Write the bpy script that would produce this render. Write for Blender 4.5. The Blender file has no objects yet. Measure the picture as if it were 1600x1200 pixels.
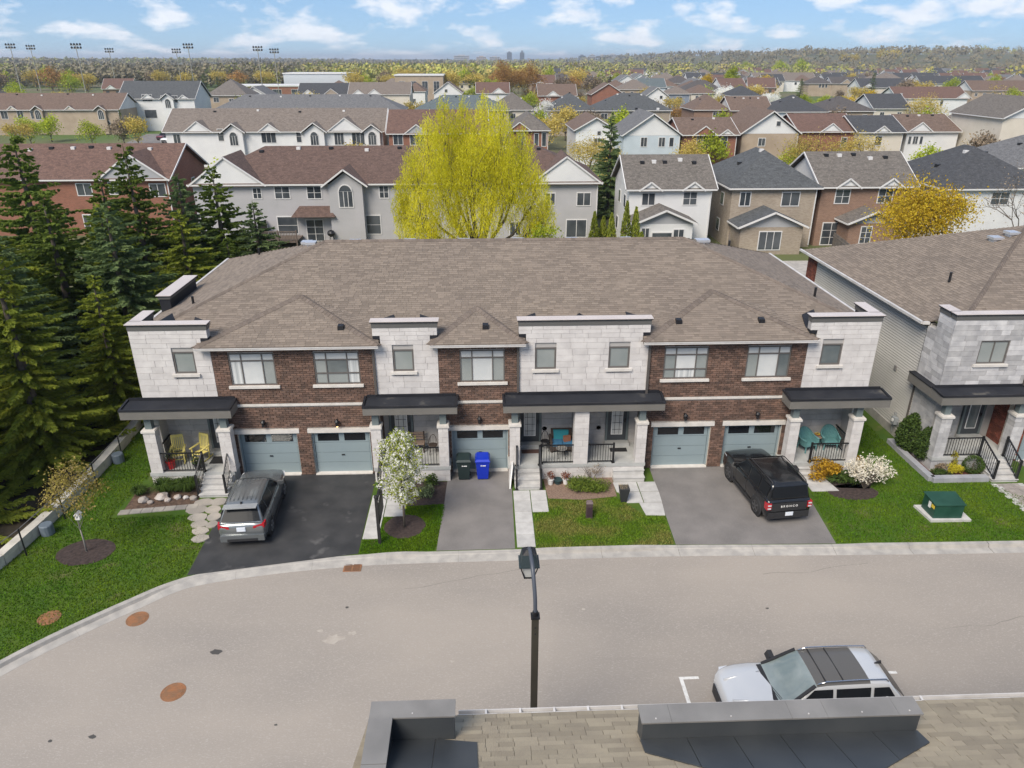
import bpy, bmesh, math, random
from math import sin, cos, pi, radians, sqrt, atan2, hypot
from mathutils import Vector, Matrix
random.seed(7)
sc = bpy.context.scene
COL = sc.collection

# ---------------------------------------------------------------- camera, sky, sun, exposure
cam_d = bpy.data.cameras.new('camera'); cam = bpy.data.objects.new('camera', cam_d); COL.objects.link(cam)
cam_d.sensor_width = 36; cam_d.lens = 25.69; cam_d.clip_start = 0.1; cam_d.clip_end = 20000
cam.location = (0, 0, 17.12)
cam.rotation_euler = (radians(90 - 24.016), 0, radians(-2.2))
sc.camera = cam
sc.view_settings.view_transform = 'Standard'; sc.view_settings.look = 'None'
sc.view_settings.gamma = 1; sc.view_settings.use_curve_mapping = False
sc.view_settings.exposure = 0.75

SUN_EL, SUN_AZ = 47.0, -146.0        # azimuth measured from +Y towards +X: veiled sun high on the left, a little on the street side
world = bpy.data.worlds.new('World'); sc.world = world; world.use_nodes = True
wn = world.node_tree.nodes; wl = world.node_tree.links
for n in list(wn): wn.remove(n)
w_out = wn.new('ShaderNodeOutputWorld'); w_bg = wn.new('ShaderNodeBackground'); w_bg.inputs['Strength'].default_value = 0.1
sky = wn.new('ShaderNodeTexSky'); sky.sky_type = 'NISHITA'; sky.sun_disc = False
sky.sun_elevation = radians(SUN_EL); sky.sun_rotation = radians(SUN_AZ)
sky.air_density = 0.8; sky.dust_density = 0.0; sky.ozone_density = 3.0; sky.altitude = 200
# cumulus field: the direction is dropped on a flat cloud layer so that clouds shrink towards the horizon
tc = wn.new('ShaderNodeTexCoord'); sep = wn.new('ShaderNodeSeparateXYZ'); wl.new(tc.outputs['Generated'], sep.inputs[0])
def wmath(op, a, b=None, c=None, clamp=False):
    n = wn.new('ShaderNodeMath'); n.operation = op; n.use_clamp = clamp
    for i, v in enumerate((a, b, c)):
        if v is None: continue
        if isinstance(v, (int, float)): n.inputs[i].default_value = v
        else: wl.new(v, n.inputs[i])
    return n.outputs[0]
zc = wmath('MAXIMUM', sep.outputs['Z'], 0.0)
az = wmath('ARCTAN2', sep.outputs['X'], sep.outputs['Y'])
zz = wmath('POWER', wmath('ADD', zc, 0.004), 0.62)
comb = wn.new('ShaderNodeCombineXYZ')
wl.new(wmath('MULTIPLY', az, 7.5), comb.inputs[0]); wl.new(wmath('MULTIPLY', zz, 9.5), comb.inputs[1])
cn = wn.new('ShaderNodeTexNoise'); cn.inputs['Scale'].default_value = 1.55; cn.inputs['Detail'].default_value = 8; cn.inputs['Roughness'].default_value = 0.56
cn.inputs['Distortion'].default_value = 0.1
wl.new(comb.outputs[0], cn.inputs['Vector'])
ramp = wn.new('ShaderNodeValToRGB'); ramp.color_ramp.elements[0].position = 0.49; ramp.color_ramp.elements[1].position = 0.60
wl.new(cn.outputs['Fac'], ramp.inputs[0])
cn2 = wn.new('ShaderNodeTexNoise'); cn2.inputs['Scale'].default_value = 3.1; cn2.inputs['Detail'].default_value = 6
mapn = wn.new('ShaderNodeMapping'); mapn.inputs['Location'].default_value = (3.3, 0.25, 1.0)
wl.new(comb.outputs[0], mapn.inputs['Vector']); wl.new(mapn.outputs[0], cn2.inputs['Vector'])
ccol = wn.new('ShaderNodeMixRGB'); ccol.inputs[1].default_value = (4.6, 5.1, 5.9, 1); ccol.inputs[2].default_value = (7.0, 7.0, 7.1, 1)
wl.new(cn2.outputs['Fac'], ccol.inputs[0])
blue = wn.new('ShaderNodeMixRGB'); blue.blend_type = 'MULTIPLY'; blue.inputs[0].default_value = 1.0
blue.inputs[2].default_value = (1.0, 1.38, 1.88, 1)
sgam = wn.new('ShaderNodeGamma'); sgam.inputs[1].default_value = 0.5      # the veiled sky of the photograph is flatter than clear air
wl.new(sky.outputs[0], sgam.inputs[0]); wl.new(sgam.outputs[0], blue.inputs[1])
skymix = wn.new('ShaderNodeMixRGB'); wl.new(wmath('MULTIPLY', ramp.outputs[0], 0.9), skymix.inputs[0])
wl.new(blue.outputs[0], skymix.inputs[1]); wl.new(ccol.outputs[0], skymix.inputs[2])
wl.new(skymix.outputs[0], w_bg.inputs[0]); wl.new(w_bg.outputs[0], w_out.inputs[0])

sun_d = bpy.data.lights.new('sun', 'SUN'); sun_d.energy = 2.9; sun_d.angle = radians(30); sun_d.color = (1.0, 0.91, 0.79)
sun = bpy.data.objects.new('sun', sun_d); COL.objects.link(sun); sun.location = (0, 0, 60)
_e, _a = radians(SUN_EL), radians(SUN_AZ)
_d = Vector((sin(_a) * cos(_e), cos(_a) * cos(_e), sin(_e)))
sun.rotation_euler = (-_d).to_track_quat('-Z', 'Y').to_euler()

# ---------------------------------------------------------------- materials
MATS = {}
def mat(key, col, rough=0.85, col2=None, scale=6.0, detail=5.0, bump=0.0, bscale=None, metal=0.0, tint=0.0, objrand=0.0,
        spec=None, coords='Object', stretch=None, brick=None, siding=None, lo=0.35, hi=0.65, spots=None, coat=0.0, trans=0.0, emit=None):
    if key in MATS: return MATS[key]
    m = bpy.data.materials.new(key); m.use_nodes = True; nt = m.node_tree; N = nt.nodes; L = nt.links
    b = N['Principled BSDF']; b.inputs['Roughness'].default_value = rough; b.inputs['Metallic'].default_value = metal
    if spec is not None: b.inputs['Specular IOR Level'].default_value = spec
    if coat: b.inputs['Coat Weight'].default_value = coat; b.inputs['Coat Roughness'].default_value = 0.08
    if emit: b.inputs['Emission Color'].default_value = (*emit[0], 1); b.inputs['Emission Strength'].default_value = emit[1]
    t = N.new('ShaderNodeTexCoord'); vec = t.outputs[coords if coords != 'World' else 'Object']
    if coords == 'World':
        g = N.new('ShaderNodeNewGeometry'); vec = g.outputs['Position']
    if stretch:
        mp = N.new('ShaderNodeMapping'); mp.inputs['Scale'].default_value = stretch; L.new(vec, mp.inputs['Vector']); vec2 = mp.outputs[0]
    else: vec2 = vec
    out = None
    def rgb(c):
        n = N.new('ShaderNodeRGB'); n.outputs[0].default_value = (*c, 1); return n.outputs[0]
    out = rgb(col)
    ns = N.new('ShaderNodeTexNoise'); ns.inputs['Scale'].default_value = scale; ns.inputs['Detail'].default_value = detail; L.new(vec2, ns.inputs['Vector'])
    if col2:
        r = N.new('ShaderNodeMapRange'); r.inputs[1].default_value = lo; r.inputs[2].default_value = hi; L.new(ns.outputs['Fac'], r.inputs[0])
        mx = N.new('ShaderNodeMixRGB'); L.new(r.outputs[0], mx.inputs[0]); L.new(out, mx.inputs[1]); mx.inputs[2].default_value = (*col2, 1); out = mx.outputs[0]
    bh = None
    if brick:   # far walls: courses too small to build
        c1, c2, cm, bw, bhh = brick
        bt = N.new('ShaderNodeTexBrick'); bt.inputs['Color1'].default_value = (*c1, 1); bt.inputs['Color2'].default_value = (*c2, 1); bt.inputs['Mortar'].default_value = (*cm, 1)
        bt.inputs['Scale'].default_value = 1.0; bt.inputs['Brick Width'].default_value = bw; bt.inputs['Row Height'].default_value = bhh; bt.inputs['Mortar Size'].default_value = bhh * 0.09
        sx = N.new('ShaderNodeSeparateXYZ'); L.new(vec, sx.inputs[0]); ad = N.new('ShaderNodeMath'); ad.operation = 'ADD'
        L.new(sx.outputs[0], ad.inputs[0]); L.new(sx.outputs[1], ad.inputs[1]); cx = N.new('ShaderNodeCombineXYZ'); L.new(ad.outputs[0], cx.inputs[0]); L.new(sx.outputs[2], cx.inputs[1])
        L.new(cx.outputs[0], bt.inputs['Vector'])
        mx = N.new('ShaderNodeMixRGB'); mx.blend_type = 'MULTIPLY'; mx.inputs[0].default_value = 0.45; L.new(bt.outputs[0], mx.inputs[1]); L.new(out, mx.inputs[2])
        out = bt.outputs[0]
        nz = N.new('ShaderNodeMapRange'); nz.inputs[3].default_value = 0.75; nz.inputs[4].default_value = 1.2; L.new(ns.outputs['Fac'], nz.inputs[0])
        hs = N.new('ShaderNodeMixRGB'); hs.blend_type = 'MULTIPLY'; hs.inputs[0].default_value = 1; L.new(out, hs.inputs[1]); L.new(nz.outputs[0], hs.inputs[2]); out = hs.outputs[0]
        bh = bt.outputs['Fac']
    if siding:
        sx = N.new('ShaderNodeSeparateXYZ'); L.new(vec, sx.inputs[0]); md = N.new('ShaderNodeMath'); md.operation = 'FRACT'
        dv = N.new('ShaderNodeMath'); dv.operation = 'DIVIDE'; L.new(sx.outputs[2], dv.inputs[0]); dv.inputs[1].default_value = siding; L.new(dv.outputs[0], md.inputs[0])
        bh = md.outputs[0]
    if spots:
        n2 = N.new('ShaderNodeTexNoise'); n2.inputs['Scale'].default_value = spots[1]; n2.inputs['Detail'].default_value = 3; L.new(vec2, n2.inputs['Vector'])
        r2 = N.new('ShaderNodeMapRange'); r2.inputs[1].default_value = spots[2]; r2.inputs[2].default_value = spots[3]; L.new(n2.outputs['Fac'], r2.inputs[0])
        mx = N.new('ShaderNodeMixRGB'); L.new(r2.outputs[0], mx.inputs[0]); L.new(out, mx.inputs[1]); mx.inputs[2].default_value = (*spots[0], 1); out = mx.outputs[0]
    if tint:
        a = N.new('ShaderNodeAttribute'); a.attribute_name = 'tint'
        r = N.new('ShaderNodeMapRange'); r.inputs[3].default_value = 1 - tint; r.inputs[4].default_value = 1 + tint; L.new(a.outputs['Fac'], r.inputs[0])
        mx = N.new('ShaderNodeMixRGB'); mx.blend_type = 'MULTIPLY'; mx.inputs[0].default_value = 1; L.new(out, mx.inputs[1]); L.new(r.outputs[0], mx.inputs[2]); out = mx.outputs[0]
    if objrand:
        oi = N.new('ShaderNodeObjectInfo'); r = N.new('ShaderNodeMapRange'); r.inputs[3].default_value = 1 - objrand; r.inputs[4].default_value = 1 + objrand; L.new(oi.outputs['Random'], r.inputs[0])
        mx = N.new('ShaderNodeMixRGB'); mx.blend_type = 'MULTIPLY'; mx.inputs[0].default_value = 1; L.new(out, mx.inputs[1]); L.new(r.outputs[0], mx.inputs[2]); out = mx.outputs[0]
    L.new(out, b.inputs['Base Color'])
    if bump:
        bp = N.new('ShaderNodeBump'); bp.inputs['Strength'].default_value = bump; bp.inputs['Distance'].default_value = 0.02
        if bh is not None: L.new(bh, bp.inputs['Height'])
        else:
            n3 = N.new('ShaderNodeTexNoise'); n3.inputs['Scale'].default_value = bscale or scale * 6; n3.inputs['Detail'].default_value = 4; L.new(vec2, n3.inputs['Vector']); L.new(n3.outputs['Fac'], bp.inputs['Height'])
        L.new(bp.outputs[0], b.inputs['Normal'])
    if trans:    # thin leaves let some light through
        tr = N.new('ShaderNodeBsdfTranslucent'); L.new(out, tr.inputs[0]); ms = N.new('ShaderNodeMixShader'); ms.inputs[0].default_value = trans
        o = N['Material Output']; L.new(b.outputs[0], ms.inputs[1]); L.new(tr.outputs[0], ms.inputs[2]); L.new(ms.outputs[0], o.inputs[0])
    MATS[key] = m; return m

# ---------------------------------------------------------------- mesh builder
class MB:
    def __init__(s): s.v = []; s.f = []; s.t = []
    def poly(s, pts, t=0.5):
        i = len(s.v); s.v.extend([tuple(p) for p in pts]); s.f.append(tuple(range(i, i + len(pts)))); s.t.append(t)
    def box(s, x0, x1, y0, y1, z0, z1, t=0.5, skip=''):
        i = len(s.v)
        s.v.extend([(x0,y0,z0),(x1,y0,z0),(x1,y1,z0),(x0,y1,z0),(x0,y0,z1),(x1,y0,z1),(x1,y1,z1),(x0,y1,z1)])
        for k, q in (('b',(3,2,1,0)),('t',(4,5,6,7)),('f',(0,1,5,4)),('r',(1,2,6,5)),('k',(2,3,7,6)),('l',(3,0,4,7))):
            if k in skip: continue
            s.f.append(tuple(i + a for a in q)); s.t.append(t)
        return s
    def hexa(s, p, t=0.5):          # eight corners: bottom ring then top ring
        i = len(s.v); s.v.extend([tuple(a) for a in p])
        for q in ((3,2,1,0),(4,5,6,7),(0,1,5,4),(1,2,6,5),(2,3,7,6),(3,0,4,7)): s.f.append(tuple(i + a for a in q)); s.t.append(t)
        return s
    def prism(s, pts, d, t=0.5):    # planar polygon pushed along vector d
        n = len(pts); i = len(s.v); d = Vector(d)
        s.v.extend([tuple(p) for p in pts]); s.v.extend([tuple(Vector(p) + d) for p in pts])
        s.f.append(tuple(range(i + n - 1, i - 1, -1))); s.t.append(t); s.f.append(tuple(range(i + n, i + 2 * n))); s.t.append(t)
        for k in range(n):
            j = (k + 1) % n; s.f.append((i + k, i + j, i + n + j, i + n + k)); s.t.append(t)
        return s
    def bar(s, a, b, w, h=None, up=(0, 0, 1), t=0.5):   # rectangular bar from a to b
        a = Vector(a); b = Vector(b); h = h or w; d = (b - a).normalized(); u = Vector(up)
        if abs(d.dot(u)) > 0.98: u = Vector((0, 1, 0))
        r = d.cross(u).normalized() * w / 2; u2 = r.cross(d).normalized() * h / 2
        s.hexa([a - r - u2, a + r - u2, b + r - u2, b - r - u2, a - r + u2, a + r + u2, b + r + u2, b - r + u2], t); return s
    def tube(s, pts, rs, n=8, t=0.5, cap=True):
        pts = [Vector(p) for p in pts]
        if isinstance(rs, (int, float)): rs = [rs] * len(pts)
        base = len(s.v); prev = None
        for k, p in enumerate(pts):
            d = (pts[min(k + 1, len(pts) - 1)] - pts[max(k - 1, 0)]).normalized()
            if prev is None: u = d.orthogonal().normalized()
            else: u = (prev - d * prev.dot(d)).normalized()
            prev = u; w = d.cross(u)
            for j in range(n):
                a = 2 * pi * j / n; s.v.append(tuple(p + (u * cos(a) + w * sin(a)) * rs[k]))
        for k in range(len(pts) - 1):
            for j in range(n):
                a = base + k * n + j; b = base + k * n + (j + 1) % n
                s.f.append((a, b, b + n, a + n)); s.t.append(t)
        if cap:
            s.f.append(tuple(base + n - 1 - j for j in range(n))); s.t.append(t)
            e = base + (len(pts) - 1) * n; s.f.append(tuple(e + j for j in range(n))); s.t.append(t)
        return s
    def lathe(s, prof, c=(0, 0, 0), n=16, t=0.5, axis='z', sx=1, sy=1):
        base = len(s.v); c = Vector(c)
        for r, h in prof:
            for j in range(n):
                a = 2 * pi * j / n; x, y = r * cos(a) * sx, r * sin(a) * sy
                p = (x, y, h) if axis == 'z' else ((h, x, y) if axis == 'x' else (x, h, y))
                s.v.append(tuple(c + Vector(p)))
        for k in range(len(prof) - 1):
            for j in range(n):
                a = base + k * n + j; b = base + k * n + (j + 1) % n; s.f.append((a, b, b + n, a + n)); s.t.append(t)
        s.f.append(tuple(base + n - 1 - j for j in range(n))); s.t.append(t)
        e = base + (len(prof) - 1) * n; s.f.append(tuple(e + j for j in range(n))); s.t.append(t)
        return s
    def mesh(s, name, m=None, smooth=False, fix=True):
        me = bpy.data.meshes.new(name); me.from_pydata(s.v, [], s.f)
        at = me.attributes.new('tint', 'FLOAT', 'FACE'); at.data.foreach_set('value', s.t)
        if fix:
            bm = bmesh.new(); bm.from_mesh(me); bmesh.ops.recalc_face_normals(bm, faces=bm.faces); bm.to_mesh(me); bm.free()
        if smooth: me.polygons.foreach_set('use_smooth', [True] * len(me.polygons))
        if m: me.materials.append(m)
        me.update(); return me
    def build(s, name, m, parent=None, smooth=False, fix=True, local=False):
        return obj(name, s.mesh(name, m, smooth, fix), parent, local)
WM = {}
def obj(name, me, parent=None, local=False):
    o = bpy.data.objects.new(name, me); COL.objects.link(o)
    if parent is not None:
        o.parent = parent
        if not local: o.matrix_parent_inverse = WM[parent.name].inverted() if parent.name in WM else Matrix()
        if parent.name in WM: WM[o.name] = WM[parent.name] if local else Matrix()
    return o
def tag(o, label=None, cat=None, group=None, kind=None):
    if label: o['label'] = label
    if cat: o['category'] = cat
    if group: o['group'] = group
    if kind: o['kind'] = kind
    return o
def thing(name, label, cat, loc=(0, 0, 0), rz=0, group=None):
    o = bpy.data.objects.new(name, None); COL.objects.link(o); o.location = loc; o.rotation_euler = (0, 0, rz); o.empty_display_size = 0.3
    WM[o.name] = Matrix.Translation(loc) @ Matrix.Rotation(rz, 4, 'Z')
    return tag(o, label, cat, group)
KIDS = {}
def children(o): return [c for c in bpy.data.objects if c.parent == o]
def tree_of(o):
    return [(c, tree_of(c)) for c in list(o.children)]
def copy_tree(o, loc, rz=0, scale=None, label=None, group=None):
    def rec(src, par):
        c = src.copy(); COL.objects.link(c); c.parent = par
        for k in list(src.children): rec(k, c)
        return c
    c = rec(o, None); c.location = loc; c.rotation_euler = (0, 0, rz)
    if scale: c.scale = scale if not isinstance(scale, (int, float)) else (scale,) * 3
    if label: c['label'] = label
    if group: c['group'] = group
    return c
def structure(name, mb, m, **k): return tag(mb.build(name, m, **k), kind='structure')
R = random.uniform

# ---------------------------------------------------------------- palette
M_asphalt = mat('road_asphalt', (0.33, 0.293, 0.254), 0.93, (0.272, 0.245, 0.217), 0.3, 12, bump=0.3, bscale=40, coords='World', spots=((0.375, 0.34, 0.305), 34, 0.53, 0.75), stretch=(0.45, 1, 1))
M_drive = mat('driveway_asphalt', (0.155, 0.145, 0.138), 0.92, (0.205, 0.19, 0.18), 0.9, 9, bump=0.3, bscale=70, coords='World', spots=((0.26, 0.25, 0.24), 45, 0.6, 0.72))
M_newdrive = mat('sealed_driveway', (0.028, 0.029, 0.031), 0.7, (0.05, 0.05, 0.051), 1.1, 8, bump=0.2, bscale=70, coords='World', spots=((0.16, 0.155, 0.15), 1.15, 0.62, 0.82))
M_conc = mat('kerb_concrete', (0.42, 0.395, 0.36), 0.9, (0.31, 0.295, 0.275), 2.5, 8, bump=0.15, bscale=40, coords='World')
M_walk = mat('walkway_slab', (0.50, 0.49, 0.47), 0.9, (0.41, 0.40, 0.385), 3.0, 8, bump=0.1, bscale=50, coords='World', objrand=0.07)
M_grass = mat('lawn_soil', (0.042, 0.095, 0.004), 1.0, (0.065, 0.11, 0.006), 1.3, 6, bump=0.6, bscale=30, coords='World', spots=((0.13, 0.12, 0.045), 0.7, 0.6, 0.75))
M_blade = mat('grass_blade', (0.055, 0.145, 0.003), 0.8, (0.115, 0.185, 0.006), 0.45, 7, coords='World', tint=0.45, trans=0.2, spec=0.2)
M_bladedry = mat('grass_blade_dry', (0.115, 0.205, 0.012), 0.8, (0.21, 0.21, 0.05), 0.8, 5, coords='World', tint=0.4, trans=0.2, spec=0.2, lo=0.42, hi=0.6)
M_mulch = mat('mulch', (0.032, 0.022, 0.02), 1.0, (0.065, 0.045, 0.04), 9, 5, bump=1.0, bscale=45, coords='World', tint=0.5)
M_brick = mat('brown_brick', (0.165, 0.098, 0.072), 0.9, (0.115, 0.075, 0.058), 3, 4, objrand=0.3, tint=0.0, bump=0.2, bscale=60)
M_brickS = mat('brown_brick_field', (0.165, 0.098, 0.072), 0.9, (0.115, 0.075, 0.058), 3, 4, tint=0.36, bump=0.2, bscale=60)
M_mortar = mat('mortar', (0.56, 0.50, 0.43), 0.95, (0.48, 0.43, 0.37), 4, 4)
M_redbrick = mat('red_brick_field', (0.22, 0.065, 0.04), 0.9, (0.14, 0.045, 0.03), 3, 4, tint=0.35, bump=0.2, bscale=60)
M_stone = mat('white_stone_block', (0.60, 0.575, 0.555), 0.92, (0.51, 0.485, 0.47), 2.5, 6, bump=0.35, bscale=18, objrand=0.055, coords='World')
M_stone2 = mat('grey_stone_block', (0.50, 0.49, 0.485), 0.92, (0.36, 0.355, 0.36), 2.2, 6, bump=0.35, bscale=18, objrand=0.24, coords='World')
M_stonejoint = mat('stone_joint', (0.36, 0.345, 0.33), 0.95)
M_trimstone = mat('cast_stone_trim', (0.62, 0.59, 0.55), 0.88, (0.54, 0.51, 0.47), 4, 5)
M_fascia = mat('taupe_fascia', (0.165, 0.155, 0.14), 0.6, (0.145, 0.138, 0.125), 1.5, 3)
M_darkmetal = mat('dark_flashing', (0.022, 0.023, 0.028), 0.55, (0.015, 0.016, 0.02), 1.2, 4, spec=0.3)
M_band = mat('parapet_band', (0.10, 0.098, 0.093), 0.6)
M_capmetal = mat('parapet_cap', (0.60, 0.54, 0.51), 0.5, (0.54, 0.485, 0.46), 0.8, 4, metal=0.1)
M_membrane = mat('canopy_membrane', (0.018, 0.02, 0.026), 0.8, (0.03, 0.032, 0.038), 1.0, 5, spots=((0.16, 0.15, 0.13), 1.0, 0.62, 0.80), coords='World', spec=0.2)
M_shingle = mat('taupe_shingle', (0.205, 0.167, 0.134), 0.95, (0.184, 0.150, 0.122), 0.35, 6, tint=0.18, bump=0.35, bscale=60, coords='World')
M_shingleO = mat('taupe_shingle_tab', (0.335, 0.285, 0.205), 0.95, (0.29, 0.245, 0.18), 2.5, 6, objrand=0.14, bump=0.5, bscale=80, coords='World')
M_hipcap = mat('hip_cap_shingle', (0.150, 0.120, 0.098), 0.95, (0.13, 0.105, 0.088), 0.8, 6, tint=0.25, bump=0.35, bscale=60, coords='World')
M_gutter = mat('gutter_metal', (0.60, 0.58, 0.56), 0.4, (0.5, 0.48, 0.46), 2, 3)
M_pipe = mat('brown_downpipe', (0.085, 0.075, 0.068), 0.5)
M_frame = mat('taupe_window_frame', (0.115, 0.105, 0.098), 0.5)
M_glass = mat('window_glass_dark', (0.10, 0.12, 0.125), 0.06, (0.16, 0.18, 0.18), 0.9, 3, spec=0.6, coords='World')
M_glassb = mat('window_glass_blind', (0.50, 0.52, 0.52), 0.08, (0.58, 0.59, 0.58), 1.2, 3, spec=0.6, coords='World')
M_glassm = mat('window_glass_grey', (0.22, 0.245, 0.24), 0.06, (0.28, 0.30, 0.29), 0.9, 3, spec=0.6, coords='World')
M_black = mat('black_metal', (0.012, 0.012, 0.014), 0.45)
M_blackglass = mat('black_glass', (0.010, 0.011, 0.013), 0.05, spec=0.6)
M_garage = mat('blue_grey_door', (0.24, 0.30, 0.32), 0.6, (0.225, 0.282, 0.302), 1.0, 3)
M_post = mat('grey_green_post', (0.135, 0.165, 0.168), 0.55)
M_door = mat('charcoal_door', (0.05, 0.058, 0.066), 0.5)
M_white = mat('white_paint', (0.78, 0.77, 0.75), 0.6)
M_porch = mat('porch_concrete', (0.42, 0.425, 0.41), 0.9, (0.34, 0.345, 0.335), 2, 6, coords='World')
M_siding = mat('cream_vinyl_siding', (0.50, 0.485, 0.45), 0.6, (0.47, 0.455, 0.42), 1.0, 3, tint=0.05)
# ================================================================ ground, road, kerb
GZ = -0.10     # road level; gardens and garages are at 0
def catmull(pts, n=8):
    P = [Vector(p) for p in pts]; out = []
    for i in range(len(P) - 1):
        p0, p1, p2, p3 = P[max(i-1,0)], P[i], P[i+1], P[min(i+2,len(P)-1)]
        for k in range(n):
            t = k / n; out.append(0.5*((2*p1)+(p2-p0)*t+(2*p0-5*p1+4*p2-p3)*t*t+(3*p1-p0-3*p2+p3)*t**3))
    out.append(P[-1]); return out
KERB = catmull([(-18.9,4),(-18.5,10),(-17.6,13.8),(-16.5,16.1),(-15.22,17.85),(-13.96,19.2),(-12.47,20.55),(-10.9,21.75),(-8.2,22.4),(-4.97,22.78),(-1.97,22.88),(1.61,22.9),(7.24,22.92),(13.2,22.75),(20.75,22.63),(40,22.5),(75,22.3)], 8)
def offset(P, d):
    out = []
    for i, p in enumerate(P):
        t = (P[min(i+1,len(P)-1)] - P[max(i-1,0)]).normalized(); out.append(p + Vector((t.y, -t.x)) * d)
    return out
K0 = KERB; K1 = offset(KERB, 0.17); K2 = offset(KERB, 0.20); K3 = offset(KERB, 0.56)
ground = MB(); ground.poly([(-9000,-400,-0.2),(9000,-400,-0.2),(9000,14000,-0.2),(-9000,14000,-0.2)])
M_ground = mat('far_ground', (0.085, 0.10, 0.035), 1.0, (0.15, 0.125, 0.07), 0.02, 8, coords='World', spots=((0.07, 0.12, 0.02), 0.012, 0.5, 0.6))
structure('ground', ground, M_ground)
rd = MB(); rd.poly([(p.x, p.y, GZ) for p in K3] + [(75,-25,GZ),(-40,-25,GZ),(-40,4,GZ)]); structure('road', rd, M_asphalt)
lw = MB(); pts = [(p.x, p.y, 0) for p in K0]; lw.poly(pts + [(75,48,0),(-70,48,0),(-70,4,0)]); structure('lawn', lw, M_grass)
# kerb in cast lengths; dropped in front of the driveways
DROPS = [(-11.3,-4.6),(-2.3,1.3),(6.9,13.7),(24.4,31)]
def ktop(x, y):
    if y < 21.0: return 0.045
    d = 99
    for a, b in DROPS:
        d = min(d, max(a - x, x - b, 0))
    return 0.0 + min(d / 0.8, 1) * 0.045
kerb = thing('kerb', None, None, (0, 22.8, 0))
kerb['kind'] = 'structure'
seg = []; acc = 0; start = 0
for i in range(1, len(K0)):
    acc += (K0[i] - K0[i-1]).length
    if acc >= 2.6 or i == len(K0) - 1:
        mb = MB()
        for j in range(start, i):
            a, b = j, j + 1
            f = 0.012 if j == start else 0
            def L(Kx, q, ff): return Kx[q].lerp(Kx[q+1] if q + 1 < len(Kx) else Kx[q], ff) if ff else Kx[q]
            za, zb = ktop(K0[a].x, K0[a].y), ktop(K0[b].x, K0[b].y)
            A = [(L(K0,a,f),za),(L(K1,a,f),za-0.005),(L(K2,a,f),GZ+0.012+(0.045-za)*1.1),(L(K3,a,f),GZ+0.006)]
            B = [(K0[b],zb),(K1[b],zb-0.005),(K2[b],GZ+0.012+(0.045-zb)*1.1),(K3[b],GZ+0.006)]
            for q in range(3):
                mb.poly([(A[q][0].x,A[q][0].y,A[q][1]),(A[q+1][0].x,A[q+1][0].y,A[q+1][1]),(B[q+1][0].x,B[q+1][0].y,B[q+1][1]),(B[q][0].x,B[q][0].y,B[q][1])])
            mb.poly([(A[0][0].x,A[0][0].y,A[0][1]),(B[0][0].x,B[0][0].y,B[0][1]),(B[0][0].x,B[0][0].y,-0.18),(A[0][0].x,A[0][0].y,-0.18)])
            mb.poly([(A[3][0].x,A[3][0].y,A[3][1]),(B[3][0].x,B[3][0].y,B[3][1]),(B[3][0].x,B[3][0].y,-0.18),(A[3][0].x,A[3][0].y,-0.18)])
        mb.build('kerb_length', M_conc, kerb)
        start = i; acc = 0
def sheet(name, pts, m, z=0.006, skirt=0.0):
    mb = MB(); mb.poly([(x, y, z) for x, y in pts]); return structure(name, mb, m)
# driveways slope from the garages to the dropped kerb
def drive(name, pts, m):
    mb = MB(); (ax, ay), (bx, by), (cx, cy), (dx, dy) = pts; n = 14; z0, z1 = 0.008, 0.010
    for i in range(n):
        t0, t1 = i / n, (i + 1) / n
        def P(t, l):
            x0, y0 = (ax + (dx-ax)*t, ay + (dy-ay)*t); x1, y1 = (bx + (cx-bx)*t, by + (cy-by)*t)
            return (x0, y0) if l else (x1, y1)
        za, zb = z0 + (z1-z0)*min(t0*4, 1), z0 + (z1-z0)*min(t1*4, 1)
        mb.poly([(*P(t0,1),za),(*P(t0,0),za),(*P(t1,0),zb),(*P(t1,1),zb)])
    return structure(name, mb, m)
drive('driveway', [(-10.95,21.8),(-4.95,22.84),(-5.0,28.9),(-11.1,28.9)], M_newdrive)
drive('driveway', [(-2.0,22.91),(1.0,22.93),(1.06,28.9),(-1.75,28.9)], M_drive)
drive('driveway', [(7.2,22.94),(13.4,22.77),(13.95,28.9),(7.4,28.9)], M_drive)
drive('driveway', [(24.6,22.65),(30.8,22.62),(30.8,28.9),(24.6,28.9)], M_drive)
def slab(pts, z=0.03, parent=None, name='paving_slab', m=None, t=0.09):
    mb = MB(); mb.prism([(x, y, z - t) for x, y in pts], (0, 0, t)); return mb.build(name, m or M_walk, parent)
def inset(pts, d):
    c = Vector((sum(p[0] for p in pts)/len(pts), sum(p[1] for p in pts)/len(pts))); out = []
    for p in pts:
        v = c - Vector(p); out.append(tuple(Vector(p) + v.normalized() * d))
    return out
def walkway(name, cells):
    w = thing(name, None, None, (cells[0][0][0], cells[0][0][1], 0)); w['kind'] = 'structure'
    for c in cells: slab(inset(c, 0.012), 0.028 + R(-0.004, 0.004), w)
    return w
def strip(x0, x1, y0, y1, n, sk0=0, sk1=0):
    out = []
    for i in range(n):
        a = y0 + (y1-y0)*i/n; b = y0 + (y1-y0)*(i+1)/n; s = lambda y: sk0 + (sk1-sk0)*(y-y0)/(y1-y0)
        out.append([(x0+s(a),a),(x1+s(a),a),(x1+s(b),b),(x0+s(b),b)])
    return out
walkway('walkway', strip(-4.93,-4.3,23.75,26.85,4) + strip(-4.28,-3.45,25.25,26.85,2))
walkway('walkway', strip(1.08,1.8,23.0,27.0,5) + strip(1.82,2.5,25.35,27.0,2))
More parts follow.
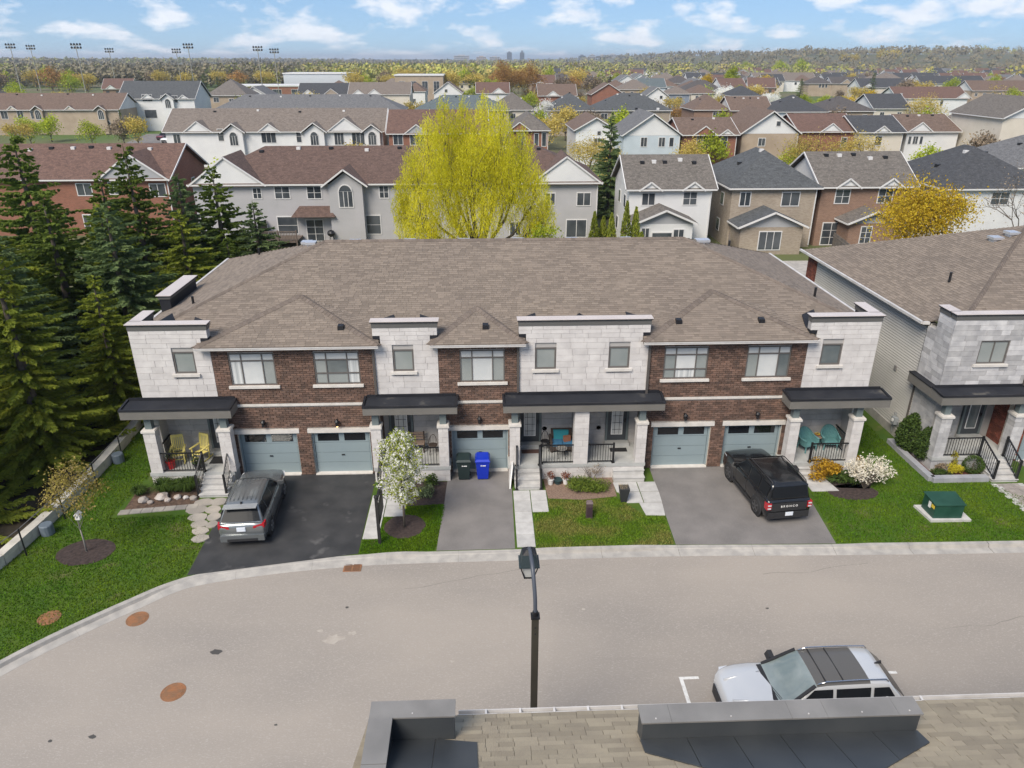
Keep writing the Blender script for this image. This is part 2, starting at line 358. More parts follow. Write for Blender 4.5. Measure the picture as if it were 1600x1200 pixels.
walkway('walkway', [[(6.45,24.95),(7.25,24.9),(7.33,25.85),(6.35,25.85)],[(5.85,25.87),(6.55,25.87),(6.55,26.7),(5.62,26.7)],[(6.57,25.87),(7.34,25.87),(7.38,26.7),(6.57,26.7)],[(5.55,26.72),(6.55,26.72),(6.55,27.5),(5.5,27.5)],[(6.57,26.72),(7.38,26.72),(7.38,27.5),(6.57,27.5)]])
walkway('walkway', strip(14.0,14.62,26.45,27.6,2) + strip(14.64,15.3,26.45,27.6,2,-0.1,-0.3))
# flagstone path to the corner house and the stone edging of its bed
fl = thing('flagstone_path', None, None, (-11.4, 25.5, 0)); fl['kind'] = 'structure'
M_flag = mat('flagstone', (0.40, 0.36, 0.31), 0.9, (0.28, 0.26, 0.235), 1.6, 5, objrand=0.16, bump=0.3, bscale=12, coords='World')
for cx, cy, rx, ry in [(-11.95,26.6,.45,.3),(-11.35,26.62,.38,.3),(-12.1,26.05,.45,.32),(-11.42,26.05,.36,.3),(-11.85,25.5,.42,.3),(-11.2,25.48,.3,.32),(-11.6,25.0,.38,.28),(-11.1,24.95,.25,.25),(-11.4,24.5,.36,.26),(-11.25,24.02,.34,.26)]:
    n = 9; slab([(cx + rx*cos(2*pi*i/n)*R(.85,1.08), cy + ry*sin(2*pi*i/n)*R(.85,1.08)) for i in range(n)], 0.030 + 0.002*len(fl.children), fl, 'flagstone', M_flag)
for i in range(7):
    x = -15.2 + i*0.44; y = 25.78 + i*0.055; slab([(x,y),(x+.42,y+.05),(x+.41,y+.38),(x-.01,y+.33)], 0.04, fl, 'flagstone', M_flag)
# beds
def bed(pts, m=None): return sheet('planting_bed', pts, m or M_mulch, 0.012)
M_soil = mat('bark_bed', (0.075, 0.048, 0.034), 1.0, (0.15, 0.095, 0.065), 6, 5, bump=0.9, bscale=30, coords='World')
M_pebble = mat('bark_chips', (0.26, 0.18, 0.13), 1.0, (0.16, 0.105, 0.08), 14, 5, bump=0.9, bscale=40, coords='World')
bed([(-15.1,26.15),(-12.3,26.5),(-12.3,27.95),(-15.2,27.9)], M_soil)
bed([(-3.5,26.0),(-1.85,26.1),(-1.8,27.9),(-4.3,27.9),(-4.2,26.9),(-3.45,26.9)])
bed([(2.55,26.35),(4.0,26.2),(5.5,26.4),(5.55,28.1),(2.45,28.1)], M_pebble)
bed([(14.2,27.6),(15.3,26.7),(16.6,26.6),(17.2,27.4),(16.9,28.4),(15.0,28.4)])
bed([(19.9,27.4),(22.2,27.4),(22.2,28.0),(20.4,28.2),(20.2,30.4),(19.7,30.4)], mat('red_mulch', (0.13, 0.04, 0.025), 1.0, (0.08, 0.03, 0.02), 9, 5, bump=0.9, bscale=40, coords='World'))
def ellipse(cx, cy, rx, ry, n=28, j=.04): return [(cx + rx*cos(2*pi*i/n)*R(1-j,1+j), cy + ry*sin(2*pi*i/n)*R(1-j,1+j)) for i in range(n)]
bed(ellipse(-3.36,24.55,.82,.82)); bed(ellipse(-15.28,23.35,1.05,.82)); bed(ellipse(15.75,26.35,1.1,.62))
M_rust = mat('rusty_iron', (0.30, 0.13, 0.055), 0.8, (0.20, 0.11, 0.06), 5, 5, bump=0.3, bscale=30, coords='World')
def manhole(x, y, r, z, label):
    t = thing('manhole_cover', label, 'manhole', (x, y, z)); mb = MB(); mb.lathe([(r,-.05),(r,.004),(r*.9,.006),(r*.88,.0),(r*.86,.0),(r*.85,.008),(.02,.008)], (x,y,z), 28); mb.build('rim', M_rust, t)
    for i in range(-3, 4):
        h = r*.74; k = sqrt(max(h*h - (i*r*.2)**2, 0)); q = MB(); q.box(x-k, x+k, y+i*r*.2-.03, y+i*r*.2+.03, z+.0075, z+.016); q.build('rib', M_rust, t)
manhole(-11.85,19.7,.36,GZ+.004,'rusty round manhole cover in the road beside the curving kerb')
manhole(-9.45,16.5,.36,GZ+.004,'rusty round manhole cover out in the open roadway')
manhole(-14.75,19.75,.36,.012,'rust brown round cover set in the grass near the kerb')
g = thing('catch_basin_grate', 'rusty square drain grate set into the gutter', 'drain', (-5.05,22.18,GZ)); mb = MB(); mb.box(-5.38,-4.72,21.92,22.44,GZ-.03,GZ+.018); mb.build('frame', M_rust, g)
M_rust2 = mat('dark_rust', (0.10, 0.05, 0.03), 0.9)
for i in range(2):
    for j in range(7):
        q = MB(); q.box(-5.33+i*.30,-5.33+i*.30+.25,21.96+j*.066,21.96+j*.066+.03,GZ+.0185,GZ+.024); q.build('slot', M_rust2, g)
# parking bay paint
pm = MB()
for x0,x1,y0,y1 in [(5.72,6.32,16.40,16.50),(5.72,5.83,15.1,16.395),(11.9,12.45,16.38,16.48)]: pm.box(x0,x1,y0,y1,GZ+.001,GZ+.005)
structure('parking_bay_marking', pm, mat('road_paint', (0.72,0.71,0.68), .8, (0.55,.53,.5), 9, 5, coords='World', lo=.5, hi=.7))
M_oil = mat('oil_stain', (0.07, 0.065, 0.06), 0.6)
st = MB()
for x,y,r in [(-8.7,18.1,.17),(-11.1,15.0,.1),(-12.2,14.9,.07),(-4.9,20.0,.06),(-6.1,15.2,.05),(9.5,19.4,.06)]:
    st.poly([(px,py,GZ+.004) for px,py in ellipse(x,y,r,r*.7,12,.3)])
structure('oil_stain', st, M_oil)

sp_ = MB()
for x,y,r in [(-5.1,18.5,.3),(-4.5,18.75,.14),(-5.6,18.9,.1),(3.2,19.6,.08),(-1.2,17.4,.07)]: sp_.poly([(px,py,GZ+.003) for px,py in ellipse(x,y,r,r*.6,14,.4)])
structure('pale_splash', sp_, mat('pale_splash',(.41,.37,.32),.9,(.34,.30,.26),5,4,coords='World'))
M_crack = mat('road_crack', (.15,.137,.122), .95)
ck = MB(); gck = random.Random(4)
for x,y,a,n in [(-3,20.9,.05,18),(10,21.2,.02,14),(15,18.2,.1,16)]:
    for i in range(n):
        a += gck.gauss(0,.16); a *= .96; x2, y2 = x+cos(a)*.3, y+sin(a)*.3; w_ = gck.uniform(.003,.008); ck.poly([(x-sin(a)*w_,y+cos(a)*w_,GZ+.0025),(x+sin(a)*w_,y-cos(a)*w_,GZ+.0025),(x2+sin(a)*w_,y2-cos(a)*w_,GZ+.0025),(x2-sin(a)*w_,y2+cos(a)*w_,GZ+.0025)]); x, y = x2, y2
structure('road_crack', ck, M_crack)
# ================================================================ piece layouts for walls
def sub_intervals(iv, cut):
    out = []
    for a, b in iv:
        if cut[1] <= a or cut[0] >= b: out.append((a, b)); continue
        if cut[0] > a: out.append((a, cut[0]))
        if cut[1] < b: out.append((cut[1], b))
    return out
def courses(u0, u1, z0, z1, h, wmin, wmax, joint, ops=(), bond=None):
    n = max(1, round((z1 - z0) / h)); h = (z1 - z0) / n; res = []
    for k in range(n):
        a, b = z0 + k*h, z0 + (k+1)*h; iv = [(u0, u1)]
        for (p, q, r, s) in ops:
            if r < b - 0.02 and s > a + 0.02: iv = sub_intervals(iv, (p, q))
        for (p, q) in iv:
            if q - p < 0.03: continue
            u = p; first = True
            while u < q - 1e-6:
                w = bond if bond else R(wmin, wmax)
                if bond and first: w = bond * (1 - ((k % 2) * .5 + (p - u0) / bond) % 1.0); w = w if w > .04 else bond
                first = False
                e = min(u + w, q)
                if q - e < (0.3*wmin if not bond else 0.03): e = q
                res.append((u + joint/2, e - joint/2, a + joint/2, b - joint/2)); u = e
    return res
def wallgrid(mb, u0, u1, z0, z1, d0, d1, ops, axis='x'):
    us = sorted({u0, u1, *[o[0] for o in ops if u0 < o[0] < u1], *[o[1] for o in ops if u0 < o[1] < u1]}); zs = sorted({z0, z1, *[o[2] for o in ops if z0 < o[2] < z1], *[o[3] for o in ops if z0 < o[3] < z1]})
    for i in range(len(us)-1):
        for j in range(len(zs)-1):
            cu, cz = (us[i]+us[i+1])/2, (zs[j]+zs[j+1])/2
            if any(o[0] < cu < o[1] and o[2] < cz < o[3] for o in ops): continue
            if axis == 'x': mb.box(us[i],us[i+1],d0,d1,zs[j],zs[j+1])
            else: mb.box(d0,d1,us[i],us[i+1],zs[j],zs[j+1])
# ================================================================ shingled roof planes
def shingles(mb, poly, expo=0.145, wmin=0.17, wmax=0.42, lift=0.012, up=None, tabs=None):
    P = [Vector(p) for p in poly]; n = (P[1]-P[0]).cross(P[2]-P[0])
    for k in range(2, len(P)-1):
        if n.length < 1e-6: n = (P[k]-P[0]).cross(P[k+1]-P[0])
    n.normalize()
    if n.z < 0: n = -n
    s = Vector((0,0,1)) - n * n.z; s.normalize(); h = s.cross(n)
    Q = [(p.dot(h), p.dot(s)) for p in P]; c = P[0].dot(n); s0 = min(q[1] for q in Q); s1 = max(q[1] for q in Q)
    k = 0
    while s0 + k*expo < s1 - 0.02:
        a = s0 + k*expo; m = a + expo*.45; xs = []
        for i in range(len(Q)):
            (x1, y1), (x2, y2) = Q[i], Q[(i+1) % len(Q)]
            if (y1 - m) * (y2 - m) < 0: xs.append(x1 + (x2-x1)*(m-y1)/(y2-y1))
        if len(xs) >= 2:
            x, xe = min(xs), max(xs)
            while x < xe - 1e-4:
                w = R(wmin, wmax); e = x + w
                if xe - e < wmin*.6: e = xe
                t = R(0, 1); t = t if R(0,1) > .12 else R(.9, 1.25); b = min(a + expo*1.25, s1 + .01); l2 = lift * (1 + .5*(t-.5))
                g = lambda xx, ss, nn: h*xx + s*ss + n*(c + nn)
                A, B, C, D = g(x+.004,a,l2+.006), g(e-.004,a,l2+.006), g(e-.004,b,.005), g(x+.004,b,.005)
                if tabs is not None: tabs.append((A, B, C, D, g(x+.004,a,.0), g(e-.004,a,.0)))
                else: mb.poly([A,B,C,D], t); mb.poly([g(x+.004,a,0.),g(e-.004,a,0.),B,A], t*.5)
                x = e
        k += 1
def caps(mb, a, b, nl, nr, w=0.17, step=0.2, lift=0.055):
    a, b = Vector(a), Vector(b); d = (b-a); L = d.length; d.normalize(); nl = Vector(nl).normalized(); nr = Vector(nr).normalized()
    k = 0
    while k*step < L:
        p = a + d*k*step; q = a + d*min((k+1.3)*step, L); t = R(.3, 1); u = Vector((0,0,lift+.01)); v = Vector((0,0,lift-.006))
        mb.poly([p+u, q+v, q+nl*w+v*.3, p+nl*w+u*.5], t); mb.poly([p+u, p+nr*w+u*.5, q+nr*w+v*.3, q+v], t)
        mb.poly([p+nl*w+u*.5, p+u, p+nr*w+u*.5, p-Vector((0,0,.01))], t*.4)
        k += 1

# ================================================================ building components
def window(parent, x0, x1, z0, z1, y, lights, m_frame=None, sill=True, fw=0.05, name='window', depth=0.07, msill=None):
    """lights: list of (fx0,fx1,fz0,fz1,material) in fractions of the opening; looks towards -y"""
    mf = m_frame or M_frame; w, h = x1-x0, z1-z0
    mb = MB(); mb.box(x0,x0+fw,y,y+depth,z0,z1); mb.box(x1-fw,x1,y,y+depth,z0,z1); mb.box(x0+fw,x1-fw,y,y+depth,z1-fw,z1); mb.box(x0+fw,x1-fw,y,y+depth,z0,z0+fw)
    xs = sorted({round(l[0],4) for l in lights} | {round(l[1],4) for l in lights}); 
    win = mb.build(name, mf, parent)
    for k,(a,b,c,d,m) in enumerate(lights):
        g = .022
        pa, pb, pc, pd = x0+w*a+(g if a>0 else fw*.9), x0+w*b-(g if b<1 else fw*.9), z0+h*c+(g if c>0 else fw*.9), z0+h*d-(g if d<1 else fw*.9)
        q = MB(); q.box(pa-g*.2,pb+g*.2,y+depth*.55,y+depth*.8,pc-g*.2,pd+g*.2); q.build('pane', m, win)
    bars = MB(); has = False
    for x in xs:
        if 0 < x < 1:
            zr = [(c,d) for a,b,c,d,m in lights if abs(a-x)<1e-3 or abs(b-x)<1e-3]; bars.box(x0+w*x-.022,x0+w*x+.022,y+.004,y+depth*.9,z0+h*min(r[0] for r in zr)+.02,z0+h*max(r[1] for r in zr)-.02); has = True
    for z in sorted({round(l[2],4) for l in lights}):
        if 0 < z < 1: bars.box(x0+fw,x1-fw,y+.006,y+depth*.9,z0+h*z-.028,z0+h*z+.028); has = True
    if has: bars.build('mullion', mf, win)
    if sill:
        s = MB(); s.box(x0-.12,x1+.12,y-.13,y+depth-.005,z0-.12,z0-.004); s.build('sill', msill or M_trimstone, win)
    return win
def triple(gs=None):
    a, b = gs or (M_glassm, M_glassb)
    return [(0,.27,.76,1,M_glassb),(.27,.73,.76,1,M_glassb),(.73,1,.76,1,M_glassb),(0,.27,0,.76,a),(.27,.73,0,.76,b),(.73,1,0,.76,a)]
def garage_door(parent, x0, x1, z0, z1, y):
    dr = MB(); dr.box(x0,x1,y+.03,y+.07,z0,z1); d = dr.build('garage_door', M_garage, parent); n = 4; h = (z1-z0)/n
    for i in range(n):
        q = MB(); q.box(x0+.02,x1-.02,y,y+.03,z0+i*h+.008,z0+(i+1)*h-.008); q.build('panel', M_garage, d)
    for a, b in ((.07,.45),(.55,.93)):
        q = MB(); q.box(x0+(x1-x0)*a,x0+(x1-x0)*b,y-.012,y-.002,z1-h*.82,z1-h*.12); q.build('door_glass', M_blackglass, d)
    q = MB(); q.box((x0+x1)/2-.07,(x0+x1)/2+.07,y-.03,y-.002,z0+h*1.7,z0+h*1.8); q.build('handle', M_black, d)
    j = MB(); j.box(x0-.07,x0-.002,y-.05,y+.05,z0,z1+.06); j.box(x1+.002,x1+.07,y-.05,y+.05,z0,z1+.06); j.box(x0-.002,x1+.002,y-.05,y+.05,z1+.002,z1+.06); j.build('jamb', M_garage, d)
    s = MB(); s.box(x0-.05,x1+.05,28.66,y+.03,-.04,.05); s.build('threshold', M_trimstone, d)
    return d
def wall_lamp(parent, x, z, y, lit=False):
    b = MB(); b.box(x-.05,x+.05,y-.02,y,z-.02,z+.2); l = b.build('wall_lamp', M_black, parent)
    s = MB(); s.bar((x,y-.02,z+.16),(x,y-.12,z+.2),.025); s.lathe([(.11,-.02),(.10,0),(.05,.05),(.02,.08)],(x,y-.13,z+.16),10); s.lathe([(.055,-.24),(.06,-.22),(.06,-.02)],(x,y-.13,z+.16),8); s.build('lantern', M_black, l)
    if lit:
        q = MB(); q.lathe([(.03,-.28),(.05,-.25),(.03,-.235)],(x,y-.13,z+.16),8); q.build('bulb', mat('lit_bulb',(1,.7,.35),.5,emit=((1,.6,.25),3)), l)
    return l
def railing(parent, a, b, h=0.92, post_a=False, post_b=False, gap=.115, name='porch_railing', low=.09):
    a, b = Vector(a), Vector(b); up = Vector((0,0,1)); t = MB(); t.bar(a+up*h, b+up*h, .055, .045); r = t.build(name, M_black, parent); t = MB(); t.bar(a+up*low, b+up*low, .035, .035); t.build('bottom_rail', M_black, r)
    L = Vector((b.x-a.x,b.y-a.y,0)).length; n = max(2,int(L/gap)); me = None
    for i in range(1, n):
        p = a.lerp(b, i/n); q = MB(); q.box(p.x-.009,p.x+.009,p.y-.009,p.y+.009,p.z+low,p.z+h-.02,skip='bt'); q.build('baluster', M_black, r)
    for flag, p in ((post_a, a), (post_b, b)):
        if flag:
            q = MB(); q.box(p.x-.04,p.x+.04,p.y-.04,p.y+.04,p.z,p.z+h+.07); q.box(p.x-.07,p.x+.07,p.y-.07,p.y+.07,p.z,p.z+.03); q.build('post', M_black, r)
    return r
def pier(parent, x0, x1, y0, y1, z0, z1, post_top, m=None, name='pier', h=.2):
    c = MB(); c.box(x0+.02,x1-.02,y0+.02,y1-.02,z0,z1); p = c.build(name, M_stonejoint, parent); n = round((z1-z0)/h); hh = (z1-z0)/n
    for i in range(n):
        a, b = z0+i*hh+.004, z0+(i+1)*hh-.004; k = R(.35,.65) if i % 2 else 0
        xs = [(x0, x1)] if not k else [(x0, x0+(x1-x0)*k-.004),(x0+(x1-x0)*k+.004, x1)]
        for u, v in xs:
            q = MB(); q.box(u,v,y0+R(-.004,.004),y1,a,b); q.build('stone_block', m or M_stone, p)
    if post_top:
        q = MB(); q.box(x0-.05,x1+.05,y0-.05,y1+.05,z1,z1+.1); q.box(x0-.02,x1+.02,y0-.02,y1+.02,z1+.1,z1+.13); q.build('cap', M_trimstone, p)
        q = MB(); cx, cy = (x0+x1)/2, (y0+y1)/2; q.box(cx-.14,cx+.14,cy-.14,cy+.14,z1+.13,post_top); q.build('post', M_post, p)
    return p
def canopy(parent, x0, x1, y0, y1, z0, z1, left=False, right=False, name='porch_canopy'):
    """flat roof with a raised dark lip and taupe fascia; y0 is the street edge"""
    b = MB(); b.hexa([(x0,y0,z0),(x1,y0,z0),(x1,y1,z0),(x0,y1,z0),(x0,y0,z1-.06),(x1,y0,z1-.06),(x1,y1,z1+.02),(x0,y1,z1+.02)]); c = b.build(name, M_fascia, parent)
    q = MB(); q.hexa([(x0+.06,y0+.06,z1-.1),(x1-.06,y0+.06,z1-.1),(x1-.06,y1,z1-.02),(x0+.06,y1,z1-.02),(x0+.06,y0+.06,z1-.045),(x1-.06,y0+.06,z1-.045),(x1-.06,y1,z1+.035),(x0+.06,y1,z1+.035)]); q.build('membrane', M_membrane, c)
    l = MB(); l.bar((x0-.01,y0+.02,z1-.025),(x1+.01,y0+.02,z1-.025),.09,.085); l.bar((x0+.02,y0+.065,z1-.02),(x0+.02,y1,z1+.055),.09,.085); l.bar((x1-.02,y0+.065,z1-.02),(x1-.02,y1,z1+.055),.09,.085)
    l.build('metal_edge', M_darkmetal, c)
    f = MB(); f.box(x0+.08,x1-.08,y1-.05,y1-.003,z1+.03,z1+.16); f.build('flashing', M_darkmetal, c)
    return c
def door(parent, x0, x1, z0, z1, y, grid=True):
    b = MB(); b.box(x0,x1,y,y+.06,z0,z1); d = b.build('front_door', M_door, parent)
    fr = MB(); fr.box(x0-.09,x0,y-.04,y+.08,z0,z1+.08); fr.box(x1,x1+.09,y-.04,y+.08,z0,z1+.08); fr.box(x0,x1,y-.04,y+.08,z1,z1+.08); fr.build('door_frame', M_post, d)
    gx0, gx1, gz0, gz1 = x0+.17, x1-.17, z0+.3, z1-.12
    q = MB(); q.box(gx0,gx1,y-.02,y-.002,gz0,gz1); q.build('trim', M_white, d)
    q = MB(); q.box(gx0+.04,gx1-.04,y-.03,y-.021,gz0+.04,gz1-.04); q.build('door_glass', M_glassb if grid else M_glass, d)
    if grid:
        k = MB()
        for i in (.3,.7): k.box(gx0+(gx1-gx0)*i-.008,gx0+(gx1-gx0)*i+.008,y-.04,y-.031,gz0+.04,gz1-.04)
        for i in (.17,.38,.6,.82): k.box(gx0+.04,gx1-.04,y-.046,y-.0405,gz0+(gz1-gz0)*i-.008,gz0+(gz1-gz0)*i+.008)
        k.build('grille', M_black, d)
    k = MB(); k.box(x1-.11,x1-.06,y-.06,y-.001,z0+.95,z0+1.12); k.build('handle', M_black, d)
    s = MB(); s.box(x0-.12,x1+.12,y-.35,y+.05,z0-.16,z0-.002); s.build('step', M_porch, d)
    return d
def steps(parent, x0, x1, ytop, ybot, ztop, n):
    s = MB(); s.box(x0,x1,ybot+(ytop-ybot)/n*(n-1)+.01,ytop,0,ztop*(n-1)/n if n>1 else ztop); st = None
    for i in range(n):
        y = ybot + (ytop-ybot)*i/n; z = ztop*(i+1)/(n+1)
        q = MB(); q.box(x0,x1,y,ytop,z-ztop/(n+1)+.001,z-.03); q.box(x0-.02,x1+.02,y-.03,ytop+.0,z-.03,z)
        if st is None: st = q.build('entrance_steps', M_walk, parent)
        else: q.build('step', M_walk, st)
    return st
def parapet_head(parent, x0, x1, y0, y1, zb, zt, cap=True, neck=True, m=M_stone):
    """stone head of a false-front bay: grey band and pale metal cap over it"""
    q = MB(); q.box(x0,x1,y0-.015,y1,zb,zt); b = q.build('parapet_band', M_band, parent)
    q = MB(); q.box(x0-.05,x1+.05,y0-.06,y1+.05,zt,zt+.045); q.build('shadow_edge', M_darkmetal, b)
    q = MB(); q.box(x0-.06,x1+.06,y0-.07,y1+.06,zt+.045,zt+.07); q.build('cap', M_capmetal, b)
    return b
# ================================================================ the row of townhouses
row = thing('townhouse_row', 'long townhouse row of brown brick and white stone bays under one taupe hip roof', 'townhouse', (1.1, 28.7, 0))
YF = 28.70
STONE = [(-14.60,-11.44),(-4.70,-2.02),(1.39,6.93),(13.77,16.78)]
BAYS = [(-11.44,-4.70),(-2.02,1.39),(6.93,13.77)]
GAR = [(-10.85,-8.42),(-7.66,-5.24),(-1.50,0.86),(7.5,9.95),(10.72,13.17)]
WIN3 = [(-10.76,-8.87),(-7.24,-5.34),(-1.11,0.79),(7.62,9.52),(11.2,13.1)]
# --- brick bays
M_curtain = mat('sheer_curtain', (.62,.63,.62), .25, (.36,.38,.385), 9, 2, spec=.5, stretch=(1,1,.02), coords='World')
def tri(l, c, r, low=None, f=.3):
    o = [(0,.27,.76,1,M_glassb),(.27,.73,.76,1,M_glassb),(.73,1,.76,1,M_glassb),(0,.27,0,.76,l),(.73,1,0,.76,r)]
    return o + ([(.27,.73,0,.76,c)] if low is None else [(.27,.73,f,.76,c),(.27,.73,0,f,low)])
WV = [tri(M_curtain,M_glassb,M_glassm), tri(M_glassm,M_glass,M_curtain,M_glassm,.34), tri(M_glassm,M_glassb,M_glassm), tri(M_glassm,M_glassb,M_glassm,M_curtain,.3), tri(M_glassm,M_glassb,M_glass)]
cand = []
for bi, (x0, x1) in enumerate(BAYS):
    gs = [g for g in GAR if x0 < g[0] < x1]; ws = [w for w in WIN3 if x0 < w[0] < x1]
    ops = [(a-.07,b+.07,-.1,2.12) for a,b in gs] + [(a,b,4.45,5.9) for a,b in ws]
    mb = MB(); wallgrid(mb, x0, x1, 0, 6.2, YF+.06, YF+.3, ops); bw = mb.build('brick_wall', M_mortar, row)
    pops = ops + [(a-.2,b+.2,2.12,2.33) for a,b in gs] + [(x0,x1,3.45,3.57)]
    for r in courses(x0+.002, x1-.002, 0.02, 6.14, .098, .25, .26, .019, pops, bond=.275): cand.append((bw, r))
    for a, b in gs:
        q = MB(); q.box(a-.2,b+.2,YF-.02,YF+.3,2.125,2.32); q.build('lintel', M_trimstone, row)
        garage_door(row, a, b, .03, 2.04, YF+.2)
    for k,(a, b) in enumerate(ws):
        window(row, a, b, 4.45, 5.9, YF+.03, WV[WIN3.index((a,b))])
    q = MB(); q.box(x0+.01,x1-.01,YF-.035,YF+.06,3.46,3.56); q.build('string_course', M_trimstone, row)
cand.sort(key=lambda c: abs(c[1][0]+8.0)*.5 + abs(c[1][2]-4.2)*1.5)
for i,(bw, (a,b,c,d)) in enumerate(cand[:300]):
    mb = MB(); e = R(-.004,.004); mb.box(a,b,YF+e,YF+.07,c,d,skip='k'); mb.build('brick', M_brick, bw, fix=False)
mb = MB()
for bw, (a,b,c,d) in cand[300:]: e = R(-.004,.004); mb.box(a,b,YF+e,YF+.07,c,d,R(0,1),skip='k')
tag(mb.build('brick_field', M_brickS, row, fix=False), kind='stuff')
for x, z, lit in ((-9.69,2.6,0),(-6.52,2.58,1),(-0.33,2.6,0),(8.77,2.58,0),(12.0,2.6,0)): wall_lamp(row, x, z, YF, lit)
for x, z1 in ((-4.72,6.1),(1.36,6.1),(6.95,6.1)):
    q = MB(); q.box(x-.05,x+.05,YF-.1,YF-.012,.1 if x>6 else 3.95,6.15); q.build('downpipe', M_pipe, row)
# --- stone bays: upper wall, neck and wide parapet head, recessed porch below
SW = [[(-13.02,-12.12,5.03,6.0)],[(-3.92,-3.04,4.99,5.97)],[(2.08,2.98,4.99,5.97),(5.22,6.12,4.99,5.97)],[(14.4,15.3,4.99,5.96)]]
nst = 0
for si, (x0, x1) in enumerate(STONE):
    nl, nr = (0 if si == 0 else .3), (0 if si == 3 else .3)
    ops = [(a,b,c,d) for a,b,c,d in SW[si]]
    mb = MB(); wallgrid(mb, x0, x1, 3.62, 6.2, YF+.06, YF+.34, ops); mb.box(x0+nl, x1-nr, YF+.06, YF+.34, 6.2, 6.6); mb.box(x0, x1, YF+.06, YF+.34, 6.6, 6.95)
    sw = mb.build('stone_wall', M_stonejoint, row)
    rects = courses(x0,x1,3.66,6.19,.281,.38,.82,.009,[(a-.0,b+.0,c,d) for a,b,c,d in ops]) + courses(x0+nl,x1-nr,6.19,6.6,.205,.4,.8,.009) + courses(x0,x1,6.6,6.95,.175,.4,.85,.009)
    for a,b,c,d in rects:
        q = MB(); e = R(-.006,.006); q.box(a,b,YF+e,YF+.08,c,d,skip='k'); q.build('stone_block', M_stone, sw, fix=False)
    for a,b,c,d in ops: window(row, a, b, c, d, YF+.04, [(0,1,0,1,M_glassm if si != 3 else M_glass)], fw=.07, msill=M_trimstone)
    if nl:
        q = MB(); q.box(x0,x0+nl-.002,YF+.02,YF+.34,6.45,6.598); q.build('soffit', M_darkmetal, row)
    if nr:
        q = MB(); q.box(x1-nr+.002,x1,YF+.02,YF+.34,6.45,6.598); q.build('soffit', M_darkmetal, row)
    parapet_head(row, x0-.02, x1+.02, YF, YF+.36, 6.95, 7.17)
    # porch recess
    q = MB(); q.box(x0+.01,x1-.01,29.9,30.1,0,3.62); q.build('porch_wall', M_stonejoint, row)
    q = MB(); q.box(x0+.01,x1-.01,YF+.06,29.9,3.52,3.618); q.build('porch_ceiling', M_fascia, row)
M_stoneP = mat('porch_stone', (0.52, 0.50, 0.48), .92, (.43,.415,.40), 2.5, 6, bump=.3, bscale=18, objrand=.07, coords='World')
# recessed porch walls, laid in blocks
PW = [((-14.59,-11.45),(-12.45,-11.55,.86,2.9)),((-4.69,-2.03),(-4.35,-3.45,.9,2.95)),((1.40,3.9),(1.52,2.4,.9,2.95)),((4.5,6.92),(5.55,6.42,.9,2.95)),((13.78,16.77),None)]
VW = [(-13.45,-12.85,2.35,2.62),(-2.95,-2.4,2.4,2.66),(2.95,3.5,2.42,2.68),(4.85,5.4,2.42,2.68),(14.9,15.5,2.45,2.7)]
for (rng, dr), v in zip(PW, VW):
    ops = [v] + ([(dr[0]-.1,dr[1]+.1,0,dr[3]+.1)] if dr else [])
    holder = MB(); holder.box(rng[0],rng[1],29.86,29.895,.56,3.5); hw = holder.build('porch_stonework', M_stonejoint, row)
    mb = MB()
    for a,b,c,d in courses(rng[0],rng[1],.6,3.5,.29,.4,.8,.01,ops):
        mb.box(a,b,29.83,29.87,c,d,R(0,1),skip='k')
    tag(mb.build('stone_field', M_stoneP, hw, fix=False), kind='stuff')
    window(row, *v, 29.82, [(0,1,0,1,M_glass)], fw=.04, sill=False, depth=.05)
    if dr: door(row, dr[0], dr[1], dr[2], dr[3], 29.80, grid=True)
for x0, x1 in ((-11.44,-11.2),(-4.94,-4.7),(-2.02,-1.8),(1.15,1.39),(6.93,7.17),(13.53,13.77)):
    left = x0 in (-11.44,-2.02,6.93); q = MB(); q.box(x0,x1,YF+.3,29.9,0,3.62); q.build('brick_return', M_mortar, row)
    mb = MB(); xf = x0 if left else x1
    for a,b,c,d in courses(YF+.31,29.88,.05,3.5,.098,.25,.26,.017,(),bond=.267):
        mb.box(xf-.02 if left else xf-.03, xf+.03 if left else xf+.02, a, b, c, d, R(0,1))
    tag(mb.build('brick_field', M_brickS, row, fix=False), kind='stuff')
# --- porches
def slab_porch(x0, x1, z, y0=27.92):
    q = MB(); q.box(x0,x1,y0,29.8,z-.16,z); p = q.build('porch_floor', M_porch, row)
    q = MB(); q.box(x0+.05,x1-.05,y0+.06,29.7,-.02,z-.162); f = q.build('foundation', M_stonejoint, row)
    mb = MB()
    for a,b,c,d in courses(x0+.03,x1-.03,0,z-.17,.27,.5,.9,.01):
        mb = MB(); mb.box(a,b,y0+.03,y0+.08,c,d); mb.build('stone_block', M_stone, f)
    return p
slab_porch(-14.62,-11.0,.70); slab_porch(-4.98,-1.62,.75); slab_porch(.9,6.98,.75); slab_porch(13.2,16.6,.58)
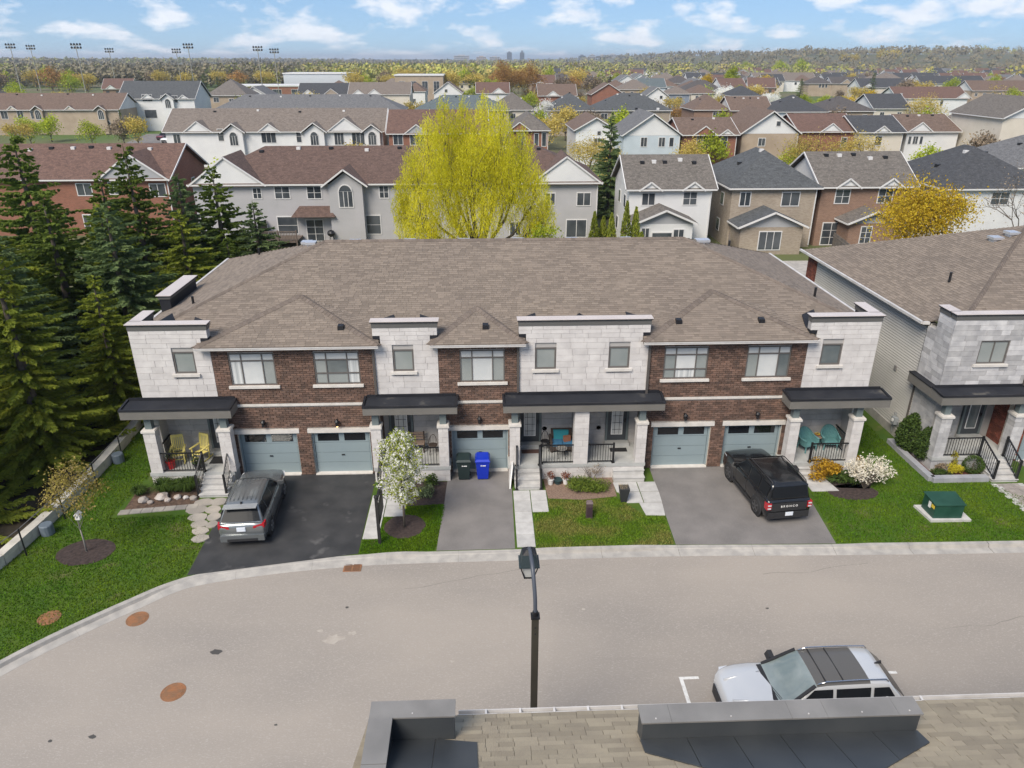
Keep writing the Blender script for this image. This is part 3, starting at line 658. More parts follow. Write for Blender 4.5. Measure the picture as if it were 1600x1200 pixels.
# stone side face of the first porch
canopy(row,-15.25,-10.68,27.78,28.70,3.36,3.80); canopy(row,-5.22,-1.25,27.78,28.70,3.38,3.78); canopy(row,.70,7.6,27.78,28.70,3.38,3.78); canopy(row,13.0,17.4,27.78,28.70,3.34,3.78)
for x0,x1,z in ((-14.55,-14.05,.70),(-11.42,-10.92,.70),(-4.98,-4.55,.75),(-2.1,-1.68,.75),(.98,1.42,.75),(6.52,6.95,.75),(13.25,13.68,.58),(16.05,16.5,.58)):
    pier(row,x0,x1,27.93,28.38,z,2.66,3.37,h=.24)
pier(row,3.78,4.4,27.93,28.5,.75,3.38,None,h=.3)
q = MB(); q.box(3.98,4.2,28.5,29.88,.75,3.5); q.build('party_wall', M_stone, row)
railing(row,(-14.05,28.0,.70),(-12.3,28.0,.70),post_b=True); railing(row,(-12.3,27.98,.70),(-12.36,27.1,.05),.92,False,True); railing(row,(-11.2,27.98,.70),(-11.18,27.1,.05),.92,False,True)
railing(row,(-3.35,28.0,.75),(-2.1,28.0,.75),post_a=True); railing(row,(-4.62,27.9,.75),(-4.66,27.0,.05),.92,True,True)
railing(row,(2.36,28.0,.75),(3.78,28.0,.75),post_a=True); railing(row,(4.4,28.0,.75),(5.55,28.0,.75),post_b=True)
railing(row,(1.28,27.9,.75),(1.24,27.06,.05),.92,True,True); railing(row,(2.28,27.9,.75),(2.3,27.06,.05),.92,True,True)
railing(row,(14.42,28.0,.58),(16.05,28.0,.58),post_a=True); railing(row,(16.3,28.38,.58),(16.3,29.8,.58))
railing(row,(-14.3,28.4,.70),(-14.3,29.75,.70))
steps(row,-12.3,-11.1,27.95,27.0,.70,4); steps(row,-4.55,-3.5,27.95,27.0,.75,3); steps(row,1.18,2.32,27.95,27.05,.75,3); steps(row,5.55,6.9,27.95,27.52,.75,2); steps(row,13.75,15.0,27.95,27.6,.58,2)
q = MB(); q.box(-14.6,-11.45,28.1,28.12,0,.1); 
# --- side and back walls
M_sidingB = mat('pale_siding_far', (0.46,.44,.41), .6, (.42,.405,.38), 1, 3, siding=.11, bump=.5)
for nm,b,m in (('side_wall',(-14.58,-14.35,29.1,42.6,0,6.25),M_sidingB),('side_wall',(16.52,16.76,29.1,42.6,0,6.25),M_sidingB),('rear_wall',(-14.34,16.51,42.3,42.59,0,6.25),M_sidingB)):
    q = MB(); q.box(*b); q.build(nm, m, row)
# stone returns of the end bays
for xs, sgn in ((-14.6,-1),(16.78,1)):
    mb = MB()
    for a,b,c,d in courses(YF+.0,YF+1.2,3.66,6.95,.281,.38,.82,.009): mb.box(xs-.01 if sgn<0 else xs-.02, xs+.02 if sgn<0 else xs+.01, a,b,c,d,R(0,1))
    tag(mb.build('stone_field', M_stoneP, row, fix=False), kind='stuff')
    q = MB(); q.box(xs+.02 if sgn<0 else xs-.25, xs+.25 if sgn<0 else xs-.02, YF+.345, YF+1.2, 3.62, 6.95); q.build('stone_return', M_stonejoint, row)
    x0, x1 = (xs-.02, xs+.36) if sgn < 0 else (xs-.36, xs+.02)
    parapet_head(row, x0, x1, YF+.44, YF+1.75, 6.95, 7.17)
    q = MB(); q.box(x0+.03,x1-.03,YF+.4,YF+1.72,6.1,6.95); q.build('parapet_core', M_darkmetal, row)
# raised parapet half way along the left eave
q = MB(); q.box(-14.98,-14.5,32.9,36.2,6.0,7.0); pc = q.build('side_parapet', M_darkmetal, row)
parapet_head(row,-15.02,-14.46,32.87,36.23,7.0,7.12)
# --- main hip roof
E0, E1, EX0, EX1, YB = 28.35, 6.15, -15.0, 17.15, 42.9; SL = .393; RUN = (YB-E0)/2
yr = E0 + RUN; zr = E1 + SL*RUN; rl, rr = EX0 + RUN, EX1 - RUN
def zm(y): return E1 + SL*(y-E0)
fl_, fr_, bl_, br_ = (EX0,E0+.5,zm(E0+.5)),(EX1,E0+.5,zm(E0+.5)),(EX0,YB,E1+.2),(EX1,YB,E1+.2)
RL, RR = (rl,yr,zr),(rr,yr,zr)
fl_, fr_ = (EX0,E0+.5,zm(E0+.5)), (EX1,E0+.5,zm(E0+.5))
sp = (zr-fl_[2])/RUN; xl, xr = -14.3, 16.45
def zs(d): return fl_[2]+sp*d
hyl = fl_[1]+(xl-EX0)/RUN*(yr-fl_[1]); hyr = fr_[1]+(EX1-xr)/RUN*(yr-fr_[1])
PF = [(xl,fl_[1],zm(fl_[1])),(xr,fl_[1],zm(fl_[1])),(xr,hyr,zm(hyr)),RR,RL,(xl,hyl,zm(hyl))]
PL = [bl_,(EX0,30.45,zs(0)),(xl,30.45,zs(xl-EX0)),(xl,hyl,zs(xl-EX0)),RL]
PR = [br_,RR,(xr,hyr,zs(EX1-xr)),(xr,30.45,zs(EX1-xr)),(EX1,30.45,zs(0))]
PB = [br_,bl_,RL,RR]
rf = MB()
for P in (PF,PL,PR,PB): rf.prism([Vector(p)-Vector((0,0,.05)) for p in P],(0,0,.045))
roof = rf.build('roof', M_shingle, row)
sh = MB(); shingles(sh,PF); shingles(sh,PL); shingles(sh,PR); shingles(sh,PB,.3,.4,.8)
tag(sh.build('shingle_field', M_shingle, roof, fix=False), kind='stuff')
cp = MB(); nF, nS = (0,-1,-SL), (1,0,-SL)
caps(cp,PF[5],RL,(-1,0,-SL),(0,-1,-SL)); caps(cp,PF[2],RR,(0,-1,-SL),(1,0,-SL)); caps(cp,RL,RR,(0,-1,-SL),(0,1,-SL))
tag(cp.build('ridge_cap', M_hipcap, roof, fix=False), kind='stuff')
# front mini hips over the brick bays
for x0,x1,ax,run,az in ((-11.92,-4.43,-8.18,3.2,7.52),(-2.33,1.67,-.38,2.35,7.14),(6.62,13.98,10.28,3.2,7.52)):
    A, B, T = (x0,E0,6.30),(x1,E0,6.30),(ax,E0+run,az); yv = E0+1.5
    Vl, Vr = (x0+.1,yv,zm(yv)-.04),(x1-.1,yv,zm(yv)-.04)
    q = MB(); 
    for P in ([A,B,T],[B,Vr,T],[Vl,A,T]): q.prism([Vector(p)-Vector((0,0,.03)) for p in P],(0,0,.025))
    fh = q.build('front_hip_roof', M_shingle, row)
    s2 = MB(); shingles(s2,[A,B,T]); shingles(s2,[B,Vr,T]); shingles(s2,[Vl,A,T]); tag(s2.build('shingle_field', M_shingle, fh, fix=False), kind='stuff')
    c2 = MB(); caps(c2,A,T,(-1,.3,-.1),(.6,-.8,-.3)); caps(c2,B,T,(-.6,-.8,-.3),(1,.3,-.1)); tag(c2.build('ridge_cap', M_hipcap, fh, fix=False), kind='stuff')
    # eave: soffit, fascia and gutter
    e = MB(); e.hexa([(x0+.03,E0+.04,6.14),(x1-.03,E0+.04,6.14),(x1-.03,YF+.02,6.14),(x0+.03,YF+.02,6.14),(x0+.03,E0+.04,6.27),(x1-.03,E0+.04,6.27),(x1-.03,YF+.02,6.34),(x0+.03,YF+.02,6.34)]); e.build('eave', M_fascia, row)
    gt = MB(); gt.box(x0,x1,E0-.1,E0-.085,6.2,6.3); gt.box(x0,x1,E0-.085,E0+.035,6.2,6.215); gt.box(x0,x0+.015,E0-.084,E0+.03,6.216,6.3); gt.box(x1-.015,x1,E0-.084,E0+.03,6.216,6.3); gt.box(x0,x1,E0-.12,E0-.1,6.275,6.31); gt.build('gutter', M_gutter, row)
    # metal crickets either side
    for cx, s in ((x0,1),(x1,-1)):
        c = MB(); c.prism([(cx+.25*s,E0+.5,6.36),(cx-.42*s,E0+.7,6.42),(cx-.5*s,E0+1.9,6.98),(cx+.15*s,E0+1.55,6.86)],(0,0,.04)); c.build('cricket', M_darkmetal, row)
# dark crickets behind the parapets
for xa, xb, xt, yt in ((-14.3,-12.6,-13.5,30.6),(2.9,5.6,4.1,30.3)):
    c = MB(); y0 = YF+.38; zt_ = zm(yt)+.05; c.poly([(xa,y0,zm(y0)+.0),(xt,y0,zt_+.12),(xt,yt,zt_)]); c.poly([(xt,y0,zt_+.12),(xb,y0,zm(y0)),(xt,yt,zt_)]); c.poly([(xa,y0,zm(y0)),(xb,y0,zm(y0)),(xt,y0,zt_+.12)]); c.build('cricket', M_darkmetal, row)
# side eaves
for xe in (EX0, EX1):
    s = 1 if xe < 0 else -1
    q = MB(); q.box(min(xe,xe+.45*s),max(xe,xe+.45*s),E0+1.3,YB,6.08,6.14); q.build('eave', M_fascia, row)
    q = MB(); q.bar((xe-.06*s,E0+1.5,6.33),(xe-.06*s,YB,6.33),.12,.12); q.build('gutter', M_gutter, row)
# roof vents and pipes
def zroof(x, y): return min(zm(y), E1+SL*(x-EX0), E1+SL*(EX1-x), E1+SL*(YB-y))
for x,y in ((-14.1,31.6),(-12.9,38.9)):
    z = zroof(x,y); q = MB(); q.hexa([(x-.14,y-.14,z),(x+.14,y-.14,z),(x+.14,y+.14,z),(x-.14,y+.14,z),(x-.12,y-.12,z+.12),(x+.12,y-.12,z+.16),(x+.12,y+.12,z+.16),(x-.12,y+.12,z+.12)]); q.build('roof_vent', M_black, row)
for x,y,h in ((-13.1,32.0,.5),(-12.2,39.6,.5),(15.2,31.9,.6),(13.8,40.3,.6)):
    z = zroof(x,y); q = MB(); q.tube([(x,y,z-.1),(x,y,z+h)],.06,8); q.build('vent_pipe', M_black, row)
for x,y in ((-6.1,29.4),(.0,29.35),(8.3,29.5),(11.9,29.5)):
    z = 6.3+(y-E0)*.385; q = MB(); q.hexa([(x-.13,y-.13,z-.05),(x+.13,y-.13,z-.05),(x+.13,y+.13,z),(x-.13,y+.13,z),(x-.12,y-.12,z+.14),(x+.12,y-.12,z+.14),(x+.12,y+.12,z+.17),(x-.12,y+.12,z+.17)]); q.build('roof_vent', M_black, row)
M_ventm = mat('vent_metal', (.62,.63,.66), .35, metal=.6)
for k in range(6):
    x = -6.4 + k*2.7; q = MB(); y = yr+.55; z = zr-.30; q.box(x-.28,x+.28,y-.28,y+.28,z+.05,z+.2); q.box(x-.2,x+.2,y-.2,y+.2,z-.1,z+.05); q.build('ridge_vent_box', M_ventm, row)
for x,y in ((-8.5,36.0),(-8.9,36.8),(10.9,36.2),(11.3,36.9)):
    z = zroof(x,y); q = MB(); q.box(x-.25,x+.25,y-.25,y+.25,z+.08,z+.2); q.box(x-.18,x+.18,y-.18,y+.18,z-.1,z+.08); q.build('roof_vent', M_ventm, row)
# street number of each unit and a hose bib are too small to read; porch meters
for x in (2.65,5.15):
    q = MB(); q.lathe([(.11,0),(.11,.05),(.08,.07)],(x,29.83,1.55),12,axis='y'); 
    o = q.build('wall_vent', mat('grey_plastic',(.22,.21,.2),.6), row)
# ================================================================ neighbouring house on the right
nb = thing('corner_house', 'two storey house with cream siding flank and grey stone tower beside the long row', 'house', (26, 34, 0))
X0 = 20.15
mb = MB(); mb.box(X0+.03,X0+.25,30.5,43.9,0.45,6.2); fl2 = mb.build('flank_wall', mat('siding_groove_shade',(.10,.097,.09),.8), nb)  # dark backing shows between the boards as painted groove shadow
mb = MB(); n = 44
for i in range(n):
    z = .45 + i*(5.75/n); h = 5.75/n
    hh = h*.74; mb.hexa([(X0-.014,30.5,z),(X0+.03,30.5,z),(X0+.03,42.6,z),(X0-.014,42.6,z),(X0+.012,30.5,z+hh),(X0+.03,30.5,z+hh),(X0+.03,42.6,z+hh),(X0+.012,42.6,z+hh)],R(0,1))
tag(mb.build('siding_field', M_siding, fl2), kind='stuff')
mb = MB(); mb.box(X0-.03,X0+.26,30.5,43.9,-.02,.45); mb.build('foundation', M_conc, nb)
mb = MB()
for a,b,c,d in courses(42.62,43.9,.45,6.15,.098,.25,.26,.017,(),bond=.267): mb.box(X0-.04,X0+.03,a,b,c,d,R(0,1))
tag(mb.build('brick_field', M_redbrick, nb, fix=False), kind='stuff')
mb = MB(); mb.box(X0+.0,X0+.12,42.62,43.9,.45,6.15); mb.build('brick_return', M_mortar, nb)
# stone tower
TX0, TX1 = 20.0, 23.75
w2 = [(21.35,22.65,4.93,6.0)]
mb = MB(); wallgrid(mb,TX0+.05,TX1,3.62,6.95,YF+.06,YF+.34,w2); mb.box(TX0+.05,TX0+.3,YF+.34,30.5,3.62,6.1); mb.box(TX0+.05,TX0+.3,YF+.34,29.9,6.1,6.95); tw = mb.build('stone_wall', M_stonejoint, nb)
for a,b,c,d in courses(TX0,TX1,3.66,6.95,.235,.4,.85,.009,w2):
    q = MB(); q.box(a,b,YF+R(-.006,.006),YF+.08,c,d,skip='k'); q.build('stone_block', M_stone2, tw, fix=False)
for a,b,c,d in courses(YF+.08,30.5,3.66,6.1,.235,.4,.8,.009)+courses(YF+.08,29.9,6.1,6.95,.235,.4,.8,.009):
    q = MB(); q.box(TX0+R(-.006,.006),TX0+.06,a,b,c,d,skip='r'); q.build('stone_block', M_stone2, tw, fix=False)
window(nb,*w2[0],YF+.04,[(0,.5,0,1,M_glassm),(.5,1,0,1,M_glassm)],fw=.06)
parapet_head(nb,TX0-.02,TX1+.02,YF,YF+.36,6.95,7.17); parapet_head(nb,TX0-.02,TX0+.36,YF+.44,29.95,6.95,7.17)
# brick bay beyond it (only its edge is in view)
mb = MB(); mb.box(TX1,30.5,YF+.06,YF+.3,0,6.2); mb.build('brick_wall', M_mortar, nb)
mb = MB()
for a,b,c,d in courses(TX1,27.5,.02,6.1,.098,.25,.26,.017,[(24.6,27.1,0,2.1)],bond=.267): mb.box(a,b,YF,YF+.07,c,d,R(0,1),skip='k')
tag(mb.build('brick_field', M_redbrick, nb, fix=False), kind='stuff')
q = MB(); q.box(TX1-.02,TX1+.08,YF-.1,YF-.015,3.9,6.15); q.build('downpipe', M_pipe, nb)
q = MB(); q.tube([(X0-.03,30.62,6.15),(X0-.03,30.62,.15)],.05,8); q.build('downpipe', M_pipe, nb)
garage_door(nb,24.62,27.05,.03,2.04,YF+.02)
canopy(nb,19.7,25.2,27.85,28.70,3.36,3.8); 
q = MB(); q.hexa([(19.7,28.75,3.36),(20.0,28.75,3.36),(20.0,30.6,3.36),(19.7,30.6,3.36),(19.7,28.75,3.76),(20.0,28.75,3.78),(20.0,30.6,3.8),(19.7,30.6,3.78)]); q.build('side_canopy', M_fascia, nb)
q = MB(); q.box(19.68,20.0,28.78,30.62,3.79,3.83); q.build('metal_edge', M_darkmetal, nb)
q = MB(); q.box(TX0+.3,TX1,29.95,30.15,0,3.62); q.build('porch_wall', M_stonejoint, nb)
mb = MB()
for a,b,c,d in courses(TX0+.3,TX1-.3,.6,3.5,.24,.4,.8,.01,[(22.2,23.3,0,2.95)]): mb.box(a,b,29.9,29.96,c,d,R(0,1),skip='k')
tag(mb.build('stone_field', mat('porch_grey_stone',(.42,.41,.405),.92,(.30,.3,.305),2.2,6,bump=.3,bscale=18,tint=.15,coords='World'), nb, fix=False), kind='stuff')
mb = MB()
for a,b,c,d in courses(28.75,30.45,.6,3.4,.24,.4,.8,.01): mb.box(TX0+.1,TX0+.16,a,b,c,d,R(0,1))
tag(mb.build('stone_field', MATS['porch_grey_stone'], nb, fix=False), kind='stuff')
q = MB(); q.box(TX0+.162,TX0+.3,28.75,30.5,0,3.62); q.build('porch_wall', M_stonejoint, nb)
mb = MB()
for a,b,c,d in courses(YF+.31,29.9,.6,3.5,.098,.25,.26,.017,(),bond=.267): mb.box(TX1-.03,TX1+.02,a,b,c,d,R(0,1))
tag(mb.build('brick_field', M_redbrick, nb, fix=False), kind='stuff')
q = MB(); q.box(TX1,TX1+.25,YF+.3,29.95,0,3.62); q.build('brick_return', M_mortar, nb)
q = MB(); q.box(TX0+.3,TX1,YF+.34,29.95,3.5,3.618); q.build('porch_ceiling', M_fascia, nb)
door(nb,22.35,23.2,.86,2.95,29.84,grid=False)
q = MB(); q.box(TX0,23.9,27.95,29.85,.54,.7); q.build('porch_floor', M_porch, nb); q = MB(); q.box(TX0+.05,23.85,28.0,29.8,-.02,.538); f = q.build('foundation', M_stone2, nb)
pier(nb,20.02,20.5,27.98,28.45,.7,2.66,3.37,m=M_stone2,h=.24); pier(nb,23.35,23.85,27.98,28.45,.7,2.66,3.37,m=M_stone2,h=.24)
railing(nb,(20.5,28.05,.7),(22.2,28.05,.7),post_b=True); railing(nb,(22.2,28.0,.7),(22.32,26.95,.08),.92,False,True); railing(nb,(23.3,28.0,.7),(23.36,26.95,.08),.92,True,True); railing(nb,(20.3,28.5,.7),(20.3,29.85,.7))
steps(nb,22.25,23.4,27.98,26.9,.7,4)
# roof
e0, ybk, ex0, ex1 = 28.35, 44.3, 19.75, 41.0; run = (ybk-e0)/2; zE = E1+.05
def N(x,y,z): return (x,y,z)
a,b,c,d = (ex0,e0+2.3,zE+SL*0),(ex1,e0+.5,zE),(ex1,ybk,zE),(ex0,ybk,zE)
a = (ex0,e0,zE); yr2, zr2 = e0+run, zE+SL*run; L2, R2 = (ex0+run,yr2,zr2),(ex1-run,yr2,zr2)
rf = MB()
af, bf = (ex0+.55,e0+.55,zE+SL*.55), (ex1,e0+.55,zE+SL*.55)
for P in ([af,bf,(ex1,yr2,zr2),L2],[d,(ex0,30.6,zE),(ex0+.5,30.4,zE+.2),af,L2],[c,d,L2,(ex1,yr2,zr2)]): rf.prism([Vector(p)-Vector((0,0,.05)) for p in P],(0,0,.045))
rn = rf.build('roof', M_shingle, nb)
s2 = MB(); shingles(s2,[af,(30,e0+.55,zE+SL*.55),(30,yr2,zr2),L2]); shingles(s2,[d,(ex0,30.6,zE),(ex0+.55,30.35,zE+SL*.55),af,L2]); tag(s2.build('shingle_field', M_shingle, rn, fix=False), kind='stuff')
c2 = MB(); caps(c2,af,L2,(-1,0,-SL),(0,-1,-SL)); tag(c2.build('ridge_cap', M_hipcap, rn, fix=False), kind='stuff')
q = MB(); q.box(ex0+.02,X0+.2,30.6,ybk,zE-.12,zE-.055); q.build('eave', M_fascia, nb)
q = MB(); q.bar((ex0-.05,30.5,zE+.03),(ex0-.05,ybk,zE+.03),.12,.12); q.bar((ex0-.05,30.5,zE+.03),(TX0,30.45,zE+.03),.12,.12); q.build('gutter', M_gutter, nb)
for x,y in ((26.0,36.0),(26.7,35.9)):
    z = zE+SL*(x-ex0); q = MB(); q.box(x-.28,x+.28,y-.28,y+.28,z+.08,z+.2); q.box(x-.2,x+.2,y-.2,y+.2,z-.2,z+.08); q.build('roof_vent', M_ventm, nb)
x,y = 22.4,33.4; z = zE+SL*(x-ex0); q = MB(); q.tube([(x,y,z-.1),(x,y,z+.5)],.06,8); q.build('vent_pipe', M_black, nb)
q = MB(); q.box(X0-.06,X0+.02,32.3,32.5,3.1,3.35); q.build('dryer_vent', mat('grey_plastic',(.22,.21,.2),.6), nb)
# ================================================================ roof edge of the houses on the near side of the street
nr = thing('near_roof', 'taupe shingled roof edge with metal capped parapets on the near side of the street', 'roof', (1, 9, 0))
ye, ze, sn = 9.62, 6.30, .42
pl = [(-2.2,ye,ze),(26,ye,ze),(26,ye-5.5,ze+sn*5.5),(-2.2,ye-5.5,ze+sn*5.5)]
q = MB(); q.prism([Vector(p)-Vector((0,0,.06)) for p in pl],(0,0,.055)); u = q.build('roof_deck', M_shingleO, nr)
tabs = []; shingles(None, pl, .145, .22, .55, .014, tabs=tabs)
def tabmesh(A,B,C,D,a,b):
    me = MB(); me.poly([A,B,C,D]); me.poly([a,b,B,A]); me.poly([a,A,D]); me.poly([B,b,C]); return me
vis = [t for t in tabs if 7.75 < (t[0].y+t[2].y)/2 and -2.0 < t[0].x < 10.4]; rest = [t for t in tabs if not (7.75 < (t[0].y+t[2].y)/2 and -2.0 < t[0].x < 10.4)]
vis.sort(key=lambda t: abs(t[0].x-4.5)); rest += vis[300:]
for t in vis[:300]: tabmesh(*t).build('shingle', M_shingleO, u)
mb = MB()
for t in rest:
    k = R(0,1); mb.poly(t[:4], k); mb.poly([t[4],t[5],t[1],t[0]], k*.5)
tag(mb.build('shingle_field', mat('taupe_shingle_near', (0.335,.285,.205), .95, (.29,.245,.18), 2.5, 6, tint=.14, bump=.5, bscale=80, coords='World'), u, fix=False), kind='stuff')
q = MB(); q.box(-.6,26,ye+.02,ye+.035,ze-.13,ze+.0); q.box(-.6,26,ye+.035,ye+.12,ze-.13,ze-.115); q.box(-.6,26,ye+.12,ye+.135,ze-.13,ze-.005); q.build('gutter', M_gutter, nr)
for i in range(14):
    q = MB(); x = -.1+i*.62; 
    if 2.4 < x < 7.2: continue
    q.box(x-.02,x+.02,ye+.02,ye+.13,ze-.004,ze+.008); q.build('gutter_hanger', M_gutter, nr)
M_cap2 = mat('weathered_zinc_cap', (.29,.275,.255), .55, (.22,.21,.195), 1.3, 6, metal=.35, bump=.12, bscale=3, coords='World')
M_flash2 = mat('charcoal_flashing', (.05,.056,.062), .5, (.07,.076,.08), 1.0, 5, metal=.2, coords='World')
def near_parapet(x0,x1,y0,y1,seams):
    q = MB(); q.box(x0+.03,x1-.03,y0+.03,y1-.03,6.2,7.17); p = q.build('parapet_wall', M_flash2, nr); es = [x0]+seams+[x1]
    for a,b in zip(es[:-1],es[1:]):
        q = MB(); q.hexa([(a+.002,y0,7.17),(b-.002,y0,7.17),(b-.002,y1,7.17),(a+.002,y1,7.17),(a+.002,y0,7.2),(b-.002,y0,7.2),(b-.002,y1,7.215),(a+.002,y1,7.215)]); q.build('cap', M_cap2, p)
        for yy in (y0+.08,):
            q = MB(); q.lathe([(.012,7.2),(.012,7.212)],((a+b)/2,yy,0),8); q.build('screw', M_gutter, p)
near_parapet(2.45,7.16,8.56,8.92,[2.95,4.95,5.55,6.75]); near_parapet(-2.02,-.6,8.82,9.16,[])
q = MB(); q.box(-1.99,-1.67,6.5,8.82,6.2,7.17); p2 = q.build('parapet_wall', M_flash2, nr)
for a,b in ((6.4,7.95),(7.96,8.815)):
    q = MB(); q.box(-2.02,-1.63,a,b,7.17,7.212); q.build('cap', M_cap2, p2)
# dark metal saddles behind the parapets
zn = lambda y: ze + sn*(ye-y)
def panel(P): 
    q = MB(); q.prism([Vector(p)-Vector((0,0,.02)) for p in P],(0,0,.03)); return q.build('saddle_panel', M_flash2, nr)
yb = 8.585; N_ = 6
for i in range(N_):
    xa, xb = 2.46+4.7*i/N_, 2.46+4.7*(i+1)/N_-.012
    ya = lambda x: 8.25 - 1.35*(1-abs(x-4.8)/2.34)
    panel([(xa,yb,zn(yb)+.06),(xb,yb,zn(yb)+.06),(xb,ya(xb),zn(ya(xb))+.035),(xa,ya(xa),zn(ya(xa))+.035)])
panel([(-1.66,8.84,zn(8.84)+.03),(-.95,8.84,zn(8.84)+.03),(-.95,7.2,zn(7.2)+.03),(-1.66,7.2,zn(7.2)+.03)]); panel([(-.94,8.84,zn(8.84)+.03),(-.25,8.7,zn(8.7)+.03),(-.2,7.2,zn(7.2)+.03),(-.94,7.2,zn(7.2)+.03)])
q = MB(); q.box(-2.0,26,ye-.35,ye-.12,0,6.2); q.build('front_wall', M_mortar, nr); q = MB(); q.box(-1.9,26,-3,ye-.36,0,.3); q.build('floor_slab', M_conc, nr)
q = MB(); q.box(-1.95,-1.75,-3,ye-.36,.3,6.2); q.build('end_wall', M_mortar, nr)
q = MB(); q.box(-.6,26,ye-.12,ye+.02,ze-.2,ze-.135); q.build('eave', M_fascia, nr)
def text_obj(s, size, m, parent, M, depth=.006, name='lettering', spacing=1.0):
    cu = bpy.data.curves.new('txt', 'FONT'); cu.body = s; cu.size = size; cu.extrude = depth; cu.align_x = 'CENTER'; cu.align_y = 'CENTER'; cu.space_character = spacing; cu.resolution_u = 2
    o = bpy.data.objects.new('txt', cu); COL.objects.link(o); dg = bpy.context.evaluated_depsgraph_get(); me = bpy.data.meshes.new_from_object(o.evaluated_get(dg)); bpy.data.objects.remove(o); bpy.data.curves.remove(cu)
    me.transform(M); me.name = name; me.materials.clear(); me.materials.append(m)
    r = bpy.data.objects.new(name, me); COL.objects.link(r)
    if parent: r.parent = parent
    return r
# ================================================================ street lamp
lp = thing('street_lamp', 'dark street lamp with square post and lantern head rising from the near pavement', 'street lamp', (1.1, 13.9, GZ))
q = MB(); q.box(1.1-.085,1.1+.085,13.9-.085,13.9+.085,GZ-.02,4.72); ps = q.build('post', mat('bronze_post',(.035,.032,.024),.55,(.045,.04,.03),2,3), lp)
q = MB(); q.box(1.1-.14,1.1+.14,13.9-.14,13.9+.14,GZ-.01,GZ+.05); q.build('base_plate', M_black, lp)
q = MB(); q.box(1.1-.11,1.1+.11,13.9-.11,13.9+.11,4.72,4.76); q.lathe([(.07,4.76),(.07,4.88)],(1.1,13.9,0),10); q.build('post_cap', M_black, lp)
for z in (4.25,4.45):
    q = MB(); q.lathe([(.02,0),(.02,-.012)],(1.1,13.9-.085,z),8,axis='y'); q.build('bolt', M_darkmetal, lp)
arm = catmull([(1.1,13.9,4.82),(1.09,13.98,5.3),(1.05,14.3,5.85),(1.02,14.75,5.98),(1.01,15.05,5.88)],6)
q = MB(); q.tube(arm,.05,10); q.build('arm', mat('slate_arm',(.065,.075,.095),.45), lp, smooth=True)
hx, hy, hz = 1.01, 15.1, 5.45
h = MB(); M_lampshell = mat('lamp_shell',(.03,.045,.05),.5)
h.hexa([(hx-.23,hy-.23,hz),(hx+.23,hy-.23,hz),(hx+.23,hy+.23,hz),(hx-.23,hy+.23,hz),(hx-.17,hy-.17,hz+.3),(hx+.17,hy-.17,hz+.3),(hx+.17,hy+.17,hz+.3),(hx-.17,hy+.17,hz+.3)]); hd = h.build('lantern_head', M_lampshell, lp)
h = MB(); h.hexa([(hx-.17,hy-.17,hz+.301),(hx+.17,hy-.17,hz+.301),(hx+.17,hy+.17,hz+.301),(hx-.17,hy+.17,hz+.301),(hx-.07,hy-.07,hz+.4),(hx+.07,hy-.07,hz+.4),(hx+.07,hy+.07,hz+.4),(hx-.07,hy+.07,hz+.4)]); h.build('roof', M_black, hd)
h = MB(); h.box(hx-.26,hx+.26,hy-.26,hy+.26,hz-.03,hz-.001); h.build('rim', M_lampshell, hd)
for sx in (-1,1):
    for sy in (-1,1):
        h = MB(); h.bar((hx+.22*sx,hy+.22*sy,hz-.03),(hx+.12*sx,hy+.12*sy,hz-.42),.025); h.build('cage_bar', M_black, hd)
h = MB(); h.box(hx-.13,hx+.13,hy-.13,hy+.13,hz-.45,hz-.42); h.build('cage_base', M_black, hd)
h = MB(); h.hexa([(hx-.1,hy-.1,hz-.418),(hx+.1,hy-.1,hz-.418),(hx+.1,hy+.1,hz-.418),(hx-.1,hy+.1,hz-.418),(hx-.19,hy-.19,hz-.035),(hx+.19,hy-.19,hz-.035),(hx+.19,hy+.19,hz-.035),(hx-.19,hy+.19,hz-.035)]); h.build('lens', mat('lamp_lens',(.55,.55,.52),.2), hd)
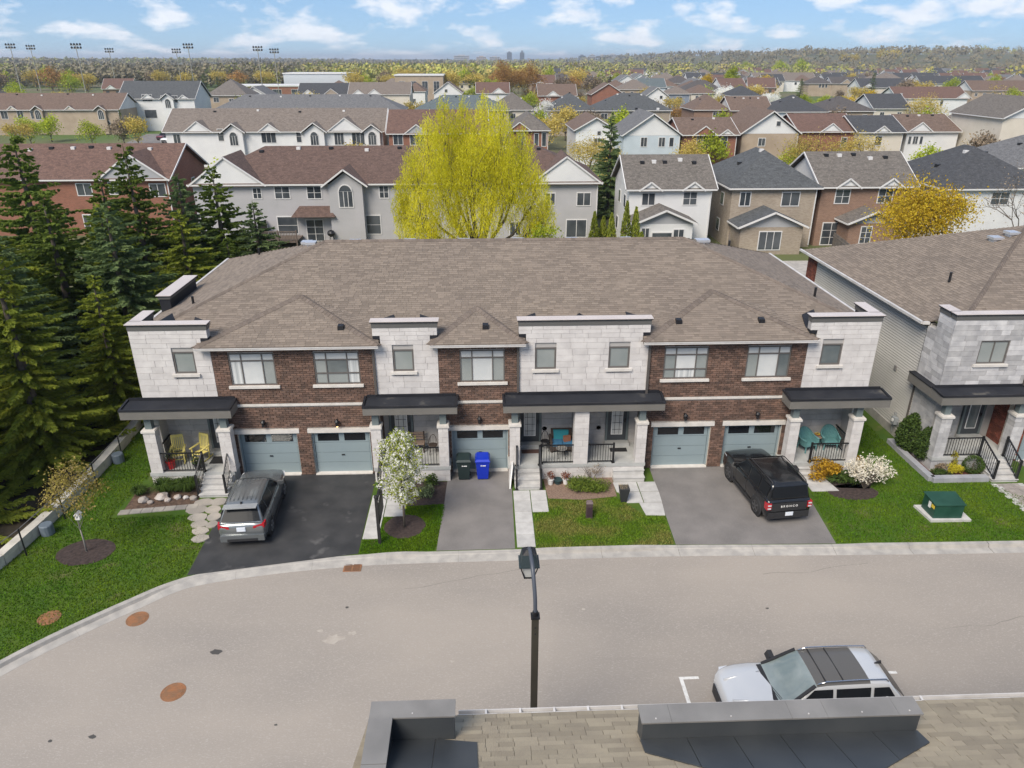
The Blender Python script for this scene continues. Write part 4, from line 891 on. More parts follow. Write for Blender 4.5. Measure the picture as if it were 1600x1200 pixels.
# ================================================================ cars
def paint(key, col, rough=.32, metal=.5): return mat(key, col, rough, metal=metal, coat=.6)
M_tyre = mat('tyre_rubber', (.018,.018,.019), .8); M_rim = mat('alloy_rim', (.42,.42,.43), .3, metal=.8); M_plastic = mat('dark_plastic', (.022,.022,.024), .65)
M_cglass = mat('car_glass', (.014,.016,.019), .15, spec=.06); M_wglass = mat('windscreen_glass', (.16,.20,.20), .05, (.26,.30,.30), 1.2, 3, spec=.7, coords='World')
M_tail = mat('tail_lamp', (.42,.012,.02), .15, coat=.5); M_headl = mat('head_lamp', (.55,.57,.6), .1, spec=.7); M_plate = mat('number_plate', (.62,.68,.76), .5, (.72,.75,.8), 12, 2, coords='World'); M_chrome = mat('chrome', (.65,.65,.66), .15, metal=1.0)
def car(label, cat, loc, rz, body, L=4.4, W=1.82, H=1.64, box=False, belt=1.02, rails=True, rimm=None, roofm=None, screen=None, hood=.94, text=None, detail=True, group=None, pano=False):
    t = thing('parked_car', label, cat, loc, rz, group); w = W/2; zs = .24; r = .345 if not box else .375
    def T(mb, name, m, par=t, smooth=True): return mb.build(name, m, par, smooth=smooth, local=True)
    def ring(x, wf, s, zb, cr=.03):
        ww = w*wf; hh = zb-s
        half = [(ww*.84,s),(ww*.965,s+.1*hh),(ww*.995,s+.35*hh),(ww,s+.62*hh),(ww*.985,s+.84*hh),(ww*.955,zb-.035),(ww*.90,zb-.006),(ww*.5,zb+cr*.8)]
        return [(x,y,z) for y,z in half] + [(x,0,zb+cr)] + [(x,-y,z) for y,z in reversed(half)]
    nose = .86 if box else .80
    S = [(.5,nose*.86,.36,hood-.24),(.494,nose*.97,.28,hood-.14),(.474,nose+.06,.24,hood-.06),(.43,.95,.22,hood-.018),(.37,.99,.2,hood+.02),(.29,1.,.2,hood+.05),(.21,1.,.2,belt-.01),(.05,1.,.2,belt),(-.15,1.,.2,belt+.015),(-.3,1.,.2,belt+.03),(-.41,.985,.22,belt+.03),(-.46,.955,.26,belt+.02),(-.488,.93,.3,belt-.03),(-.5,.88,.38,belt-.14)]
    if box: S = [(a,min(1,b+.05),c,d) for a,b,c,d in S]
    mb = MB(); rings = [ring(a*L,b,c,d,.035 if a>.2 else .02) for a,b,c,d in S]; n = len(rings[0])
    for q in rings: mb.v.extend(q)
    for k in range(len(rings)-1):
        for j in range(n):
            a = k*n+j; b = k*n+(j+1)%n; mb.f.append((a,b,b+n,a+n)); mb.t.append(.5)
    mb.f.append(tuple(range(n))); mb.t.append(.5); e = (len(rings)-1)*n; mb.f.append(tuple(e+n-1-j for j in range(n))); mb.t.append(.5)
    bd = T(mb,'body',body)
    # greenhouse
    wr = .80 if box else .69; wb = .915
    rb = -.478 if box else -.478; rt = -.455 if box else -.385
    G = [(.225,belt-.01,.86),(.15,belt+.30*(H-belt),.84),(.075,belt+.78*(H-belt),wr+.045),(.035,H-.035,wr+.01),(-.02,H-.008,wr),(-.12,H,wr),(-.27,H-.01,wr-.005),(rt+.03,H-.04,wr-.015),(rt,H-.075,wr-.02),((rt+rb)/2,belt+.5*(H-belt),(wr+wb)/2-.03),(rb,belt+.02,.88)]
    def gring(x, zr, wf):
        b0 = belt-.03; top = max(zr,belt+.004); k = (top-belt)/(H-belt); wt = w*(wb+(wf-wb)*1.0)
        ys = [(w*wb,b0),(w*(wb+(wf-wb)*.08),b0+(top-b0)*.12),(wt+(w*wb-wt)*.18,b0+(top-b0)*.80),(wt,b0+(top-b0)*.93),(wt*.9,top-.012*k),(wt*.45,top+.012*k)]
        return [(x,y,z) for y,z in ys]+[(x,0,top+.018*k)]+[(x,-y,z) for y,z in reversed(ys)]
    mb = MB(); gr = [gring(a*L,b,c) for a,b,c in G]; n = len(gr[0])
    for q in gr: mb.v.extend(q)
    for k in range(len(gr)-1):
        for j in range(n-1): a = k*n+j; mb.f.append((a,a+1,a+n+1,a+n)); mb.t.append(.5)
    T(mb,'cabin',roofm or body)
    # glazing panels a few millimetres proud of the cabin shell
    def surf(k0,k1,j0,j1,off,name,m,sh=(0,0,0,0)):
        mb = MB(); idx = {}; K = range(k0,k1+1); J = range(j0,j1+1)
        for k in K:
            for j in J:
                p = Vector(gr[k][j]); a = Vector(gr[min(k+1,k1)][j])-Vector(gr[max(k-1,k0)][j]); b = Vector(gr[k][min(j+1,j1)])-Vector(gr[k][max(j-1,j0)]); nn = a.cross(b)
                if nn.length > 1e-9: nn.normalize()
                c = Vector((p.x,0,belt)); nn = nn if nn.dot(p-Vector((-.1*L,0,belt)))>0 else -nn
                idx[(k,j)] = len(mb.v); mb.v.append(tuple(p+nn*off))
        for k in range(k0,k1):
            for j in range(j0,j1): mb.f.append((idx[(k,j)],idx[(k,j+1)],idx[(k+1,j+1)],idx[(k+1,j)])); mb.t.append(.5)
        return T(mb,name,m)
    N = n-1
    surf(0,3,3,N-3,.008,'windscreen',screen or M_cglass); 
    def rearpane():
        a, c = G[8], G[10]; mb = MB(); x0,x1 = a[0]*L-.03, c[0]*L-.02; z0, z1 = H-.13, belt+.1; y0, y1 = w*(wr-.06), w*.80; m_ = 6
        for i in range(m_):
            f0, f1 = -1+2*i/m_, -1+2*(i+1)/m_; g = lambda f: .03*(1-f*f)
            mb.poly([(x0-g(f0)+.0,f0*y0,z0),(x0-g(f1),f1*y0,z0),(x1-g(f1)-.02,f1*y1,z1),(x1-g(f0)-.02,f0*y1,z1)])
        return T(mb,'rear_window',M_cglass)
    rearpane()
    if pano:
        surf(3,6,3,N-3,.007,'panoramic_roof',mat('sky_grey_roof_glass',(.11,.106,.10),.3,spec=.4))  # sky reflection on the roof glass is put into its grey base colour
        for k in (4,5):
            mb = MB(); p = gr[k][4]; mb.box(p[0]-.012,p[0]+.012,-w*.62,w*.62,H-.004,H+.03); T(mb,'roof_bar',M_plastic,smooth=False)
        for sy in (-1,1):
            mb = MB(); mb.bar((.47*L,sy*w*.38,hood-.0),(.25*L,sy*w*.55,belt+.02),.03,.03); T(mb,'bonnet_crease',body,bd)
            mb = MB(); mb.bar((.222*L,sy*.1+.05,belt+.015),(.20*L,sy*.1+.62,belt+.075),.02,.02); T(mb,'wiper',M_plastic,smooth=False)
            mb = MB(); mb.bar((.215*L,sy*w*.84,belt+.03),(.045*L,sy*w*(wr+.0),H-.03),.09,.035); T(mb,'windscreen_pillar',M_plastic,smooth=False)
        mb = MB(); mb.bar((.232*L,-w*.82,belt+.01),(.232*L,w*.82,belt+.01),.14,.035); T(mb,'cowl',M_plastic,smooth=False)
    # side glass
    ygl = lambda z: w*(wb+(wr-wb)*max(0,(z-belt))/(H-belt)*1.02)+.012
    zt, zb = H-.15, belt+.035
    xs = [(.165,.05),(-.055,-.055),(-.075,-.075),(-.265,-.27),(-.285,-.29),((rb+.045),(rt+.01))]
    for s in (-1,1):
        for i in (0,2,4):
            (b0,t0),(b1,t1) = xs[i],xs[i+1]
            if i == 4 and not box: ztq, zbq = zt-.01, zb+.06
            else: ztq, zbq = zt, zb
            mb = MB(); mb.prism([(b0*L,s*(ygl(zbq)-.012),zbq),(b1*L,s*(ygl(zbq)-.012),zbq),(t1*L,s*(ygl(ztq)-.012),ztq),(t0*L,s*(ygl(ztq)-.012),ztq)],(0,s*.016,0)); T(mb,'side_window',M_cglass,smooth=False)
        if detail:
            for x in (.17,-.065,-.275):
                mb = MB(); mb.box(x*L-.006,x*L+.006,s*w*.985-.012,s*w*.985+.016,.4,belt-.05); T(mb,'door_seam',M_plastic,bd,False)
            for x in (-.03,-.235):
                mb = MB(); mb.box(x*L-.09,x*L+.09,s*(w*.985)-.01,s*(w*.985)+.035,belt-.14,belt-.11); T(mb,'door_handle',body,bd,False)
            mb = MB(); mb.hexa([(.13*L,s*w*.93,belt+.02),(.17*L,s*w*.93,belt+.02),(.17*L,s*(w+.2),belt+.04),(.135*L,s*(w+.2),belt+.04),(.13*L,s*w*.93,belt+.16),(.16*L,s*w*.93,belt+.16),(.155*L,s*(w+.2),belt+.19),(.13*L,s*(w+.2),belt+.19)]); T(mb,'wing_mirror',M_plastic if pano else (roofm or body),smooth=False)
            mb = MB(); mb.box(-.33*L,.34*L,s*w*.99-.02,s*w*.99+.02,.22,.34); T(mb,'sill_trim',M_plastic,smooth=False)
        for x in (.305,-.305):
            mb = MB(); mb.lathe([(r*1.2,s*(w*.96)),(r*1.2,s*(w+.008)),(r*1.05,s*(w+.012))],(x*L,0,r),20,axis='y'); T(mb,'wheel_arch',M_plastic,bd)
            mb = MB(); mb.lathe([(r*.62,s*(w-.23)),(r*.95,s*(w-.23)),(r,s*(w-.19)),(r,s*(w-.02)),(r*.95,s*(w+.025)),(r*.66,s*(w+.028))],(x*L,0,r),24,axis='y'); wh = T(mb,'wheel',M_tyre)
            mb = MB(); mb.lathe([(r*.66,s*(w+.0)),(r*.66,s*(w+.03)),(r*.6,s*(w+.03)),(r*.58,s*(w+.012))],(x*L,0,r),24,axis='y')
            for q in range(5):
                a = 2*pi*q/5; mb.bar((x*L,s*(w+.03),r),(x*L+cos(a)*r*.62,s*(w+.03),r+sin(a)*r*.62),.075,.02,up=(0,1,0))
            T(mb,'rim',rimm or M_rim,wh,False)
        # lamps
        mb = MB(); mb.hexa([(.468*L,s*w*.5,hood-.22),(.45*L,s*w*.955,hood-.22),(.40*L,s*w*.985,hood-.2),(.44*L,s*w*.5,hood-.2),(.488*L,s*w*.5,hood-.1),(.46*L,s*w*.96,hood-.1),(.41*L,s*w*.99,hood-.09),(.45*L,s*w*.5,hood-.08)]); T(mb,'headlight',M_headl,smooth=False)
        if box: mb = MB(); mb.box(-.506*L,-.45*L,s*w*.80 if s>0 else -w*1.0,w*1.0 if s>0 else s*w*.80,.72,1.0)
        else: mb = MB(); mb.hexa([(-.503*L,s*w*.48,.84),(-.492*L,s*w*.94,.82),(-.45*L,s*w*.985,.86),(-.46*L,s*w*.5,.86),(-.503*L,s*w*.5,.92),(-.494*L,s*w*.94,1.0),(-.44*L,s*w*.99,1.04),(-.46*L,s*w*.5,.94)])
        tl = T(mb,'tail_light',M_tail,smooth=False)
        if box:
            for z in (.76,.9):
                mb = MB(); mb.box(-.512*L,-.5065*L,min(s*w*.83,s*w*.97),max(s*w*.83,s*w*.97),z,z+.05); T(mb,'reversing_lens',M_headl,tl,False)
        if rails:
            mb = MB(); y = w*(wr-.04); pts = [(.03*L,s*y,H-.03),(-.02*L,s*y,H+.045),(-.2*L,s*(y-.01),H+.05),(rt*L+.12,s*(y-.02),H+.02),(rt*L+.04,s*(y-.02),H-.06)]; mb.tube(pts,.022,6); T(mb,'roof_rail',M_chrome if pano else M_plastic if box else M_chrome)
    mb = MB(); mb.box(-.512*L,-.44*L,-w*.9,w*.9,.3,.56); T(mb,'rear_bumper',M_plastic if box else body,smooth=False)
    mb = MB(); mb.box(-.516*L,-.5125*L,-w*.62,w*.62,.31,.42); T(mb,'bumper_trim',M_plastic,smooth=False)
    mb = MB(); mb.box(.485*L,.507*L,-w*.62,w*.62,.34,.66); T(mb,'grille',M_plastic,smooth=False)
    zp = .74 if not box else .44
    mb = MB(); px = -.512 if not box else -.522; mb.box(px*L,px*L+.05 if not box else px*L+.02,-.16,.16,zp,zp+.16); T(mb,'number_plate',M_plate,smooth=False)
    if not box and detail: mb = MB(); mb.prism([(-.36*L,-.02,H-.02),(-.40*L,-.02,H-.03),(-.395*L,-.02,H+.07)],(0,.04,0)); T(mb,'roof_aerial',M_plastic,smooth=False)
    if text:
        M = Matrix.Translation((-.5035*L,0,.83)) @ Matrix.Rotation(-pi/2,4,'Z') @ Matrix.Rotation(pi/2,4,'X')
        mb = MB(); mb.box(-.503*L,-.47*L,-w*.78,w*.78,.62,.97); T(mb,'tailgate_panel',M_plastic,smooth=False)
        o = text_obj(text,.13,M_white,t,M,spacing=1.5)
    return t
heading = lambda dx, dy: atan2(dy, dx)
c1 = car('grey compact hatchback SUV with sky reflection painted on its rear spoiler on the freshly sealed driveway','car',(-9.5,25.6,.01),radians(93.5),paint('graphite_paint',(.23,.245,.25),.25,.6),L=4.36,W=1.81,H=1.68,rails=False,roofm=paint('graphite_paint',(.23,.245,.25)))
q = MB(); q.box(-2.02,-1.72,-.62,.62,1.615,1.65); q.build('spoiler', paint('sky_glare_spoiler',(.42,.44,.45),.3,.4), c1, local=True)  # pale colour stands in for sky reflected off the rear top
for i in range(-3,4):
    q = MB(); q.box(-1.5,.1,i*.16-.008,i*.16+.008,1.682-.006*abs(i),1.698-.006*abs(i)); q.build('roof_rib', MATS['graphite_paint'], c1, local=True)
car('black boxy SUV with lettered tailgate parked beside the flowering shrubs','car',(11.75,26.35,.01),radians(96),paint('black_paint',(.012,.013,.015),.25,.2),L=4.39,W=1.9,H=1.78,box=True,belt=1.1,hood=1.08,text='BRONCO',rimm=mat('grey_rim',(.12,.12,.125),.4,metal=.6))
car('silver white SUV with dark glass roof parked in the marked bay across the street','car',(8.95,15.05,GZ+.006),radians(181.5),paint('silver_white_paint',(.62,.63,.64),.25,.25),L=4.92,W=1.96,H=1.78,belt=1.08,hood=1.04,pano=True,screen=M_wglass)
# ================================================================ porch furniture and garden things
M_yel = mat('yellow_paint', (.72,.62,.20), .6); M_teal = mat('teal_wicker', (.13,.30,.30), .75, (.09,.23,.235), 20, 3, bump=.6, bscale=60)
def rocking_chair(label, loc, rz, group):
    t = thing('rocking_chair', label, 'chair', loc, rz, group)
    def P(mb, n): return mb.build(n, M_yel, t, local=True)
    for s in (-1,1):
        m = MB(); pts = [(s*.24,-.42,.06),(s*.24,-.2,.022),(s*.24,.1,.022),(s*.24,.45,.10)]
        for a,b in zip(pts[:-1],pts[1:]): m.bar(a,b,.035,.04)
        P(m,'rocker'); m = MB(); m.bar((s*.24,-.22,.03),(s*.25,-.24,.62),.045); P(m,'leg'); m = MB(); m.bar((s*.24,.2,.03),(s*.23,.36,1.12),.045); P(m,'leg')
        m = MB(); m.bar((s*.29,-.3,.63),(s*.27,.3,.65),.09,.03); P(m,'armrest')
    for i in range(5): m = MB(); m.bar((-.24,-.24+i*.1,.41-i*.012),(.24,-.24+i*.1,.41-i*.012),.085,.025); P(m,'seat_slat')
    for i in range(5): m = MB(); m.bar((-.16+i*.08,.215,.42),(-.16+i*.08,.35,1.06),.045,.02); P(m,'back_slat')
    m = MB(); m.bar((-.24,.36,1.09),(.24,.36,1.09),.03,.13); P(m,'top_rail'); m = MB(); m.bar((-.22,.24,.5),(.22,.24,.5),.03,.06); P(m,'back_rail'); m = MB(); m.bar((-.23,-.23,.2),(.23,-.23,.2),.03); P(m,'stretcher'); return t
rocking_chair('yellow slatted rocking chair nearest the outer stone pier of the corner porch',(-13.72,28.95,.70),radians(14),'yellow rocking chairs')
rocking_chair('yellow slatted rocking chair beside the front door of the corner porch',(-12.78,29.05,.70),radians(-22),'yellow rocking chairs')
def wicker(label, loc, rz, m=None, group=None, w=.36):
    m = m or M_teal; t = thing('wicker_chair', label, 'chair', loc, rz, group)
    q = MB(); q.box(-w+.06,w-.06,-.3,.26,.3,.42); q.build('seat', m, t, local=True)
    q = MB(); n = 12                                   # wrap-round back flowing into the arms
    prof = []
    for i in range(n+1):
        a = pi*(-.12) + pi*1.24*i/n; x = w*cos(a); y = .02+.32*sin(a) if sin(a) > 0 else .02+.9*sin(a); hgt = .62 + .36*max(0,sin(a))**1.5; prof.append((x,y,hgt))
    for (x0,y0,h0),(x1,y1,h1) in zip(prof[:-1],prof[1:]):
        q.hexa([(x0,y0,.3),(x1,y1,.3),(x1*.92,y1*.92,.3),(x0*.92,y0*.92,.3),(x0*1.1,y0*1.1+.03,h0),(x1*1.1,y1*1.1+.03,h1),(x1*1.02,y1*1.02+.03,h1),(x0*1.02,y0*1.02+.03,h0)])
    q.build('wrap_back', m, t, smooth=False, local=True)
    for (x0,y0,h0),(x1,y1,h1) in zip(prof[:-1],prof[1:]): pass
    q = MB(); q.tube([(x*1.08,y*1.08+.03,h) for x,y,h in prof],.04,6); q.build('rolled_rim', m, t, smooth=True, local=True)
    for sx in (-1,1):
        for sy in (-.27,.24): q = MB(); q.bar((sx*(w-.08),sy,.3),(sx*(w-.05),sy*1.1,0),.04); q.build('leg', m, t, local=True)
    return t
wicker('teal wicker armchair on the right hand porch, beside the brick return',(14.75,29.15,.58),radians(18),group='teal wicker armchairs'); wicker('teal wicker armchair on the right hand porch, against the side railing',(15.85,29.3,.58),radians(-6),group='teal wicker armchairs')
t = thing('side_table', 'small round wicker table between two teal armchairs', 'table', (15.3,29.45,.58)); q = MB(); q.lathe([(.26,.50),(.27,.52),(.27,.54)],(15.3,29.45,.58),18); q.build('top', mat('worn_wood',(.30,.22,.17),.7), t)
for i in range(3): q = MB(); q.bar((15.3+.2*cos(i*2.1),29.45+.2*sin(i*2.1),.58),(15.3+.1*cos(i*2.1),29.45+.1*sin(i*2.1),1.08),.035); q.build('leg', M_teal, t)
def leafball(name, label, cat, c, r, n, size, m, group=None, stem=None, pot=None, h=None, seedr=None):
    t = thing(name, label, cat, (c[0],c[1],c[2]), 0, group); mb = MB()
    for i in range(n):
        d = Vector((random.gauss(0,1),random.gauss(0,1),random.gauss(0,1))).normalized()*R(.55,1)**.5; p = Vector((c[0]+d.x*r[0],c[1]+d.y*r[1],c[2]+r[2]*(1+d.z)*1.0 + (h or 0)))
        leaf(mb, p, size*R(.7,1.3), R(0,1))
    mb.build('foliage', m, t, fix=False)
    if stem: q = MB(); q.tube([(c[0],c[1],c[2]),(c[0],c[1],c[2]+stem)],.02,6); q.build('stem', M_bark, t)
    return t
def leaf(mb, p, s, t, d=None, asp=.55):
    a = Vector((random.gauss(0,1),random.gauss(0,1),random.gauss(0,1))) if d is None else Vector(d)+Vector((random.gauss(0,.3),random.gauss(0,.3),random.gauss(0,.3)))
    a.normalize(); b = a.orthogonal().normalized(); k = R(0,2*pi); b = b*cos(k)+a.cross(b)*sin(k)
    p = Vector(p); a = a*s*.5; b = b*s*.5*asp; mb.poly([p-a, p+b*.9, p+a, p-b*.9], t)
M_bark = mat('bark', (.10,.08,.065), .95, (.15,.125,.10), 6, 5, bump=.6, bscale=30)
M_terra = mat('terracotta', (.32,.13,.08), .8); M_red = mat('red_glaze', (.48,.015,.02), .35); M_foliage = mat('mixed_foliage', (.06,.10,.02), .8, tint=.5, trans=.2); M_yellowf = mat('yellow_flower', (.7,.55,.05), .7, tint=.3, trans=.2)
t = leafball('flower_bowl','small bowl of yellow flowers on the wicker side table','flowers',(15.3,29.45,1.145),(.12,.12,.08),60,.07,M_yellowf); q = MB(); q.lathe([(.05,1.121),(.11,1.17),(.115,1.2)],(15.3,29.45,0),12); q.build('bowl', M_terra, t)
# blue love seat with cushions
M_bluef = mat('blue_cushion', (.035,.13,.25), .85, (.05,.17,.30), 6, 3); M_tealf = mat('teal_cushion', (.02,.20,.24), .85); M_brownw = mat('brown_wicker', (.07,.05,.04), .8, (.045,.032,.026), 20, 3, bump=.5, bscale=60)
t = thing('love_seat', 'brown wicker love seat with blue and teal cushions on the middle porch', 'sofa', (3.38,29.3,.75))
q = MB(); q.box(2.92,3.88,28.95,29.65,.86,1.08); q.build('seat_base', M_brownw, t); q = MB(); q.hexa([(2.92,29.52,1.08),(3.88,29.52,1.08),(3.88,29.65,1.08),(2.92,29.65,1.08),(2.92,29.62,1.62),(3.88,29.62,1.62),(3.88,29.74,1.62),(2.92,29.74,1.62)]); q.build('backrest', M_brownw, t)
for x in (2.85,3.88): q = MB(); q.box(x,x+.09,28.95,29.7,.8,1.34); q.build('armrest', M_brownw, t)
for x0,x1 in ((2.96,3.4),(3.42,3.86)): q = MB(); q.box(x0,x1,28.95,29.5,1.085,1.21); q.build('seat_cushion', M_bluef, t)
q = MB(); q.hexa([(3.05,29.4,1.215),(3.7,29.4,1.215),(3.7,29.5,1.215),(3.05,29.5,1.215),(3.02,29.5,1.62),(3.72,29.5,1.6),(3.72,29.61,1.6),(3.02,29.61,1.62)]); q.build('back_cushion', M_tealf, t)
q = MB(); q.hexa([(3.5,29.1,1.215),(3.8,29.2,1.215),(3.75,29.32,1.215),(3.45,29.25,1.215),(3.5,29.15,1.45),(3.8,29.25,1.45),(3.75,29.37,1.45),(3.45,29.3,1.45)]); q.build('scatter_cushion', mat('rust_cushion',(.24,.10,.06),.9), t)
for x in (2.95,3.85):
    for y in (29.0,29.6): q = MB(); q.box(x-.03,x+.03,y-.03,y+.03,.75,.86); q.build('foot', M_brownw, t)
def bistro(label, loc, m, rz=0):
    t = thing('bistro_chair', label, 'chair', loc, rz); q = MB(); q.lathe([(.2,.44),(.21,.455),(.2,.47)],(0,0,0),14); q.build('seat', m, t, local=True)
    for i in range(4): a = pi/4+i*pi/2; q = MB(); q.bar((.17*cos(a),.17*sin(a),.44),(.22*cos(a),.22*sin(a),0),.022); q.build('leg', m, t, local=True)
    pts = [(.2*cos(a),.2*sin(a),.46+.42*sin((a-pi*.05)/(pi*.9)*pi)) for a in [pi*(.05+.9*i/10) for i in range(11)]]
    q = MB(); q.tube(pts,.014,6); q.build('back_hoop', m, t, local=True)
    for f in (.3,.5,.7): a = pi*(.05+.9*f); q = MB(); q.bar((.2*cos(a),.2*sin(a),.46),(.2*cos(a),.2*sin(a),.46+.42*sin(f*pi)),.012); q.build('back_bar', m, t, local=True)
    return t
bistro('black metal bistro chair beside the glazed front door',(2.63,29.25,.75),M_black); bistro('dark brown bistro chair behind the railing of the porch with the white blossom tree',(-2.45,29.1,.75),M_brownw)
t = thing('wire_table', 'low round wire table in front of the blue love seat', 'table', (3.32,28.55,.75)); q = MB(); q.lathe([(.24,1.2),(.25,1.215),(.24,1.23)],(3.32,28.55,0),16); q.build('top', mat('mosaic_top',(.30,.29,.27),.6,(.1,.1,.1),30,2,lo=.48,hi=.52), t)
for i in range(4): a = pi/4+i*pi/2; q = MB(); q.bar((3.32+.16*cos(a),28.55+.16*sin(a),1.2),(3.32+.24*cos(a),28.55+.24*sin(a),.75),.018); q.build('leg', M_black, t)
t = thing('slatted_bench', 'brown slatted bench against the porch wall behind the white blossom tree', 'bench', (-3.2,29.4,.75))
for i in range(4): q = MB(); q.bar((-3.65,29.2+i*.11,1.19),(-2.85,29.2+i*.11,1.19),.09,.025); q.build('seat_slat', mat('worn_wood',(.30,.22,.17),.7), t)
for i in range(3): q = MB(); q.bar((-3.65,29.6,1.3+i*.13),(-2.85,29.6,1.3+i*.13),.025,.09); q.build('back_slat', MATS['worn_wood'], t)
for x in (-3.62,-2.88):
    for y in (29.22,29.58): q = MB(); q.box(x-.03,x+.03,y-.03,y+.03,.75,1.175 if y<29.5 else 1.65); q.build('leg', M_brownw, t)
def mat_rug(x0,x1,y0,y1,z,m,label): 
    q = MB(); q.hexa([(x0,y0,z),(x1,y0,z),(x1,y1,z),(x0,y1,z),(x0+.01,y0+.01,z+.014),(x1-.01,y0+.01,z+.014),(x1-.01,y1-.01,z+.014),(x0+.01,y1-.01,z+.014)]); tag(q.build('door_mat', m), label, 'door mat')
M_matb = mat('black_mat', (.012,.012,.013), .95, bump=.5, bscale=80); mat_rug(5.6,6.38,28.95,29.3,.752,M_matb,'black door mat on the right half of the middle double porch'); mat_rug(1.55,2.35,28.95,29.3,.752,mat('brown_mat',(.10,.055,.045),.95,bump=.5,bscale=80),'reddish brown door mat on the left half of the middle double porch'); mat_rug(-12.35,-11.5,28.65,29.3,.702,M_matb,'dark door mat beside the yellow rocking chairs')
# planters on the corner porch
def pot(name, label, loc, r, h, m, fol=None, n=90, sz=.1, fr=None, group=None, cat='planter'):
    t = thing(name, label, cat, loc, 0, group); q = MB(); q.lathe([(r*.68,0),(r*.95,h*.9),(r*1.06,h*.91),(r*1.06,h),(r*.9,h),(r*.86,h*.9)],(0,0,0),16); q.build('pot', m, t, local=True)
    if fol:
        mb = MB(); fr = fr or (r*1.5,r*1.5,r*1.2)
        for i in range(n):
            d = Vector((random.gauss(0,1),random.gauss(0,1),random.gauss(0,1))).normalized()*R(.3,1); leaf(mb,(d.x*fr[0],d.y*fr[1],h+fr[2]*(.7+d.z)),sz*R(.7,1.3),R(0,1))
        mb.build('foliage', fol, t, fix=False, local=True)
    return t
M_brownleaf = mat('brown_leaf', (.16,.055,.03), .9, tint=.45, trans=.15); M_whitepot = mat('white_pot', (.72,.71,.69), .5)
pot('flower_pot','bright red glazed pot behind the corner porch railing',(-13.85,28.35,.70),.2,.38,M_red,M_foliage,60,.1)
pot('flower_pot','dark pot of drooping greenery behind the corner porch railing near the steps',(-12.7,28.3,.70),.18,.26,M_plastic,M_foliage,110,.1)
pot('flower_pot','white pot of brown dried flowers nearest the concrete steps',(2.75,27.5,.0),.15,.28,M_whitepot,M_brownleaf,150,.09,(.26,.26,.22)); pot('flower_pot','white pot of brown dried flowers nearest the juniper bush',(3.42,27.52,.0),.15,.28,M_whitepot,M_brownleaf,150,.09,(.26,.26,.22)); pot('flower_pot','low dark empty pot between two white flower pots',(3.08,27.55,.0),.2,.22,mat('dark_teal_pot',(.02,.05,.055),.5))
t = thing('tall_planter', 'tall black tapered planter of dry grass beside the paving slabs', 'planter', (5.72,26.05,.02)); q = MB(); q.hexa([(5.6,25.93,.02),(5.84,25.93,.02),(5.84,26.17,.02),(5.6,26.17,.02),(5.51,25.84,.68),(5.93,25.84,.68),(5.93,26.26,.68),(5.51,26.26,.68)]); q.build('pot', mat('charcoal_planter',(.035,.037,.04),.6), t)
mb = MB()
for i in range(60): x,y = 5.72+R(-.17,.17),26.05+R(-.17,.17); mb.poly([(x,y,.66),(x+.012,y,.66),(x+R(-.12,.12),y+R(-.12,.12),.66+R(.05,.25))],R(0,1))
mb.build('dry_grass', mat('straw',(.42,.33,.2),.9,tint=.3,trans=.2), t, fix=False)
# wheeled bins
def bin_(label, x, y, m):
    t = thing('wheeled_bin', label, 'bin', (x,y,.01)); q = MB(); q.hexa([(x-.23,y-.24,.06),(x+.23,y-.24,.06),(x+.23,y+.24,.06),(x-.23,y+.24,.06),(x-.30,y-.33,.95),(x+.30,y-.33,.95),(x+.30,y+.33,.95),(x-.30,y+.33,.95)]); q.build('body', m, t)
    q = MB(); q.box(x-.33,x+.33,y-.36,y+.34,.952,.99); q.hexa([(x-.33,y-.36,.991),(x+.33,y-.36,.991),(x+.33,y+.36,.991),(x-.33,y+.36,.991),(x-.27,y-.28,1.06),(x+.27,y-.28,1.06),(x+.25,y+.3,1.12),(x-.25,y+.3,1.12)]); q.build('lid', m, t)
    for s in (-1,1): q = MB(); q.lathe([(.09,-.03),(.1,-.02),(.1,.02),(.09,.03)],(x+s*.25,y+.2,.11),14,axis='x'); q.build('wheel', M_plastic, t)
    q = MB(); q.box(x-.26,x+.26,y+.37,y+.4,.97,1.0); q.build('handle', m, t)
    q = MB(); q.lathe([(.03,0),(.03,-.008)],(x-.06,y-.325,.78),10,axis='y'); q.box(x-.01,x+.14,y-.33,y-.312,.755,.79); q.build('label_mark', M_white, t)
bin_('dark green wheeled rubbish bin standing before the middle garage', -1.05, 28.2, mat('bin_green',(.018,.032,.032),.5)); bin_('bright blue wheeled recycling bin standing before the middle garage', -.22, 28.2, mat('bin_blue',(.006,.03,.42),.35))
# estate sign post seen nearly edge on
t = thing('sign_post', 'black sign post with hanging arm between driveway and young blossom tree', 'sign', (-4.2,23.45,0)); M_bp = mat('black_wood', (.018,.017,.017), .7)
q = MB(); q.box(-4.26,-4.15,23.40,23.51,-.05,2.05); q.build('post', M_bp, t); q = MB(); q.lathe([(.06,2.05),(.085,2.09),(.085,2.14),(.05,2.18)],(-4.205,23.455,0),10); q.build('finial', M_bp, t)
q = MB(); q.bar((-4.205,23.51,1.9),(-4.2,25.0,1.9),.09,.09); q.build('arm', M_bp, t); q = MB(); q.box(-4.21,-4.185,23.7,24.9,.72,1.62); q.build('sign_board', mat('sign_board_black',(.02,.02,.021),.5), t); q = MB(); q.box(-4.213,-4.182,23.7,24.25,.70,.718); q.build('board_edge', mat('beige_board',(.45,.36,.25),.7), t)
for y in (23.85,24.75): q = MB(); q.bar((-4.198,y,1.62),(-4.198,y,1.855),.015); q.build('hanger', M_gutter, t)
